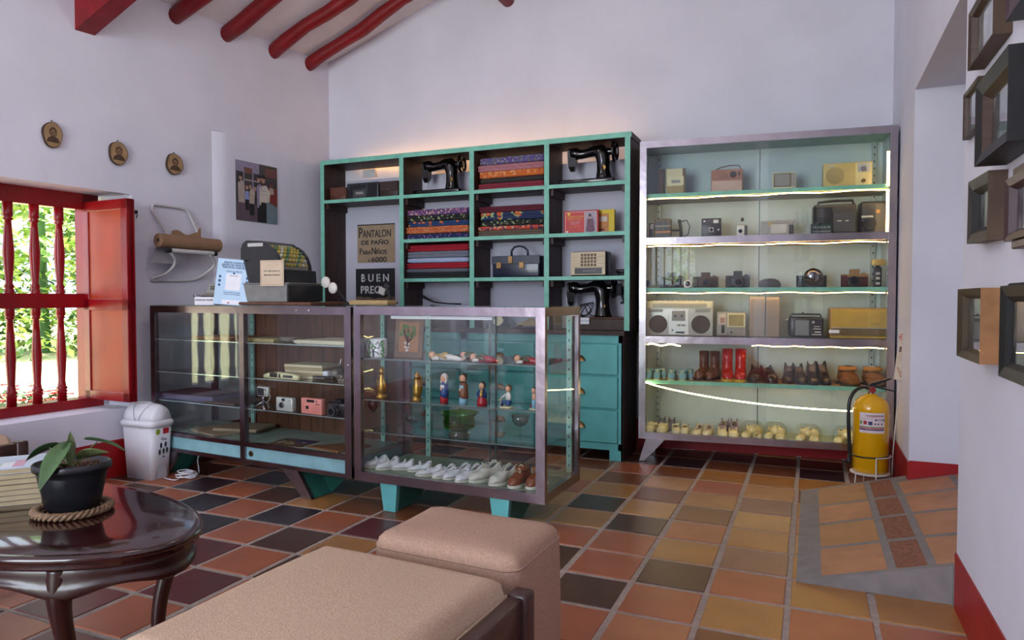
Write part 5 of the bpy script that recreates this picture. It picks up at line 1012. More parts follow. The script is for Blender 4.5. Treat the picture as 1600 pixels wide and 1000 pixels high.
# ================================================================ ON THE COUNTERS
zt = ZT+.0065
def LS(px, off): return onl(px, 470, (LL[0][0], LL[0][1]+off), LL[1])
def RS(px, off): return onl(px, 470, (RL[0][0], RL[0][1]+off), RL[1])
q = LS(452, .10); 
brd = MB(); brd.box(-.42, .17, -.02, .33, 0, .018, 0, .003, 1); brd.build('counter_board', mwood, loc=(q.x, q.y, zt), rotz=0, label='brown board under the old cash register', cat='board')
reg = thing('cash_register', 'old dark cash register with yellowish key rows on a grey drawer', 'cash register', (q.x-.375, q.y, zt+.0185))
zd = .105
b = MB(); b.box(0, .36, 0, .30, 0, zd, 0, .003, 1); b.build('drawer_case', mat('grey_hammered_metal', '7f7e7c', .4, .3), reg)
b = MB(); b.box(.36, .372, -.004, .304, .004, zd-.008, 0, .002, 1); b.build('drawer_front', blackp, reg)
b = MB(); b.box(-.002, .375, -.002, .302, zd, zd+.006, 0, .001, 1); b.build('drawer_top', mat('grey_hammered_metal', '7f7e7c'), reg)
bodyd = mat('charcoal_enamel', '24262b', .35, var=.1)
P0 = [(0, 0), (0, .20), (.015, .235), (.045, .252), (.16, .245), (.18, .232), (.18, .2), (.16, .12), (.2, .09), (.33, .075), (.335, 0)]
b = MB(); b.prism([(x+.005, z+zd+.006) for x, z in P0], .012, .285); b.build('body', bodyd, reg)
for y0, y1 in ((.012, .03), (.265, .285)):
    b = MB(); b.prism([(x+.005, z+zd+.006) for x, z in ((.1, .15), (.17, .232), (.2, .225), (.24, .2), (.275, .16), (.295, .11), (.30, .07), (.1, .07))], y0-.001, y1+.001); b.build('side_cheek', bodyd, reg)
b = MB(); n = 10; R = [[(x, y, z) for y in (.03, .265)] for x, z in [(.165+.005+.125*sin(pi/2*k/n), zd+.006+.075+.135*cos(pi/2*k/n)) for k in range(n+1)]]
vs_ = [p for r in R for p in r]; b.add(vs_, [(2*k, 2*k+1, 2*k+3, 2*k+2) for k in range(n)], 0, True); b.build('key_bed', mat('pale_grey_metal', '9c9a96', .4, .3), reg)
ky = [mat('key_yellow', 'b8a850', .4), mat('key_green', '5f8a5a', .4), mat('key_white', 'c8c4b0', .4)]
for r_ in range(7):
    for c_ in range(8):
        a = pi/2*(.08+.78*r_/6); x, z = .17+.125*sin(a), zd+.081+.135*cos(a); y = .045+.027*c_+.002
        b = MB(); b.cyl((x, y, z-.002), (x+.016*sin(a), y, z+.016*cos(a)), .0085, n=8); b.build('key', ky[(0, 0, 1, 0, 2, 0, 1, 0)[(c_+r_) % 8]], reg)
b = MB(); b.box(.06, .165, .02, .022, 0, .001); b.v = []; b.f = []; b.m = []; b.sm = []
b.add([(.172, .03, zd+.205), (.172, .26, zd+.205), (.187, .26, zd+.236), (.187, .03, zd+.236)], [(0, 1, 2, 3)]); b.box(.181, .187, .03, .26, zd+.212, zd+.236); b.build('display_window', mat('dusty_window', '7d7c70', .2), reg)
b = MB()
for c_ in range(6): b.box(.187, .189, .13+.02*c_, .143+.02*c_, zd+.214, zd+.233)
b.build('amount_tabs', paper, reg)
b = MB(); b.box(.06, .175, .0105, .013, zd+.22, zd+.24); b.build('window_trim', lgrey, reg)
b = MB(); b.ball((.05, .010, zd+.14), .006, n=6); b.build('side_screw', blackg, reg)
# kraft card on the register
q2 = LS(436, .06); T_ = thing('hand_lettered_card', 'cream stitched card propped against the cash register', 'card', (q2.x+.0, q.y-.012, zt+.0185+zd-.002), .38, tilt=None)
b = MB(); b.box(-.078, .078, -.0, .003, 0, .148); b.build('card', card, T_)
b = MB()
for k in range(12): b.box(-.07+.012*k, -.063+.012*k, -.001, .0, .139, .1405); b.box(-.07+.012*k, -.063+.012*k, -.001, 0, .008, .0095)
for k in range(11): b.box(-.0725, -.071, -.001, 0, .012+.012*k, .019+.012*k); b.box(.0705, .072, -.001, 0, .012+.012*k, .019+.012*k)
b.build('stitching', mat('brown_thread', '6b4a38', .8), T_)
b = MB(); b.text('Si no sabe sonreir no', .0125, 0, -.001, .083); b.text('debe abrir el negocio', .0125, 0, -.001, .06); b.build('lettering', ink, T_)
T_.location = (q.x-.11, q.y-.016, zt+.0185+.092); T_.rotation_euler = (0, 0, 0.12)
# adding machine
q = LS(322, .14); T_ = thing('adding_machine', 'grey adding machine half hidden by the blue sign', 'adding machine', (q.x, q.y, zt), LA+.1)
b = MB(); b.box(-.105, .11, 0, .22, 0, .012, 0, .004); b.rings([[(x, 0, .012), (x, .03, .05), (x, .10, .075), (x, .12, .135), (x, .2, .135), (x, .22, .012)] for x in (-.10, .10)], 0, True, False); b.build('body', mat('putty_grey_plastic', '9a9790', .45), T_)
b = MB(); b.add([(-.07, .002, .022), (.07, .002, .022), (.07, .03, .055), (-.07, .03, .055), (-.07, .012, .014), (.07, .012, .014), (.07, .04, .05), (-.07, .04, .05)], F6); b.build('key_panel', blackp, T_)
b = MB(); b.box(-.06, -.03, -.002, .004, .03, .036); b.build('white_key', whitep, T_)
b = MB(); b.box(-.02, .01, -.002, .004, .03, .036); b.build('white_key', whitep, T_)
for zz in (.098, .112): b = MB(); b.box(-.07, .07, .105, .112, zz, zz+.005); b.build('paper_slot', blackp, T_)
b = MB(); b.tube([(-.10, .05, .06), (-.13, .03, .065), (-.135, .03, .05)], .004, 6); b.build('lever', chromed, T_)
# blue sign and white notice
q = LS(360, .03); T_ = thing('acrylic_sign', 'light blue printed sign standing on the glass counter top', 'sign', (q.x, q.y, zt), .36); T_.rotation_euler = (-.10, .085, .36)
sb = mat('sky_blue_card', 'a9c6e0', .35, var=.03)
b = MB(); b.box(-.105, .105, 0, .003, .0, .272); b.build('board', sb, T_)
b = MB(); b.box(-.045, .045, -.0008, 0, .088, .185); b.build('white_square', whitep, T_)
b = MB(); b.box(-.055, .055, -.0008, 0, .004, .03, 0); b.build('white_footer', whitep, T_)
b = MB(); b.text('ÚNETE A NUESTRO', .0155, 0, -.001, .245, bold=.0002); b.text('GRUPO DE WHATSAPP', .0155, 0, -.001, .231, bold=.0002); b.text('"NEGOCIO AURORA"', .0155, 0, -.001, .217, bold=.0002); b.text('Escanea este código QR', .0095, 0, -.001, .197); b.text('Grupo de la tienda', .006, 0, -.002, .172); b.text('Si tienes problemas con el código', .0075, 0, -.001, .072); b.text('escríbenos a nuestro WhatsApp', .0075, 0, -.001, .061)
b.build('lettering', blueink, T_)
b = MB()
for sg in (-1, 1):
    for z in (.165, .14, .115): b.prism([(sg*.082+.008*cos(a)*(1 if abs(z-.14) > .01 else 1.1), z+.009*sin(a)) for a in [2*pi*k/6 for k in range(6)]], -.001, 0)
b.ball((0, -.001, .188), .006, (1.2, .2, 1), 8); b.build('printed_marks', blueink, T_)
b = MB(); b.ball((-.015, -.001, .012), .005, (1.3, .2, .8), 8); b.build('red_mark', mat('red_ink', 'b02c30', .5), T_)
b = MB(); b.box(-.095, .095, .004, .03, 0, .003); b.build('foot', whitep, T_)
q = LS(319, .012); T_ = thing('notice_card', 'small white notice in front of the adding machine', 'card', (q.x, q.y, zt), .3); b = MB(); b.box(-.06, .06, 0, .002, 0, .048); b.box(-.06, .06, .002, .02, 0, .002); b.build('card', paperw, T_)
b = MB(); b.text('FAVOR NO TOCAR', .0125, 0, -.001, .026, bold=.0003); b.build('lettering', ink, T_)
# two small desk lamps and a wooden ledger
def P3(px, py, y): return on(px, py, Y=y)
q = P3(543, 474, 3.42); T_ = thing('desk_lamp', 'thin black-armed lamp with two white round shades', 'lamp', (q.x, 3.42, zt))
L0 = Vector((q.x, 3.42, zt)); b = MB(); b.cyl((0, 0, 0), (0, 0, .012), .035, .03, 16); b.build('base', black2, T_)
pts = [Vector((0, 0, .01))]+[P3(x, y, 3.42)-L0 for x, y in ((535, 463), (525, 449), (517, 441))]; b = MB(); b.tube(pts, .0045, 6); b.build('arm', black2, T_)
for (x, y) in ((509, 441), (520, 450)):
    c = P3(x, y, 3.40)-L0; b = MB(); b.ball(tuple(c), .034, (.95, .35, 1), 12); b.build('shade', mat('frosted_shade', 'cfc9c2', .4), T_)
q = P3(613, 474, 3.40); T_ = thing('desk_lamp', 'black gooseneck with a small square grey head in front of the stencilled sign', 'lamp', (q.x, 3.40, zt+.008)); L0 = Vector((q.x, 3.40, zt+.008))
b = MB(); b.cyl((0, 0, 0), (0, 0, .012), .035, .03, 16); b.build('base', black2, T_)
b = MB(); b.tube([Vector((0, 0, .01))]+[P3(x, y, 3.40)-L0 for x, y in ((610, 465), (606, 456), (600, 451))], .007, 8); b.build('arm', black2, T_)
c = P3(597, 455, 3.39)-L0; b = MB(); b.box(c.x-.022, c.x+.022, c.y-.008, c.y+.008, c.z-.02, c.z+.02, 0, .003, 1, M=RM('Y', .35, c)); b.build('head', greyp, T_)
c = P3(604, 449, 3.41)-L0; b = MB(); b.box(c.x-.02, c.x+.02, c.y-.008, c.y+.008, c.z-.03, c.z+.02, 0, .003, 1, M=RM('Y', .6, c)); b.build('hood', black2, T_)
q = RS(576, .24); b = MB(); b.box(-.135, .125, 0, .09, 0, .026, 0, .003, 1); b.build('wooden_ledger', mat('yellowish_wood', 'a58a5c', .6, var=.3, scale=20, stretch=(1, 1, 8)), loc=(q.x, q.y, ZT2+.0065), rotz=RA, label='flat yellowish wooden case lying on the right counter top', cat='case')
# ================================================================ INSIDE THE LEFT COUNTER
def L3(x0, x1, y0, y1, z, off): return spot(x0, x1, y0, y1, LL, off, z)
def R3(x0, x1, y0, y1, z, off): return spot(x0, x1, y0, y1, RL, off, z)
s1, s2, s3, st0 = SH[0]+.0035, SH[1]+.0035, SH[2]+.0035, .2625
def sheets(name, label, cat, loc, rotz, w, d, n, th, m, group=None, jit=.01, seed=0, curl=.0):
    """a small pile of loose sheets or booklets, one thing each pile leaf bound together"""
    rs = random.Random(seed); b = MB()
    for k in range(n):
        a = rs.uniform(-jit, jit)*3; dx, dy = rs.uniform(-jit, jit), rs.uniform(-jit, jit); z = k*th; hw_, hd = w/2, d/2
        M = Matrix.Translation((dx, dy+hd, 0)) @ Matrix.Rotation(a, 4, 'Z')
        def f(u, v, z=z): return ((u-.5)*w, (v-.5)*d, z+th*.95+curl*(abs(u-.5)*2)**3*(k+1)/n)
        nu = 6; vs = [f(i/nu, j/3) for j in range(4) for i in range(nu+1)]; vb = [(x, y, zz-th*.9) for x, y, zz in vs]; N = len(vs)
        fs = [(j*(nu+1)+i, j*(nu+1)+i+1, (j+1)*(nu+1)+i+1, (j+1)*(nu+1)+i) for j in range(3) for i in range(nu)]
        fs2 = [tuple(q+N for q in f_[::-1]) for f_ in fs]; rim = [i for i in range(nu+1)]+[(j)*(nu+1)+nu for j in range(1, 4)]+[3*(nu+1)+i for i in range(nu-1, -1, -1)]+[j*(nu+1) for j in (2, 1)]
        fs3 = [(rim[i], rim[(i+1) % len(rim)], rim[(i+1) % len(rim)]+N, rim[i]+N) for i in range(len(rim))]
        b.add(vs+vb, fs+fs2+fs3, k % 2 if isinstance(m, list) else 0, False, M)
    return b.build(name, m, loc=loc, rotz=rotz, label=label, cat=cat, group=group)
p, w, h = L3(458, 543, 525, 536, s1, .06); sheets('paper_bundle', 'fan of loose cream papers on the upper glass shelf, right end', 'papers', p, LA, w*.95, .30, 6, .0035, [paper, mat('cream_paper', 'cbbda6', .8)], jit=.012, seed=1)
p, w, h = L3(430, 470, 525, 536, s1, .12); b = MB(); rs = random.Random(8)
for q in range(5): b.tube([(.035*cos(a)*(1+.15*q)+rs.uniform(-.004, .004), .03*sin(a)*(1+.12*q), .012+.008*q*.4+.004*sin(3*a)) for a in [2*pi*k/14 for k in range(14)]], .0032, 5, closed=True)
b.build('wire_coil', mat('dusty_grey_wire', '7f746a', .7), loc=p, label='small coil of dusty wire on the upper glass shelf', cat='wire')
p, w, h = L3(378, 428, 525, 536, s1, .08); sheets('envelope_bundle', 'flat yellowed envelopes on the upper glass shelf beside the wire', 'papers', p, LA, w, .22, 4, .005, mat('yellowed_paper', 'a8946c', .8), seed=3)
p, w, h = L3(300, 362, 525, 536, s1, .12); sheets('paper_tray', 'flat brown folders on the upper shelf behind the window reflection', 'papers', p, LA, w, .24, 3, .006, kraft, seed=4)
p, w, h = L3(409, 466, 578, 592, s2, .05); T_ = thing('label_embosser', 'cream hand label embosser on the middle glass shelf', 'embosser', p, LA-.08)
b = MB(); b.rings([[(x, y*k, z) for y, z in ((-.0, .002), (.02, .0), (.045, .002), (.045, .03*h_), (.02, .036*h_), (0, .03*h_))] for x, k, h_ in ((-w/2, .5, .6), (-w*.38, .85, .9), (-w*.1, 1, 1.1), (w*.2, 1, 1), (w/2, .8, .8))]); b.build('body', creamp, T_)
b = MB(); b.box(-w*.3, -w*.07, -.003, .02, .008, .034, 0, .003); b.build('letter_wheel', blackp, T_); b = MB(); b.box(-w*.03, w*.02, -.003, .02, .008, .03); b.build('trigger', blackp, T_)
b = MB(); b.box(w*.1, w*.38, -.003, .02, .012, .026, 0, .002); b.build('tape_window', mat('navy_plastic', '242a3a', .3), T_)
p, w, h = L3(446, 502, 568, 590, s2, .13); sheets('card_stack', 'stack of cream card packs on the middle glass shelf', 'papers', p, LA+.05, w, .17, 5, .016, [mat('cream_card_light', 'c6b898', .7), mat('cream_card_dark', 'a08c6a', .7)], jit=.004, seed=5)
p, w, h = L3(487, 520, 590, 600, s2, .06); T_ = thing('stapler', 'low black stapler on the middle glass shelf', 'stapler', p, LA); b = MB(); b.box(-w/2, w/2, 0, .04, 0, .012, 0, .003); b.box(-w/2, w*.46, .004, .036, .012, .032, 0, .006); b.build('body', blackg, T_); b = MB(); b.box(-w*.4, w*.1, -.001, .006, .016, .024); b.build('steel_side', chromed, T_)
p, w, h = L3(505, 537, 560, 590, s2, .13); T_ = thing('tape_dispenser', 'grey metal sewing attachment with a bent hook on the middle shelf', 'attachment', p, LA)
b = MB(); b.box(-w*.3, w*.4, 0, .05, 0, .035, 0, .008); b.ball((0, .02, .04), .025, n=8); b.build('housing', mat('brown_grey_metal', '7d7268', .5, .4), T_)
b = MB(); b.box(-w*.55, -w*.3, 0, .04, .015, .05, 0, .004); b.build('white_spool', whitep, T_); b = MB(); b.tube([(.02, .02, .05), (.03, .02, .09), (.04, .02, .12), (.036, .02, .125)], .003, 6); b.build('hook', chrome, T_)
p, w, h = L3(526, 544, 585, 606, s2, .04); T_ = gadget('spool_box', 'little grey metal block at the right end of the middle shelf', 'block', p, LA, w*.8, .028, .03, mat('brown_grey_metal', '7d7268', .5, .4), [('c', 'hole', .3, .5, .2, .002, blackp), ('c', 'hole', .7, .5, .2, .002, blackp)])
# cameras
p, w, h = L3(397, 427, 603, 643, s3, .05); T_ = thing('compact_camera', 'silver digital camera on a little three-legged tripod', 'camera', p, LA-.1)
b = MB(); b.box(-.047, .047, -.01, .012, .075, .13, 0, .005); b.build('body', silver, T_); b = MB(); b.box(-.04, .016, -.0115, -.0095, .08, .122); b.build('screen', mat('black_screen', '14161a', .1), T_)
b = MB(); b.cyl((.032, -.009, .115), (.032, -.013, .115), .010, n=16); b.cyl((.032, -.009, .09), (.032, -.012, .09), .008, n=16); b.build('control_dial', greyp, T_)
b = MB(); b.ball((0, 0, .064), .011, n=8); b.cyl((0, 0, .045), (0, 0, .075), .006, n=10); b.build('tripod_head', chromed, T_)
for a in (3.5, 5.6, 1.2):
    b = MB(); b.tube([(0, 0, .045), (.035*cos(a), .035*sin(a), .025), (.075*cos(a), .06*sin(a), .004)], .0055, 6); b.build('tripod_leg', chromed, T_)
b = MB(); b.tube([(.045, 0, .10), (.062, 0, .08), (.05, 0, .055), (.03, 0, .04), (.05, 0, .01)], .003, 6); b.build('wrist_cord', greyp, T_)
p, w, h = L3(430, 457, 623, 645, s3, .04); gadget('compact_camera', 'silver-grey film compact camera in the middle of the lower shelf', 'camera', p, LA-.06, w, h, .035, silver, [('lens', 'lens', .38, .45, .22, .008, chromed), ('b', 'viewfinder', .38, .74, .56, .92, .003, blackp), ('b', 'flash_window', .74, .72, .9, .88, .003, lgrey)], bev=.007)
p, w, h = L3(469, 503, 627, 652, s3, .035); gadget('compact_camera', 'salmon pink compact camera', 'camera', p, LA-.06, w, h, .035, mat('salmon_pink_plastic', 'e08a80', .4, var=.04), [('b', 'window_bar', .3, .76, .66, .92, .002, blackp), ('c', 'sensor', .76, .84, .07, .003, greyp), ('b', 'lens_window', .26, .32, .38, .52, .003, blackp), ('b', 'badge', .72, .64, .9, .69, .002, blackp)]+[('b', 'grip_rib', .58, .14+.07*k, .9, .155+.07*k, .0015, mat('darker_pink', 'c4766e', .4)) for k in range(6)], bev=.006)
p, w, h = L3(511, 541, 630, 656, s3, .05); gadget('reflex_camera', 'black reflex camera at the right end of the lower shelf', 'camera', p, LA, w, h*.8, .045, blackp, [('top', 'prism', .3, .7, .1, .9, h*.22, blackp), ('lens', 'lens', .5, .45, .38, .045, mat('charcoal_plastic', '34353a')), ('b', 'silver_plate', .7, .8, .95, .97, .003, chromed)], bev=.006)
p, w, h = L3(246, 330, 605, 632, s3, .06); b = MB(); b.box(-w/2, w/2, 0, .30, 0, .035, 0, .003, 1); b.box(-w/2+.004, w/2-.004, .004, .296, .035, .037, 1); b.build('flat_box', [mat('violet_grey_board', '565470', .6), mat('dark_maroon_board', '4a2c34', .6)], loc=p, rotz=LA+.02, label='flat violet-grey box on the lower shelf of the left bay', cat='box')
p, w, h = L3(318, 366, 620, 640, s3, .05); b = MB(); b.box(-w/2, w/2, 0, .25, 0, .012, 0, .002, 1); b.build('ledger_book', mat('dark_brown_board', '4a362c', .6), loc=p, rotz=LA, label='thin dark brown ledger beside the violet-grey box', cat='book')
npap = [mat('newsprint', '94826a', .9, var=.25, scale=26), mat('newsprint_pale', 'a8977c', .9, var=.15, scale=30)]
p, w, h = L3(292, 345, 665, 690, st0, .07); sheets('newspaper', 'folded yellowed newspaper at the bottom of the left bay', 'newspaper', p, LA-.2, .30, .26, 3, .006, npap, jit=.012, seed=7)
p, w, h = L3(345, 368, 660, 680, st0, .16); sheets('newspaper', 'second yellowed newspaper showing past the middle post of the long counter', 'newspaper', p+Vector((.06, .0, .0185)), LA+.25, .30, .22, 3, .005, npap, jit=.012, seed=9)
p, w, h = L3(408, 475, 680, 705, st0, .03); T_ = thing('magazine', 'old magazine with a purple and yellow cover on the counter floor', 'magazine', p, LA+.1)
b = MB(); b.box(-.13, .13, .0, .19, 0, .006, 0, .001, 1); b.build('pages', paper, T_); b = MB(); b.box(-.128, .128, .002, .188, .006, .0068); b.build('cover', mat('brown_cover', '5e4a40', .4, var=.3, scale=20), T_)
b = MB(); rs = random.Random(2)
for q in range(9): b.ball((rs.uniform(-.09, .06), rs.uniform(.04, .12), .007), rs.uniform(.012, .022), (1, .8, .05), 6, q % 2)
b.box(.0, .11, .10, .17, .0068, .0074, 2); b.build('cover_picture', [mat('ochre_print', 'a58c5c', .5), mat('pale_print', 'b8ac94', .5), mat('purple_print', '4a3c68', .5)], T_)
p, w, h = L3(455, 545, 680, 712, st0, .02); b = MB(); b.add([(-.15, .05, 0), (.12, -.0, 0), (.17, .22, 0), (.02, .26, 0), (-.15, .05, .006), (.12, .0, .014), (.17, .22, .01), (.02, .26, .006)], F6); b.build('leather_folder', mat('tan_leather', '7d5233', .55, var=.15), loc=p+Vector((-.01, .03, 0)), rotz=LA, label='tan leather folder lying at the right end of the counter floor', cat='folder')
# ================================================================ INSIDE THE RIGHT COUNTER
r1, r2, r3, rt0 = SH2[0]+.0035, SH2[1]+.0035, SH2[2]+.0035, ZB+.0485
p, w, h = R3(577, 606, 530, 560, r1, .10); T_ = thing('mug', 'white mug painted with green leafy branches', 'mug', p, RA)
mw = .045; b = MB(); b.open_lathe([(.001, .002), (mw*.9, 0), (mw, .01), (mw, .098), (mw-.003, .10), (mw-.005, .098), (mw-.005, .008), (.001, .006)], n=28); b.build('cup', mat('white_ceramic', 'd8d6da', .2, coat=.4), T_)
b = MB(); b.tube([(-mw+.004, 0, .08), (-mw-.02, 0, .075), (-mw-.026, 0, .05), (-mw-.02, 0, .03), (-mw+.004, 0, .022)], .006, 8); b.build('handle', mat('white_ceramic', 'd8d6da'), T_)
b = MB(); rs = random.Random(4)
def on_mug(a, z, r=mw+.0008): return Vector((r*sin(a), -r*cos(a), z))
b.tube([on_mug(0, .005), on_mug(.0, .045)], .005, 6, 1); 
for sg in (-1, 1):
    b.tube([on_mug(0, .04), on_mug(sg*.3, .052), on_mug(sg*.6, .05), on_mug(sg*.8, .065), on_mug(sg*.5, .085), on_mug(sg*.3, .07)], .0025, 5, 1); b.tube([on_mug(0, .035), on_mug(sg*.4, .03), on_mug(sg*.7, .018)], .0025, 5, 1)
    for k in range(26):
        a = sg*(1.05+rs.uniform(-.18, .22)); z = .008+.085*k/26
        b.ball(tuple(on_mug(a, z)), .0042, (1, 1, 1), 4, 0)
for k in range(8): b.ball(tuple(on_mug(rs.uniform(-.25, .25), .065+rs.uniform(-.012, .012))), .0042, n=4, mi=0)
b.build('painted_tree', [mat('leaf_green_glaze', '3c8a3a', .3), mat('dark_bark_glaze', '3a3238', .4)], T_)
p, w, h = R3(613, 661, 500, 556, r1, .12); T_ = thing('framed_relief', 'wooden framed picture of a green tree growing from white stones', 'picture', p, RA-.05); T_.rotation_euler = (-.10, 0, RA-.05); w *= .95
h = .208; fr_ = mat('weathered_wood', '6e5546', .7, var=.25, scale=12)
b = MB(); b.box(-w/2, w/2, 0, .012, 0, h, 0, .002, 1); b.build('board', fr_, T_); b = MB(); b.box(-w/2+.03, w/2-.025, -.002, 0, .032, h-.02); b.build('backing', mat('cork_brown', '96694a', .9, var=.1), T_)
b = MB(); rs = random.Random(6)
b.tube([(0, -.006, .06), (-.002, -.008, .09), (-.02, -.008, .12), (-.028, -.008, .15)], .005, 6, 1); b.tube([(0, -.006, .085), (.02, -.008, .10), (.03, -.008, .14)], .0045, 6, 1); b.tube([(-.002, -.008, .095), (.0, -.008, .12)], .004, 6, 1); b.tube([(-.01, -.008, .11), (.002, -.008, .15)], .003, 6, 1)
b.build('trunk', [fr_, mat('reddish_bark', '5c2c26', .7)], T_); b = MB()
for cx, cz_ in ((-.036, .14), (-.03, .165), (-.004, .16), (.034, .155), (.04, .135), (.03, .115), (0, .125), (-.038, .125)):
    for k in range(9): b.ball((cx+rs.uniform(-.011, .011), -.010+rs.uniform(-.003, .002), cz_+rs.uniform(-.010, .010)), .0045, (1, .7, .8), 4)
b.build('leaves', mat('bead_green', '3f8a2c', .4, var=.3, scale=200), T_); b = MB()
for x, z, r in ((-.012, .078, .010), (.008, .072, .009), (-.012, .057, .010), (.004, .056, .008), (-.002, .040, .010)): b.ball((x, -.006, z), r, (1, .5, .8), 8)
b.build('stones', mat('white_stone', 'c2b6b4', .5), T_)
cw = mat('painted_white', 'd6d0cc', .4); crd = mat('painted_red', '9c1622', .35); cgr = mat('painted_green', '47583a', .5); cbl = mat('painted_blue', '24427c', .4); cbr = mat('painted_brown', '7c4c34', .5); clb = mat('painted_light_blue', '7fa8c0', .45); chr_ = mat('painted_dark_hair', '33231e', .5); cgo = mat('painted_gold', 'b8934c', .4, .3)
for px, lb, cols in ((692, 'white robed angel figurine lying at the left of the row', (cw, cgo, cw, cw)), (731, 'lying figurine in red and green, second of the row', (crd, cgr, cw, crd)), (752, 'lying figurine in red and green with a white sleeve, third of the row', (crd, cgr, cw, crd)), (822, 'lying figurine in red and green beside the chrome corner post', (crd, cgr, cw, crd))):
    L_ = .20 if px == 692 else (.1 if px == 731 else .15); p, w, h = R3(px-10, px+10, 550, 570, r1, .05 if px != 731 else .12); T_ = thing('lying_figurine', lb, 'figurine', p, RA-.03, 'lying figurines on the top glass shelf')
    b = MB(); b.rings([[(x, .02+r*cos(a), r*.95+r*.95*sin(a)) for a in [2*pi*k/10 for k in range(10)]] for x, r in ((-L_*.28, .012), (-L_*.15, .019), (0, .017), (L_*.15, .018), (L_*.35, .014), (L_*.5, .009))]); b.build('robe', cols[0], T_)
    b = MB(); b.ball((-L_*.36, .02, .024), .018, n=10); b.build('head', cskin, T_); b = MB(); b.ball((-L_*.41, .026, .026), .018, (1, 1, 1.05), n=8); b.build('hair', cgo if cols[0] is cw else chr_, T_)
    b = MB(); b.tube([(-L_*.2, .008, .03), (-L_*.05, .0, .024), (L_*.1, .0, .015)], .007, 6); b.build('arm', cols[1], T_); b = MB(); b.tube([(-L_*.3, .0, .008), (-L_*.2, -.004, .012), (-L_*.1, 0, .01)], .009, 6); b.build('sleeve', cols[2], T_)
    b = MB(); b.ball((.0, .02, .034), .013, (1.6, .8, .7), n=8); b.build('sash', cols[1], T_); b = MB(); b.ball((L_*.5, .02, .01), .009, (1.4, .8, .8), n=6); b.build('feet', cskin, T_)
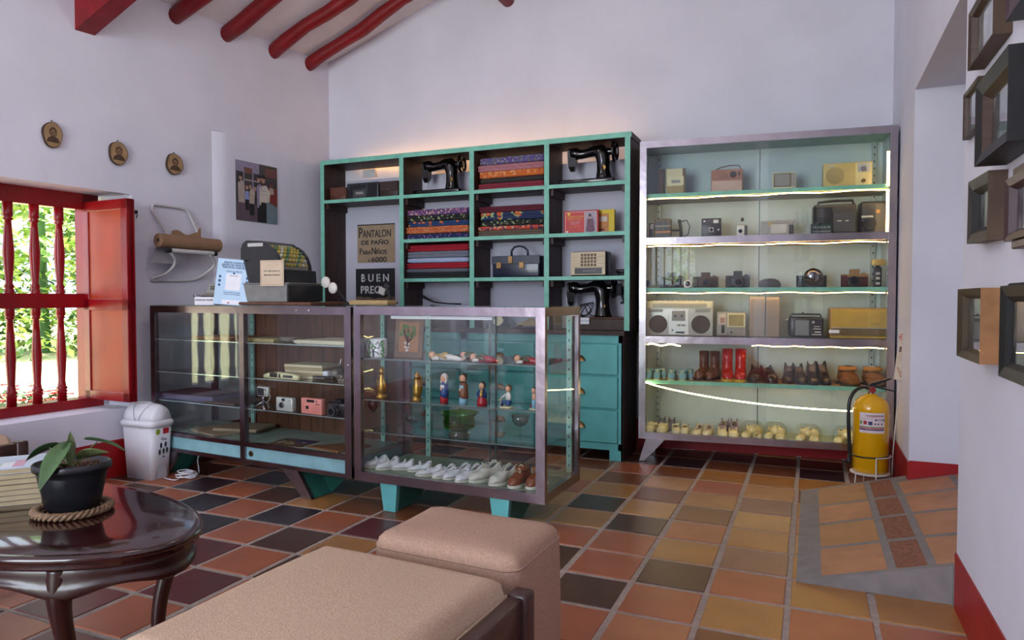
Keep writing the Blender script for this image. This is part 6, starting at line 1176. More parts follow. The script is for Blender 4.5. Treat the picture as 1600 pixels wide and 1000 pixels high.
def figurine(label, px0, px1, y0, y1, kind, z=r2, off=.08):
    p, w, h = R3(px0, px1, y0, y1, z, off); H = h; T_ = thing('figurine', label, 'figurine', p, RA-.3)
    k = H/.16
    def add(nm, m, fn): b = MB(); fn(b); b.build(nm, m, T_)
    if kind.startswith('gold'):
        add('base', mat('old_gilt', 'a8823c', .35, .7, var=.4, scale=70), lambda b: b.lathe([(.026*k, 0), (.027*k, .012*k), (.02*k, .022*k), (.018*k, .03*k), (.001, .031*k)], n=14))
        add('robe', mat('old_gilt', 'a8823c'), lambda b: b.lathe([(.022*k, .024*k), (.025*k, .05*k), (.023*k, .08*k), (.019*k, .10*k), (.017*k, .115*k), (.009*k, .128*k), (.001, .129*k)], n=14, zf=lambda a, r, z_: .002*sin(5*a), sy=.8))
        if kind == 'gold_rays': add('mandorla', gold, lambda b: b.prism([(.031*k*cos(a)*(1+.06*sin(14*a)), .086*k+.066*k*sin(a)*(1+.03*sin(14*a))) for a in [2*pi*q/48 for q in range(48)]], .008, .014))
        else: add('mantle', gold, lambda b: [b.tube([(sg*.012*k, .0, .11*k), (sg*.027*k, -.004, .08*k), (sg*.03*k, .002, .055*k), (sg*.022*k, .004, .035*k)], [.006*k, .009*k, .008*k, .004*k], 6) for sg in (-1, 1)])
        add('head', mat('old_gilt', 'a8823c'), lambda b: (b.ball((0, -.002, .137*k), .0105*k, (1, 1, 1.2), 10)))
        add('veil', gold, lambda b: b.lathe([(.016*k, .118*k), (.015*k, .135*k), (.011*k, .15*k), (.004*k, .158*k), (.001, .162*k)], (0, .004, 0), 12))
        add('hands', mat('dark_gilt', '6c5020', .4, .7), lambda b: b.ball((0, -.019*k, .10*k), .006*k, (1, 1, 1.6), 8))
        return
    robe, cloak, hair, veil = {'mary': (crd, cbl, cskin, cw), 'joseph': (clb, cbr, chr_, None), 'mother': (crd, cbl, chr_, None), 'boy': (cbl, cw, mat('painted_brown_hair', '6a3a26', .5), None), 'man': (clb, cskin, chr_, None)}[kind]
    if kind in ('mary', 'joseph'):
        add('robe', robe, lambda b: b.lathe([(.021*k, 0), (.022*k, .02*k), (.021*k, .06*k), (.019*k, .09*k)], n=16)); add('cloak', cloak, lambda b: b.lathe([(.0235*k, .03*k), (.024*k, .05*k), (.021*k, .10*k), (.012*k, .112*k), (.001, .113*k)], (0, .002, 0), 16))
        add('hands', cskin, lambda b: b.ball((0, -.022*k, .075*k), .006*k, (1.2, .8, 1.4), 8)); add('bodice', cw if kind == 'mary' else clb, lambda b: b.ball((0, -.008*k, .088*k), .017*k, (1, .8, 1), 10)); hz, hr = .13*k, .018*k
    elif kind == 'mother':
        add('robe', robe, lambda b: b.lathe([(.032*k, 0), (.034*k, .02*k), (.024*k, .06*k), (.02*k, .07*k)], n=16)); add('cloak', cloak, lambda b: (b.lathe([(.028*k, .05*k), (.027*k, .08*k), (.014*k, .103*k), (.001, .104*k)], (0, .003, 0), 16), b.tube([(-.024*k, 0, .09*k), (-.03*k, -.012*k, .07*k), (-.005*k, -.028*k, .062*k)], .008*k, 6)))
        add('child', cgo, lambda b: (b.ball((.014*k, -.024*k, .075*k), .013*k, (1, .8, 1.3), 8), b.ball((.018*k, -.024*k, .096*k), .010*k, n=8))); hz, hr = .124*k, .019*k
    elif kind == 'boy':
        k = H/.14; add('base', creamp, lambda b: b.box(-.038*k, .038*k, -.025*k, .025*k, 0, .006*k, 0, .002)); add('trousers', robe, lambda b: (b.ball((.012*k, 0, .03*k), .020*k, (1, .9, 1), 8), b.tube([(.01*k, -.01*k, .03*k), (-.018*k, -.018*k, .034*k), (-.024*k, -.018*k, .008*k)], .008*k, 6)))
        add('shirt', cw, lambda b: b.rings([[(.012*k+r*cos(a), r*.7*sin(a), z_) for a in [2*pi*q/10 for q in range(10)]] for z_, r in ((.04*k, .016*k), (.07*k, .019*k), (.085*k, .012*k), (.092*k, .007*k))]))
        add('arm', cw, lambda b: b.tube([(0, -.004*k, .08*k), (-.018*k, -.014*k, .062*k), (-.028*k, -.016*k, .055*k)], .006*k, 6)); add('sheep', mat('painted_cream', 'c4ad84', .6), lambda b: (b.ball((-.030*k, -.008*k, .022*k), .014*k, (.9, .9, 1.2), 8), b.ball((-.036*k, -.014*k, .042*k), .008*k, n=8))); hz, hr = .108*k, .0165*k
    else:
        add('base', creamp, lambda b: b.box(-.028*k, .028*k, -.02*k, .02*k, 0, .005*k, 0, .002)); add('trousers', robe, lambda b: b.lathe([(.016*k, .004*k), (.015*k, .05*k), (.013*k, .065*k)], n=12)); add('body', cskin, lambda b: b.rings([[(r*cos(a), r*.7*sin(a), z_) for a in [2*pi*q/10 for q in range(10)]] for z_, r in ((.06*k, .013*k), (.085*k, .017*k), (.1*k, .014*k), (.108*k, .006*k))])); add('red_cloth', crd, lambda b: b.ball((-.018*k, -.01*k, .02*k), .008*k, n=8)); hz, hr = .124*k, .016*k
    cx = .012*k if kind == 'boy' else 0
    add('head', cskin, lambda b: b.ball((cx, -.003*k, hz), hr, (1, 1, 1.12), 12))
    if veil: add('veil', veil, lambda b: (b.ball((cx, .004*k, hz+.004*k), hr*1.2, (1, .9, 1.15), 12), b.tube([(cx-hr, -.002, hz-.004*k), (cx-hr*.9, -.006*k, hz-.024*k)], .006*k, 6), b.tube([(cx+hr, -.002, hz-.004*k), (cx+hr*.9, -.006*k, hz-.024*k)], .006*k, 6)))
    else: add('hair', hair, lambda b: b.ball((cx, .005*k, hz+.005*k), hr*1.1, (1, .85, 1.08), 12))
    def face(b):
        for sx in (-1, 1): b.ball((cx+sx*hr*.38, -.003*k-hr*.93, hz+hr*.1), hr*.13, (1, .5, 1.2), 6)
    add('eyes', blackp, face); add('mouth', crd, lambda b: b.ball((cx, -.003*k-hr*.9, hz-hr*.42), hr*.12, (1.8, .5, .6), 6))
    if kind == 'joseph': add('beard', chr_, lambda b: b.ball((cx, -.005*k, hz-hr*.75), hr*.72, (1, .9, .7), 8))
figurine('gilt standing virgin figurine, leftmost of the upright row', 585, 607, 577, 628, 'gold_mantle'); figurine('gilt virgin figurine inside an oval of rays', 641, 661, 586, 632, 'gold_rays')
figurine('tall figurine with a white veil and blue cloak', 685, 703, 590, 637, 'mary'); figurine('tall bearded figurine in a brown cloak', 715, 733, 588, 638, 'joseph'); figurine('figurine of a mother in red and blue holding a child', 744, 763, 602, 642, 'mother'); figurine('seated boy figurine in white shirt and blue trousers with a small animal', 780, 804, 606, 644, 'boy'); figurine('standing figurine in light blue trousers at the chrome corner post', 828, 841, 607, 645, 'man')
clr = glassy('table_glass', (.95, .97, .96), 1.5); ggl = glassy('green_bottle_glass', (.42, .80, .26), 1.5)
def stem_glass(label, px, w_, H, bowl, off): 
    p, w, h = R3(px-5, px+5, 650, 690, r3, off); T_ = thing('stem_glass', label, 'glass', p); r = w_/2
    b = MB(); b.open_lathe([(.001, H*(1-bowl)), (r*.5, H*(1-bowl*.86)), (r*.92, H*(1-bowl*.5)), (r, H), (r*.96, H), (r*.86, H*(1-bowl*.5)), (r*.45, H*(1-bowl*.8)), (.001, H*(1-bowl)+.004)], n=24); b.build('bowl', clr, T_)
    b = MB(); b.lathe([(r*.62, 0), (r*.6, .003), (.006, .008), (.004, H*.3), (.0045, H*(1-bowl)), (.001, H*(1-bowl)+.002)], n=20); b.build('stem', clr, T_)
stem_glass('tall clear goblet at the left end of the glassware shelf', 583, .066, .155, .45, .10); stem_glass('low faceted dessert glass left of the green bowl', 644, .085, .09, .62, .12); stem_glass('clear champagne coupe right of the green bowl', 813, .088, .135, .45, .10)
p, w, h = R3(690, 745, 648, 685, r3, .12); T_ = thing('glass_bowl', 'green glass footed bowl with a flared rim', 'bowl', p); r = w/2
b = MB(); b.open_lathe([(.001, .03), (r*.55, .032), (r*.8, .048), (r*.84, .075), (r*.76, .098), (r*.98, .118), (r, .12), (r*.95, .118), (r*.72, .098), (r*.78, .075), (r*.72, .05), (r*.4, .037), (.001, .036)], n=36); b.build('bowl', ggl, T_)
b = MB(); b.lathe([(r*.52, 0), (r*.54, .01), (r*.44, .022), (r*.5, .032), (.001, .033)], n=30); b.build('foot', glassy('dark_green_glass', (.3, .5, .36), 1.5), T_)
wk = mat('worn_white_leather', 'cfcdd2', .45, var=.08, scale=25); wcream = mat('cream_white_leather', 'cbc5ba', .5, var=.06); brl = mat('reddish_brown_leather', '7c4026', .4, var=.2)
SHO = [(588, .09, 'white strapped girls shoe, leftmost on the counter floor', .13, .05, .05, -.75, wk, (('strap', .5, wk),), 'white strapped shoes', .40),
 (606, .075, 'white strapped girls shoe, second from the left', .13, .052, .052, -.7, wk, (('strap', .5, wk),), 'white strapped shoes', .40),
 (630, .10, 'small white ankle-strap shoe turned to the left', .12, .05, .045, -1.15, wk, (('strap', .6, wk),), 'white ankle-strap shoes', .45),
 (656, .10, 'small white ankle-strap shoe with its strap standing up', .13, .052, .045, -1.2, wk, (('strap', .55, wk), ('bow', .5, wk)), 'white ankle-strap shoes', .45),
 (671, .045, 'white slipper with a thin side strap, front row', .14, .052, .045, -1.0, wk, (('strap', .45, wk),), 'white thin-strap shoes', .38),
 (694, .055, 'white strapped shoe with brown lining in the middle', .13, .054, .052, -.65, wk, (('strap', .5, wk),), 'white thin-strap shoes', .42),
 (714, .06, 'plain white slip-on shoe, left one', .16, .06, .06, -.6, wk, (('bow', .42, wk),), 'white slip-on shoes', .45),
 (733, .045, 'plain white slip-on shoe with a pink mark on its toe', .17, .062, .065, -.45, wk, (('bow', .42, wk),), 'white slip-on shoes', .5),
 (758, .07, 'cream-white lace-up shoe, left one', .19, .07, .075, -.5, wcream, (('laces', 3, wcream),), 'cream-white lace-up shoes', .5),
 (786, .06, 'cream-white lace-up shoe, right one with grey lining', .18, .072, .072, -.35, wcream, (('laces', 3, wcream),), 'cream-white lace-up shoes', .5),
 (811, .055, 'brown leather ankle shoe with pale laces, left one', .15, .064, .085, -.22, brl, (('laces', 4, creamp), ('cuff', 0, brl)), 'brown ankle shoes', .45),
 (838, .075, 'brown leather ankle shoe partly behind the corner post', .15, .064, .085, -.18, brl, (('laces', 4, creamp), ('cuff', 0, brl)), 'brown ankle shoes', .45)]
for px, o_, lb, L_, W_, H_, rot, m_, ex, grp, ot in SHO:
    p, w, h = R3(px-8, px+8, 735, 760, rt0, o_+L_*.28); shoe('ankle_shoe' if m_ is brl else 'childs_shoe', lb, p, rot, L_, W_, H_, m_, wsole, open_t=ot, toe=.42, solet=.007 if m_ is wk else .013, group=grp, extras=ex, lining=mat('brown_grey_lining', '7a6a62', .8) if m_ is wk else mat('slate_lining', '5c5f6c', .8))
# ================================================================ FLOOR THINGS
# waste bin
a_, b_, c_ = on(187, 744, Z=0), on(238, 751, Z=0), on(257, 738, Z=0)
ang = math.atan2(b_.y-a_.y, b_.x-a_.x); bn = thing('waste_bin', 'white swing-lid plastic waste bin with recycling pictograms', 'bin', (b_.x+.004, b_.y-.004, 0), ang)
wb, db, wt, dt, hb_ = .232, .135, .268, .16, .325; e1, e2 = (wt-wb)/2, (dt-db)/2
b = MB(); R = []
def rrect(x0, x1, y0, y1, z, r, n=4):
    out = []
    for cx, cy, a0 in ((x1-r, y1-r, 0), (x0+r, y1-r, pi/2), (x0+r, y0+r, pi), (x1-r, y0+r, 1.5*pi)):
        for k in range(n+1): a = a0+pi/2*k/n; out.append((cx+r*cos(a), cy+r*sin(a), z))
    return out
b.rings([rrect(-wb, 0, 0, db, 0, .03), rrect(-wb-e1, e1, -e2, db+e2, hb_, .035)]); b.build('body', whitep, bn)
b = MB(); b.rings([rrect(-wb-e1-.008, e1+.008, -e2-.008, db+e2+.008, hb_-.004, .04), rrect(-wb-e1-.012, e1+.012, -e2-.012, db+e2+.012, hb_+.02, .04), rrect(-wb-e1-.002, e1+.002, -e2-.002, db+e2+.002, hb_+.034, .04)]); b.build('rim', whitep, bn)
b = MB(); R = []; x0_, x1_ = -wb-e1+.004, e1-.004
for k in range(9):
    u = k/8; x = x0_+(x1_-x0_)*u; s_ = 1-.16*(abs(u-.5)*2)**4; R.append([(x, db/2-(db/2+e2-.006)*s_*cos(a), hb_+.03+.105*s_*sin(a)) for a in [pi*q/12 for q in range(13)]])
b.rings(R); b.build('dome_lid', whitep, bn)
b = MB(); cxl = (x0_+x1_)/2
b.tube([(cxl+.05*cos(a)*1.1, db/2-.03+.052*sin(a), hb_+.03+.105*sqrt(max(0, 1-((.03-.052*sin(a))/(db/2+e2))**2))+.002) for a in [2*pi*q/24 for q in range(24)]], .004, 6, closed=True); b.build('lid_ring', whitep, bn)
b = MB(); 
def side(u, z): f_ = z/hb_; return Vector((e1*f_+.0012, db/2+(u-.5)*(db+2*e2*f_)*.9, z))
def dec(u0, u1, z0, z1, mi): b.add([side(u0, z0), side(u1, z0), side(u1, z1), side(u0, z1)], [(0, 1, 2, 3)], mi)
b.add([side(.25+.11*cos(a), .292+.018*sin(a)) for a in [2*pi*q/16 for q in range(16)]], [tuple(range(16))], 0); dec(.5, .8, .275, .31, 1)
dec(.4, .55, .252, .255, 2); dec(.4, .7, .242, .246, 2); dec(.45, .72, .236, .239, 2)
for u, z in ((.42, .205), (.66, .207), (.35, .165), (.56, .168), (.75, .17)): dec(u-.06, u+.06, z-.014, z+.012, 2); dec(u-.03, u+.03, z+.012, z+.018, 2); dec(u-.05, u+.05, z-.022, z-.019, 2)
dec(.5, .62, .13, .138, 2); b.build('sticker_and_print', [mat('lime_sticker', '8ea822', .5), mat('red_sticker', 'b41f28', .4), ink], bn)
b = MB(); b.add([side(.5+.3*cos(a), .002+.09*sin(a))+Vector((.0003, 0, 0)) for a in [pi*q/14 for q in range(15)]], [tuple(range(15))]); b.build('foot_recess_shade', mat('shaded_white_plastic', 'b4b3ba', .4), bn)  # flat patch; the shade of a recess is put into its colour
# white cable
b = MB(); pts = [on(x, y, Z=.008) for x, y in ((255, 746), (270, 750), (280, 748), (284, 741))]
rs = random.Random(12); cc = on(291, 741, Z=.03)
for q in range(30):
    a = q*.95; pts.append(cc+Vector((.055*cos(a)*(1+.3*sin(q*1.3)), .05*sin(a)*(1+.25*cos(q*.7)), -.012+.03*(q/30)+.012*sin(q*.6))))
pts += [on(300, 744, Z=.008), on(309, 741, Z=.008), on(311, 735, Z=.02), on(309, 720, Z=.09), on(311, 710, Z=.15)]
b.tube(smooth_pts(pts, 3), .0036, 6); b.build('white_cable', whitep, label='tangle of white cable on the floor under the long counter', cat='cable')
# extinguisher on its wire stand
ec = Vector((.325, 4.50, 0)); ex = thing('fire_extinguisher', 'yellow fire extinguisher with black hose and printed label', 'fire extinguisher', (ec.x, ec.y, .105), radians(8))
yl = mat('extinguisher_yellow', 'e0a60a', .25, var=.03, coat=.4); ra = .094
b = MB(); b.lathe([(ra*.9, 0), (ra, .008), (ra, .36), (ra*1.01, .362), (ra*1.01, .368), (ra*.98, .385), (ra*.86, .41), (ra*.6, .43), (ra*.32, .44), (ra*.28, .448), (.001, .449)], n=40); b.build('cylinder', yl, ex)
b = MB(); b.cyl((0, 0, .445), (0, 0, .49), .018, .016, 16); b.cyl((0, -.02, .475), (0, -.032, .475), .019, n=20); b.build('valve', mat('valve_metal', '8c7466', .3, .8), ex)
b = MB(); b.cyl((0, -.0325, .475), (0, -.0335, .475), .016, n=20); b.build('gauge', mat('gauge_red', '8c2a2c', .3), ex)
b = MB(); b.box(-.012, .012, -.01, .05, .49, .50); b.prism([(-.01, .49), (.0, .49), (.10, .535), (.10, .543), (-.005, .51)], -.012, .012); b.prism([(.01, .487), (.12, .462), (.12, .470), (.01, .497)], -.01, .01); b.build('handle', blackp, ex)
b = MB(); b.tube(smooth_pts([(-.015, 0, .478), (-.05, -.01, .485), (-.095, -.03, .46), (-.122, -.04, .40), (-.125, -.04, .30), (-.118, -.03, .18), (-.112, -.02, .09)]), .0105, 10); b.build('hose', blackp, ex)
b = MB(); b.cyl((-.05, 0, .484), (-.03, 0, .482), .013, n=12); b.build('hose_coupling', lgrey, ex)
b = MB(); b.tube([(-.112, -.02, .095), (-.114, -.02, .06), (-.125, -.03, .05)], [.010, .015, .012], 10); b.build('nozzle', blackp, ex)
b = MB(); b.tube([(ra*1.03*cos(a), ra*1.03*sin(a), .095+.004*cos(a)) for a in [2*pi*q/32 for q in range(32)]], .0045, 6, closed=True); b.build('strap', blackp, ex)
lm = [mat('label_white', 'd8c8cc', .4), mat('label_red', 'a02028', .4), mat('label_blue', '222a5c', .4), mat('label_green', '5c8c30', .4), ink]
b = MB(); r0 = ra+.0012
def cyp(u, z, d=0): a = -pi/2-.12+(u-.5)*1.45; return ((r0+d)*cos(a), (r0+d)*sin(a), .235+z*.115)
def cpatch(u0, u1, z0, z1, mi, d=0, n=10): b.grid(lambda u, v: cyp(u0+(u1-u0)*u, z0+(z1-z0)*v, d), n, 1, mi)
cpatch(0, 1, 0, 1, 0); cpatch(.22, .95, .86, .885, 4, .0004); cpatch(.3, .98, .82, .845, 1, .0004); cpatch(.2, .62, .77, .785, 1, .0004); cpatch(.05, .5, .68, .695, 4, .0004); cpatch(.58, .97, .62, .70, 2, .0004); cpatch(.02, .10, .42, .60, 3, .0004, 3); cpatch(.16, .30, .42, .60, 1, .0004, 3); cpatch(.34, .50, .40, .58, 2, .0004, 3)
for u in (.6, .72, .86): cpatch(u-.03, u+.03, .42, .50, 4, .0004, 2)
cpatch(.0, .97, .29, .33, 3, .0004); cpatch(0, .97, .21, .27, 1, .0004); cpatch(0, .97, .13, .19, 2, .0004); cpatch(.66, .9, .64, .68, 0, .0008, 4); b.build('label', lm, ex)
st_ = thing('extinguisher_stand', 'white wire stand holding the extinguisher, with an upright pole', 'stand', (ec.x, ec.y, 0), 0)
ww_ = mat('white_wire', 'cfc6c0', .35)
b = MB(); b.lathe([(ra*1.12, .095), (ra*1.14, .1), (ra*1.1, .104), (.001, .104)], n=30); b.build('platform', ww_, st_)
for a in (-2.4, -1.35, .3, 1.8):
    b = MB(); x, y = ra*1.12*cos(a), ra*1.12*sin(a); b.tube([(x, y, .20 if a == -1.35 or a == .3 else .10), (x*1.02, y*1.02, .08), (x*1.1, y*1.1, .003)], .004, 6); b.build('leg', ww_, st_)
b = MB(); b.tube([(ra*1.12*cos(a), ra*1.12*sin(a), .20) for a in [-1.35+1.65*q/12 for q in range(13)]], .004, 6); b.build('guard_ring', ww_, st_)
pb = on(1393, 752, Z=None, Y=ec.y+.06); pt = on(1406, 592, Y=ec.y+.06)
b = MB(); b.tube([(pb.x-ec.x, .06, .003), (pb.x-ec.x+.004, .06, .2), (pt.x-ec.x, .06, pt.z)], .0042, 6); b.build('pole', ww_, st_)
T_ = thing('instruction_sign', 'narrow cream extinguisher instruction sign with a red arrow on the pole', 'sign', (pt.x, ec.y+.052, pt.z-.006)); T_.rotation_euler = (0, .10, .0)
w, h = .066, .275; b = MB(); b.box(-w/2, w/2, 0, .003, 0, h); b.build('board', mat('cream_sign_board', 'cbb9a4', .5, var=.04), T_)
b = MB(); red = 0
b.box(-w*.36, w*.4, -.0008, 0, h*.945, h*.96, 0); b.box(-w*.36, w*.4, -.0008, 0, h*.84, h*.855, 0); b.box(-w*.4, -w*.36, -.0008, 0, h*.84, h*.96, 0); b.box(w*.36, w*.4, -.0008, 0, h*.84, h*.96, 0); b.text('EXTINTOR', .0135, 0, -.001, h*.88, 0, bold=.0004)
for x in (-.018, 0, .018): b.box(x-.006, x+.006, -.0008, 0, h*.58, h*.70, 0 if x == 0 else 1)
b.text('AGENTE', .009, 0, -.001, h*.76, 1); b.text('CLASE DE FUEGO', .006, 0, -.001, h*.53, 1); b.text('SOLIDOS LIQUIDOS', .0055, 0, -.001, h*.47, 1); b.text('ELECTRICOS', .0055, 0, -.001, h*.42, 1); b.text('USO', .011, 0, -.001, h*.155, 0)
for (x0, z0), (x1, z1) in (((-.022, .26), (0, .06)), ((0, .06), (.022, .26)), ((-.022, .26), (-.010, .23)), ((.022, .26), (.010, .23))): b.tube([(x0, -.001, z0*h), (x1, -.001, z1*h)], .0012, 4)
b.build('print', [mat('sign_red', 'a8342c', .5), mat('sign_grey_print', '5c4e48', .6)], T_)
# ================================================================ FRAMES ON THE RIGHT WALL
def frame(label, pf, pn, yt, yb, depth, bw_, m, sm, inset=.01, picm=None, tilt=0, extra=None, Lmin=None, bev=.003, mat_w=0):
    X = XR-depth; a = on(pf, (yt+yb)/2, X=X); c = on(pn, (yt+yb)/2, X=X) if pn else None; y1 = a.y; y0 = c.y if c is not None else y1-Lmin
    zt_ = on(pf, yt, X=X).z; zb_ = on(pf, yb, X=X).z; w = y1-y0; h = zt_-zb_
    T_ = thing('picture_frame', label, 'picture', (XR-.001, (y0+y1)/2, zb_), -pi/2, 'old framed photographs on the right wall'); T_.rotation_euler = (0, tilt, -pi/2)
    b = MB()
    # four mitred bars with a sloping face
    o_ = [(-w/2, 0), (w/2, 0), (w/2, h), (-w/2, h)]; i_ = [(-w/2+bw_, bw_), (w/2-bw_, bw_), (w/2-bw_, h-bw_), (-w/2+bw_, h-bw_)]
    m_ = [((p_[0]*.35+q_[0]*.65), (p_[1]*.35+q_[1]*.65)) for p_, q_ in zip(o_, i_)]
    vs = [(x, 0, z) for x, z in o_]+[(x, -depth, z) for x, z in o_]+[(x, -depth*.86, z) for x, z in m_]+[(x, -depth+inset+.012, z) for x, z in i_]+[(x, 0, z) for x, z in i_]
    for k in range(4):
        k2 = (k+1) % 4
        b.add([vs[q] for q in (k, k2, 4+k2, 4+k)], [(0, 1, 2, 3)], 1); b.add([vs[q] for q in (4+k, 4+k2, 8+k2, 8+k)], [(0, 1, 2, 3)], 0); b.add([vs[q] for q in (8+k, 8+k2, 12+k2, 12+k)], [(0, 1, 2, 3)], 2); b.add([vs[q] for q in (12+k, 12+k2, 16+k2, 16+k)], [(0, 1, 2, 3)], 0)
    b.build('moulding', m, T_)
    b = MB(); b.box(-w/2+bw_*.9, w/2-bw_*.9, -max(.004, depth-inset-.014), -.002, bw_*.9, h-bw_*.9); b.build('photograph', picm, T_)
    b = MB(); yy = -max(.006, depth-inset-.012)-.001; b.box(-w/2+bw_*.95, w/2-bw_*.95, yy-.001, yy, bw_*.95, h-bw_*.95); b.build('glass', glass, T_)
    if extra: extra(T_, w, h)
    return T_
fk = mat('black_lacquer_wood', '101114', .5, var=.2); fb_ = mat('dark_walnut', '3a281e', .5, var=.3, scale=14, stretch=(1, 1, 5)); fo = mat('olive_brown_wood', '3a2e1c', .6, var=.3); fl_ = mat('raw_pine_side', '9a6c44', .7, var=.25, scale=14); fp = mat('plum_wood', '3a2228', .4, var=.2); fbr = mat('orange_brown_wood', '7c5236', .6, var=.2)
fsd = mat('brown_frame_side', '4c382a', .6, var=.25)
pg = [photo_mat('old_photo_grey', '5c5c62', 'b4b4ba', 14), photo_mat('old_photo_dark', '3c3e46', 'a0a0a8', 11), photo_mat('old_photo_hills', '464c56', 'bcbec4', 7), photo_mat('old_photo_people', '34343c', 'a89890', 9)]
frame('dark walnut framed photo at the very top near the doorway', 1513, 1551, 24, 110, .045, .022, [fb_, fsd, fb_], 0, picm=pg[0])
frame('large black and brown deep-moulded frame, biggest on the wall', 1524, 1574, 137, 260, .075, .05, [fk, fk, fb_], 0, inset=.018, picm=pg[2])
frame('small dark frame half behind the large deep-moulded one', 1505, 1527, 150, 219, .022, .016, [fb_, fb_, fb_], 0, picm=pg[0], inset=.002)
frame('black tilted frame with a narrow photo, below the large one', 1512, 1543, 288, 383, .045, .045, [fk, fsd, fk], 0, inset=.012, picm=pg[1], tilt=.03)
frame('plum-dark frame with stepped corners at the right edge, middle height', 1570, None, 283, 378, .035, .028, [fp, fp, fp], 0, picm=pg[2], Lmin=.36, extra=lambda T_, w, h: [(lambda b: (b.box(-w/2+.05, w/2-.05, -.03, 0, z_, z_+.021, 0, .003, 1), b.build('stepped_edge', fp, T_)))(MB()) for z_ in (h, -.022)])
frame('deep box frame with a raw pine side, lowest row left', 1496, 1532, 452, 556, .072, .03, [fo, fl_, fo], 0, inset=.012, picm=pg[1], tilt=.0)
def beads(T_, w, h):
    b = MB(); n = 22
    for k in range(n):
        for z in (0, h): b.ball((-w/2+w*(k+.5)/n, -.03, z), .007, n=4)
        for x in (-w/2, w/2): b.ball((x, -.03, h*(k+.5)/n), .007, n=4)
    b.build('beaded_edge', fk, T_)
frame('black beaded-edge frame at the right border, lowest row', 1562, None, 447, 588, .05, .04, [fk, fk, fk], 0, inset=.008, picm=pg[3], Lmin=.42, extra=beads)
frame('dark plum frame in the top right corner of the picture', 1572, None, -95, 33, .04, .028, [fp, fk, fp], 0, picm=pg[2], Lmin=.36)
frame('orange-brown wooden frame cut off by the right border', 1593, None, 76, 188, .04, .06, [fbr, fbr, fbr], 0, picm=pg[1], Lmin=.30)
# ================================================================ FOREGROUND
TC = Vector((-2.28, 1.36, 0)); TA_, TB_ = .72, .33; TH = .45
tb = thing('coffee_table', 'oval dark mahogany coffee table with curved legs', 'table', TC, 0)
def ovl(d, z, n=120, zf=None): return [((TA_+d)*cos(2*pi*k/n), (TB_+d)*sin(2*pi*k/n), z+(zf(2*pi*k/n) if zf else 0)) for k in range(n)]
b = MB(); b.rings([ovl(-.03, TH-.044), ovl(-.012, TH-.04), ovl(-.004, TH-.032), ovl(-.010, TH-.024), ovl(0, TH-.019), ovl(.003, TH-.009), ovl(-.002, TH-.002), ovl(-.009, TH), ovl(-.018, TH-.0022), ovl(-.026, TH), ovl(-.2, TH)]); b.build('table_top', mahog, tb)
legs = ((.43, .215), (.43, -.17), (-.43, .215), (-.43, -.17)); la_ = [math.atan2(y/TB_, x/TA_) for x, y in legs]
def az(a):
    dm = min(abs(math.atan2(sin(a-q), cos(a-q))) for q in la_); return -.018*math.exp(-(dm/.16)**2)-.008*cos(dm*9)
b = MB(); n = 120; R = [ovl(-.034, TH-.042), ovl(-.026, TH-.060), ovl(-.030, TH-.068), ovl(-.022, TH-.078, zf=lambda a: az(a)*.4), ovl(-.016, TH-.090, zf=lambda a: az(a)*.8), ovl(-.024, TH-.096, zf=az), ovl(-.045, TH-.096, zf=az), ovl(-.045, TH-.042)]
b.rings(R, 0, False); b.build('apron', mahog2, tb)
for (x, y), a in zip(legs, la_):
    b = MB(); rx, ry = (TA_-.064)*cos(a), (TB_-.064)*sin(a); d = Vector((cos(a)*TB_, sin(a)*TA_, 0)).normalized(); p0 = Vector((rx, ry, 0))
    pts = smooth_pts([p0+d*.002+Vector((0, 0, TH-.05)), p0+d*.012+Vector((0, 0, TH-.11)), p0+d*.004+Vector((0, 0, TH-.18)), p0-d*.022+Vector((0, 0, .17)), p0-d*.028+Vector((0, 0, .07)), p0+d*.006+Vector((0, 0, .012))], 5)
    N = len(pts); rs_ = [.036-.012*min(1, i/(N*.45)) if i < N*.45 else .024-.007*((i-N*.45)/(N*.55)) for i in range(N)]; rs_[-1] = .02; rs_[-2] = .02
    b.tube(pts, rs_, 12); b.build('leg', mahog2, tb)
# woven mat, pot and plant
pc_ = on(114, 800, Z=TH); PX, PY = pc_.x, pc_.y
wick = mat('wicker', '7b6047', .7, var=.4, scale=90); b = MB(); n = 90; R0_ = .098
for ph in (0, 2.09, 4.19): b.tube([((R0_+.009*cos(13*a+ph))*cos(a), (R0_+.009*cos(13*a+ph))*sin(a), .013+.007*sin(13*a+ph)) for a in [2*pi*k/n*1.0 for k in range(n)]], .006, 6, closed=True)
for r in (.08, .064, .048, .03): b.tube([(r*cos(a), r*sin(a), .006+.002*sin(20*a+r*300)) for a in [2*pi*k/60 for k in range(60)]], .0055, 5, closed=True)
b.build('woven_mat', wick, loc=(PX, PY, TH), label='round braided wicker mat under the flower pot', cat='mat')
pot = thing('plant_pot', 'black oval plastic pot with rim and earth', 'pot', (PX, PY, TH+.0135), YAW+.05)
bp_ = mat('black_pot_plastic', '14161c', .3, var=.1); b = MB(); b.open_lathe([(.001, .0), (.070, 0), (.075, .004), (.096, .10), (.100, .118), (.108, .119), (.110, .125), (.110, .138), (.105, .142), (.101, .138), (.098, .12), (.001, .118)], n=48, sy=.80); b.build('pot', bp_, pot)
b = MB(); rs = random.Random(21); b.lathe([(.097, .118), (.09, .126), (.001, .127)], n=24, sy=.8)
for _ in range(150): a = rs.uniform(0, 6.28); r = .088*sqrt(rs.random()); b.ball((r*cos(a), r*.8*sin(a), .127+rs.uniform(0, .004)), rs.uniform(.003, .007), (1, 1, .8), 4)
b.build('earth', mat('crumbly_earth', '6e5240', .95, var=.5, scale=120), pot, kind='stuff')
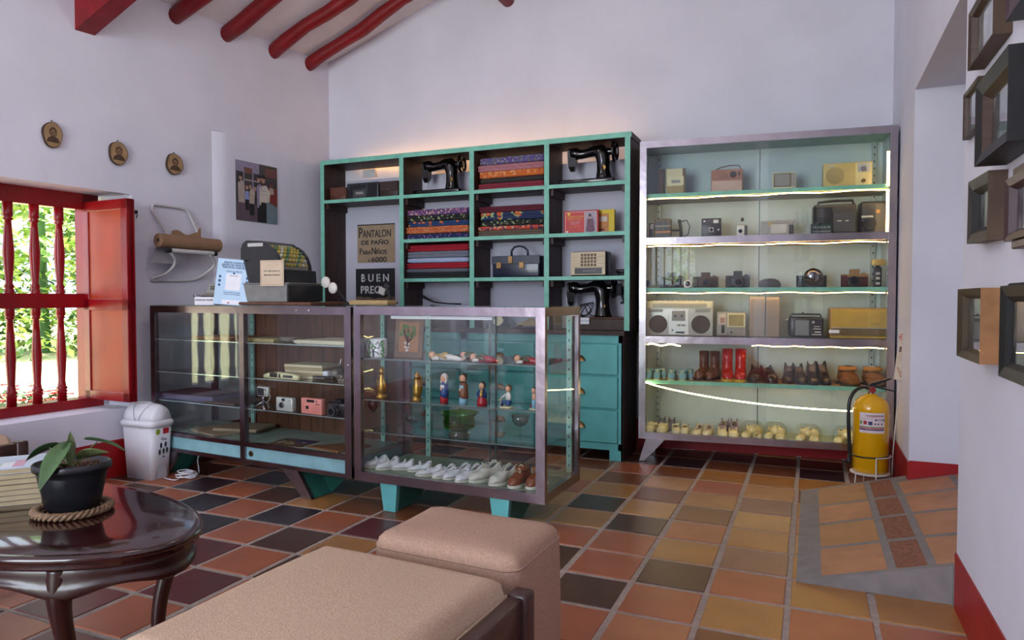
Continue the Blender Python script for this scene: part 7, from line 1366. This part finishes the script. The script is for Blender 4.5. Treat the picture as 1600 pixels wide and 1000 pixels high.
plant = thing('potted_plant', 'young plant with six heart-shaped green leaves in the black pot', 'plant', (PX, PY, TH+.0135+.125), YAW)
lfm = [mat('leaf_green', '3d5a2f', .35, var=.25, scale=18), mat('leaf_olive', '67774a', .4, var=.2, scale=18), mat('leaf_dark', '22391f', .3, var=.2)]
def leaf(tip_dir, base_, L_, Wd, m, droop=.3, roll=0, label=None):
    d = Vector(tip_dir).normalized(); side_ = d.cross(Vector((0, 0, 1)));
    if side_.length < .2: side_ = Vector((1, 0, 0))
    side_.normalize(); side_ = Matrix.Rotation(roll, 3, d) @ side_; nrm = side_.cross(d); b = MB()
    def f(u, v):
        wv = Wd*((sin(pi*min(1, v**.62)))**.9)*(1.0) if v > 0 else 0; s_ = (u-.5)*2; back = -.10*L_*abs(s_)*(1-v)**3*4
        return tuple(Vector(base_)+d*(L_*v+back)+side_*(s_*wv/2)+nrm*(abs(s_)*wv*.16)+Vector((0, 0, -droop*L_*v*v)))
    b.grid(f, 8, 14); o = b.build('leaf', m, plant, label=label); sd = o.modifiers.new('t', 'SOLIDIFY'); sd.thickness = .0012; return o
def stem(P): b = MB(); b.tube(smooth_pts(P, 4), .0022, 6); b.build('stem', mat('stem_green', '5b6a3c', .5), plant)
stem([(0, -.01, 0), (-.004, -.012, .05), (-.006, -.03, .06), (-.002, -.045, .058)]); leaf((-.12, -.66, -.55), (-.002, -.045, .058), .105, .066, lfm[0], .30, 0)
stem([(0, 0, 0), (-.004, 0, .03), (-.006, 0, .045)]); leaf((.02, .02, 1), (-.006, 0, .035), .075, .030, lfm[1], 0, .9)
stem([(0, 0, 0), (-.03, .0, .03), (-.06, .0, .055), (-.075, 0, .06)]); leaf((-1, -.2, -.3), (-.06, 0, .062), .075, .045, lfm[2], .25, .5)
stem([(0, 0, 0), (.02, .01, .02), (.045, .015, .035)]); leaf((.9, .1, .25), (.035, .01, .03), .07, .06, lfm[1], .1, -.6)
stem([(0, 0, 0), (.03, .02, .04), (.06, .03, .07)]); leaf((.95, .1, -.15), (.055, .03, .075), .09, .06, lfm[0], .25, -.3); leaf((-.6, -.3, .1), (-.01, -.02, .01), .04, .04, lfm[1], .1, .2)
# magazines on the table
mg = on(60, 772, Z=TH); rs = random.Random(31); covers = [mat('pale_blue_cover', 'b4bede', .3, var=.2, scale=7), mat('cream_pages', 'a89878', .8), mat('grey_cover', '8c8478', .5), mat('brown_cover_worn', '6c5644', .5)]
nm_ = 7; z = TH+.0005
lbm = ['magazine with a pale blue and pink cover on top of the stack', 'magazine just under the pale blue one', 'third magazine down in the table stack', 'middle magazine of the table stack', 'fifth magazine down in the table stack', 'last but one magazine of the table stack', 'bottom magazine of the stack, lying on the table']
edge = on(88, 771, Z=TH)
for k in range(nm_):
    th = .0165; ang = YAW+.42+rs.uniform(-.05, .05); T_ = thing('magazine', lbm[nm_-1-k], 'magazine', (edge.x-.150*cos(ang)+rs.uniform(-.004, .004)+.0, edge.y-.150*sin(ang)+rs.uniform(-.004, .004)-.02, z), ang, 'stack of magazines on the coffee table')
    b = MB(); b.box(-.15, .15, -.10, .11, .0008, th-.0008, 0); b.build('pages', mat('cream_pages', 'a89878', .8, var=.2, scale=40, stretch=(1, 1, 30)), T_)
    b = MB(); b.box(-.152, .152, -.102, .112, th-.0008, th, 0); b.box(-.152, .152, -.102, .112, 0, .0008, 0); b.build('cover', covers[0] if k == nm_-1 else covers[2+k % 2], T_)
    if k == nm_-1:
        b = MB()
        for q in range(7): b.box(-.12+q*.03, -.09+q*.03, -.06+.02*sin(q*2), .0+.03*cos(q), th, th+.0004, q % 3)
        b.build('cover_print', [mat('pink_print', 'c48aa8', .4), mat('pale_green_print', '9ab49c', .4), mat('white_print', 'd8d8e4', .4)], T_)
    z += th+.0006
# upholstered seats and the pouf
seatw = mat('dark_seat_wood', '3c2420', .4, var=.3, scale=9, stretch=(1, 1, 4), coat=.2)
def seat(label, loc, rotz, w, d, zc, zt_, group=None):
    """wooden framed seat: loc is its far right corner on the floor, w to local -x, d to local -y"""
    T_ = thing('upholstered_seat', label, 'seat', loc, rotz, group)
    b = MB(); nx, ny = 22, 26; th = zt_-zc
    def top(u, v):
        x = -w+w*u; y = -d+d*v; e = min(u, 1-u)*w; g = min(v, 1-v)*d; k = min(1, min(e, g)/.045); pf = sqrt(max(0, 1-(1-k)**2)); crown = .012*sin(pi*u)*sin(pi*v)
        return (x+.006*sin(7*v)*(1-k), y+.006*sin(6*u)*(1-k), zc+th*.35+th*.65*pf*.92+crown)
    b.grid(top, nx*2, ny*2)
    per = [(-w+w*k/20, -d) for k in range(20)]+[(0, -d+d*k/20) for k in range(20)]+[(-w*k/20, 0) for k in range(20)]+[(-w, -d*k/20) for k in range(20)]
    b.rings([[(x, y, zc) for x, y in per], [(x+(.004 if x > -.001 else (-.004 if x < -w+.001 else 0)), y, zc+th*.2) for x, y in per], [(x, y, zc+th*.37) for x, y in per]], 0, False); b.add([(-w, -d, zc), (0, -d, zc), (0, 0, zc), (-w, 0, zc)], [(0, 1, 2, 3)]); b.build('cushion', beige, T_)
    b = MB(); b.tube([(x*.995, y*.995, zc+th*.40) for x, y in per], .0035, 6, closed=True); b.build('piping', beige, T_)
    for x, y in ((.028, .018), (.028, -d-.018), (-w-.028, .018), (-w-.028, -d-.018)):
        b = MB(); b.box(x-.026, x+.026, y-.026, y+.026, 0, zc+(.052 if x > 0 or x < -w else .0), 0, .008); b.build('post', seatw, T_)
    for x0, x1, y0, y1 in ((.006, .044, -d, 0), (-w-.044, -w-.006, -d, 0), (-w, 0, .002, .034), (-w, 0, -d-.034, -d-.002)):
        b = MB(); b.box(x0, x1, y0, y1, zc-.045, zc+(.045 if x1-x0 < .1 else .0), 0, .006); b.build('top_rail', seatw, T_); b = MB(); b.box(x0, x1, y0, y1, .10, .15, 0, .006); b.build('lower_rail', seatw, T_)
        b = MB(); ex_ = .01; b.box(x0+ex_ if x1-x0 < .1 else x0, x1-ex_ if x1-x0 < .1 else x1, y0+ex_ if y1-y0 < .1 else y0, y1-ex_ if y1-y0 < .1 else y1, .15, zc-.045); b.build('side_panel', mat('brown_panel_wood', '45291f', .45, var=.3), T_)
    return T_
c1 = on(800, 915, Z=.42); c0 = on(497, 852, Z=.42); a = math.atan2(c1.y-c0.y, c1.x-c0.x)
seat('beige cushioned seat with dark wooden frame in the foreground', (c1.x-.010, c1.y-.006, 0), a+.015, .555, .62, .355, .452)
c2 = on(34, 690, Z=.40); seat('beige cushioned wooden seat under the window at the left edge', (-3.52, 2.12, 0), -.06, .42, .55, .365, .46)
# pouf
FL, FR, NR = on(676, 791, Z=.45), on(881, 823, Z=.45), on(797, 893, Z=.45)
NR = NR+(FR-NR)*.10; NL = FL+NR-FR; b = MB(); cxp = (FL+NR)/2
def quad(u, v): return FL*(1-u)*(1-v)+FR*u*(1-v)+NR*u*v+NL*(1-u)*v
n = 24
per = [quad(k/n, 0) for k in range(n)]+[quad(1, k/n) for k in range(n)]+[quad(1-k/n, 1) for k in range(n)]+[quad(0, 1-k/n) for k in range(n)]
def rnd(P, f_, z): 
    out = []
    for i, p in enumerate(P):
        k = i % n; e = min(k, n-k)/n; cc_ = .02*max(0, 1-e/.12)**2; q = p+(Vector((cxp.x, cxp.y, p.z))-p).normalized()*(cc_+f_); out.append((q.x, q.y, z))
    return out
b.rings([rnd(per, .004, .004), rnd(per, .0, .03), rnd(per, -.004, .2), rnd(per, .0, .38), rnd(per, .002, .428), rnd(per, .008, .447), rnd(per, .022, .460), rnd(per, .05, .466), rnd(per, .12, .470)], 0, True); pf = thing('pouf', 'square rose-beige fabric pouf between the front seat and the counter', 'pouf', (cxp.x, cxp.y, 0)); b.v = [(x-cxp.x, y-cxp.y, z) for x, y, z in b.v]; b.build('padded_cube', beige2, pf)
b = MB(); b.tube([(x-cxp.x, y-cxp.y, z) for x, y, z in rnd(per, .0025, .430)], .003, 6, closed=True); b.build('seam', beige2, pf)
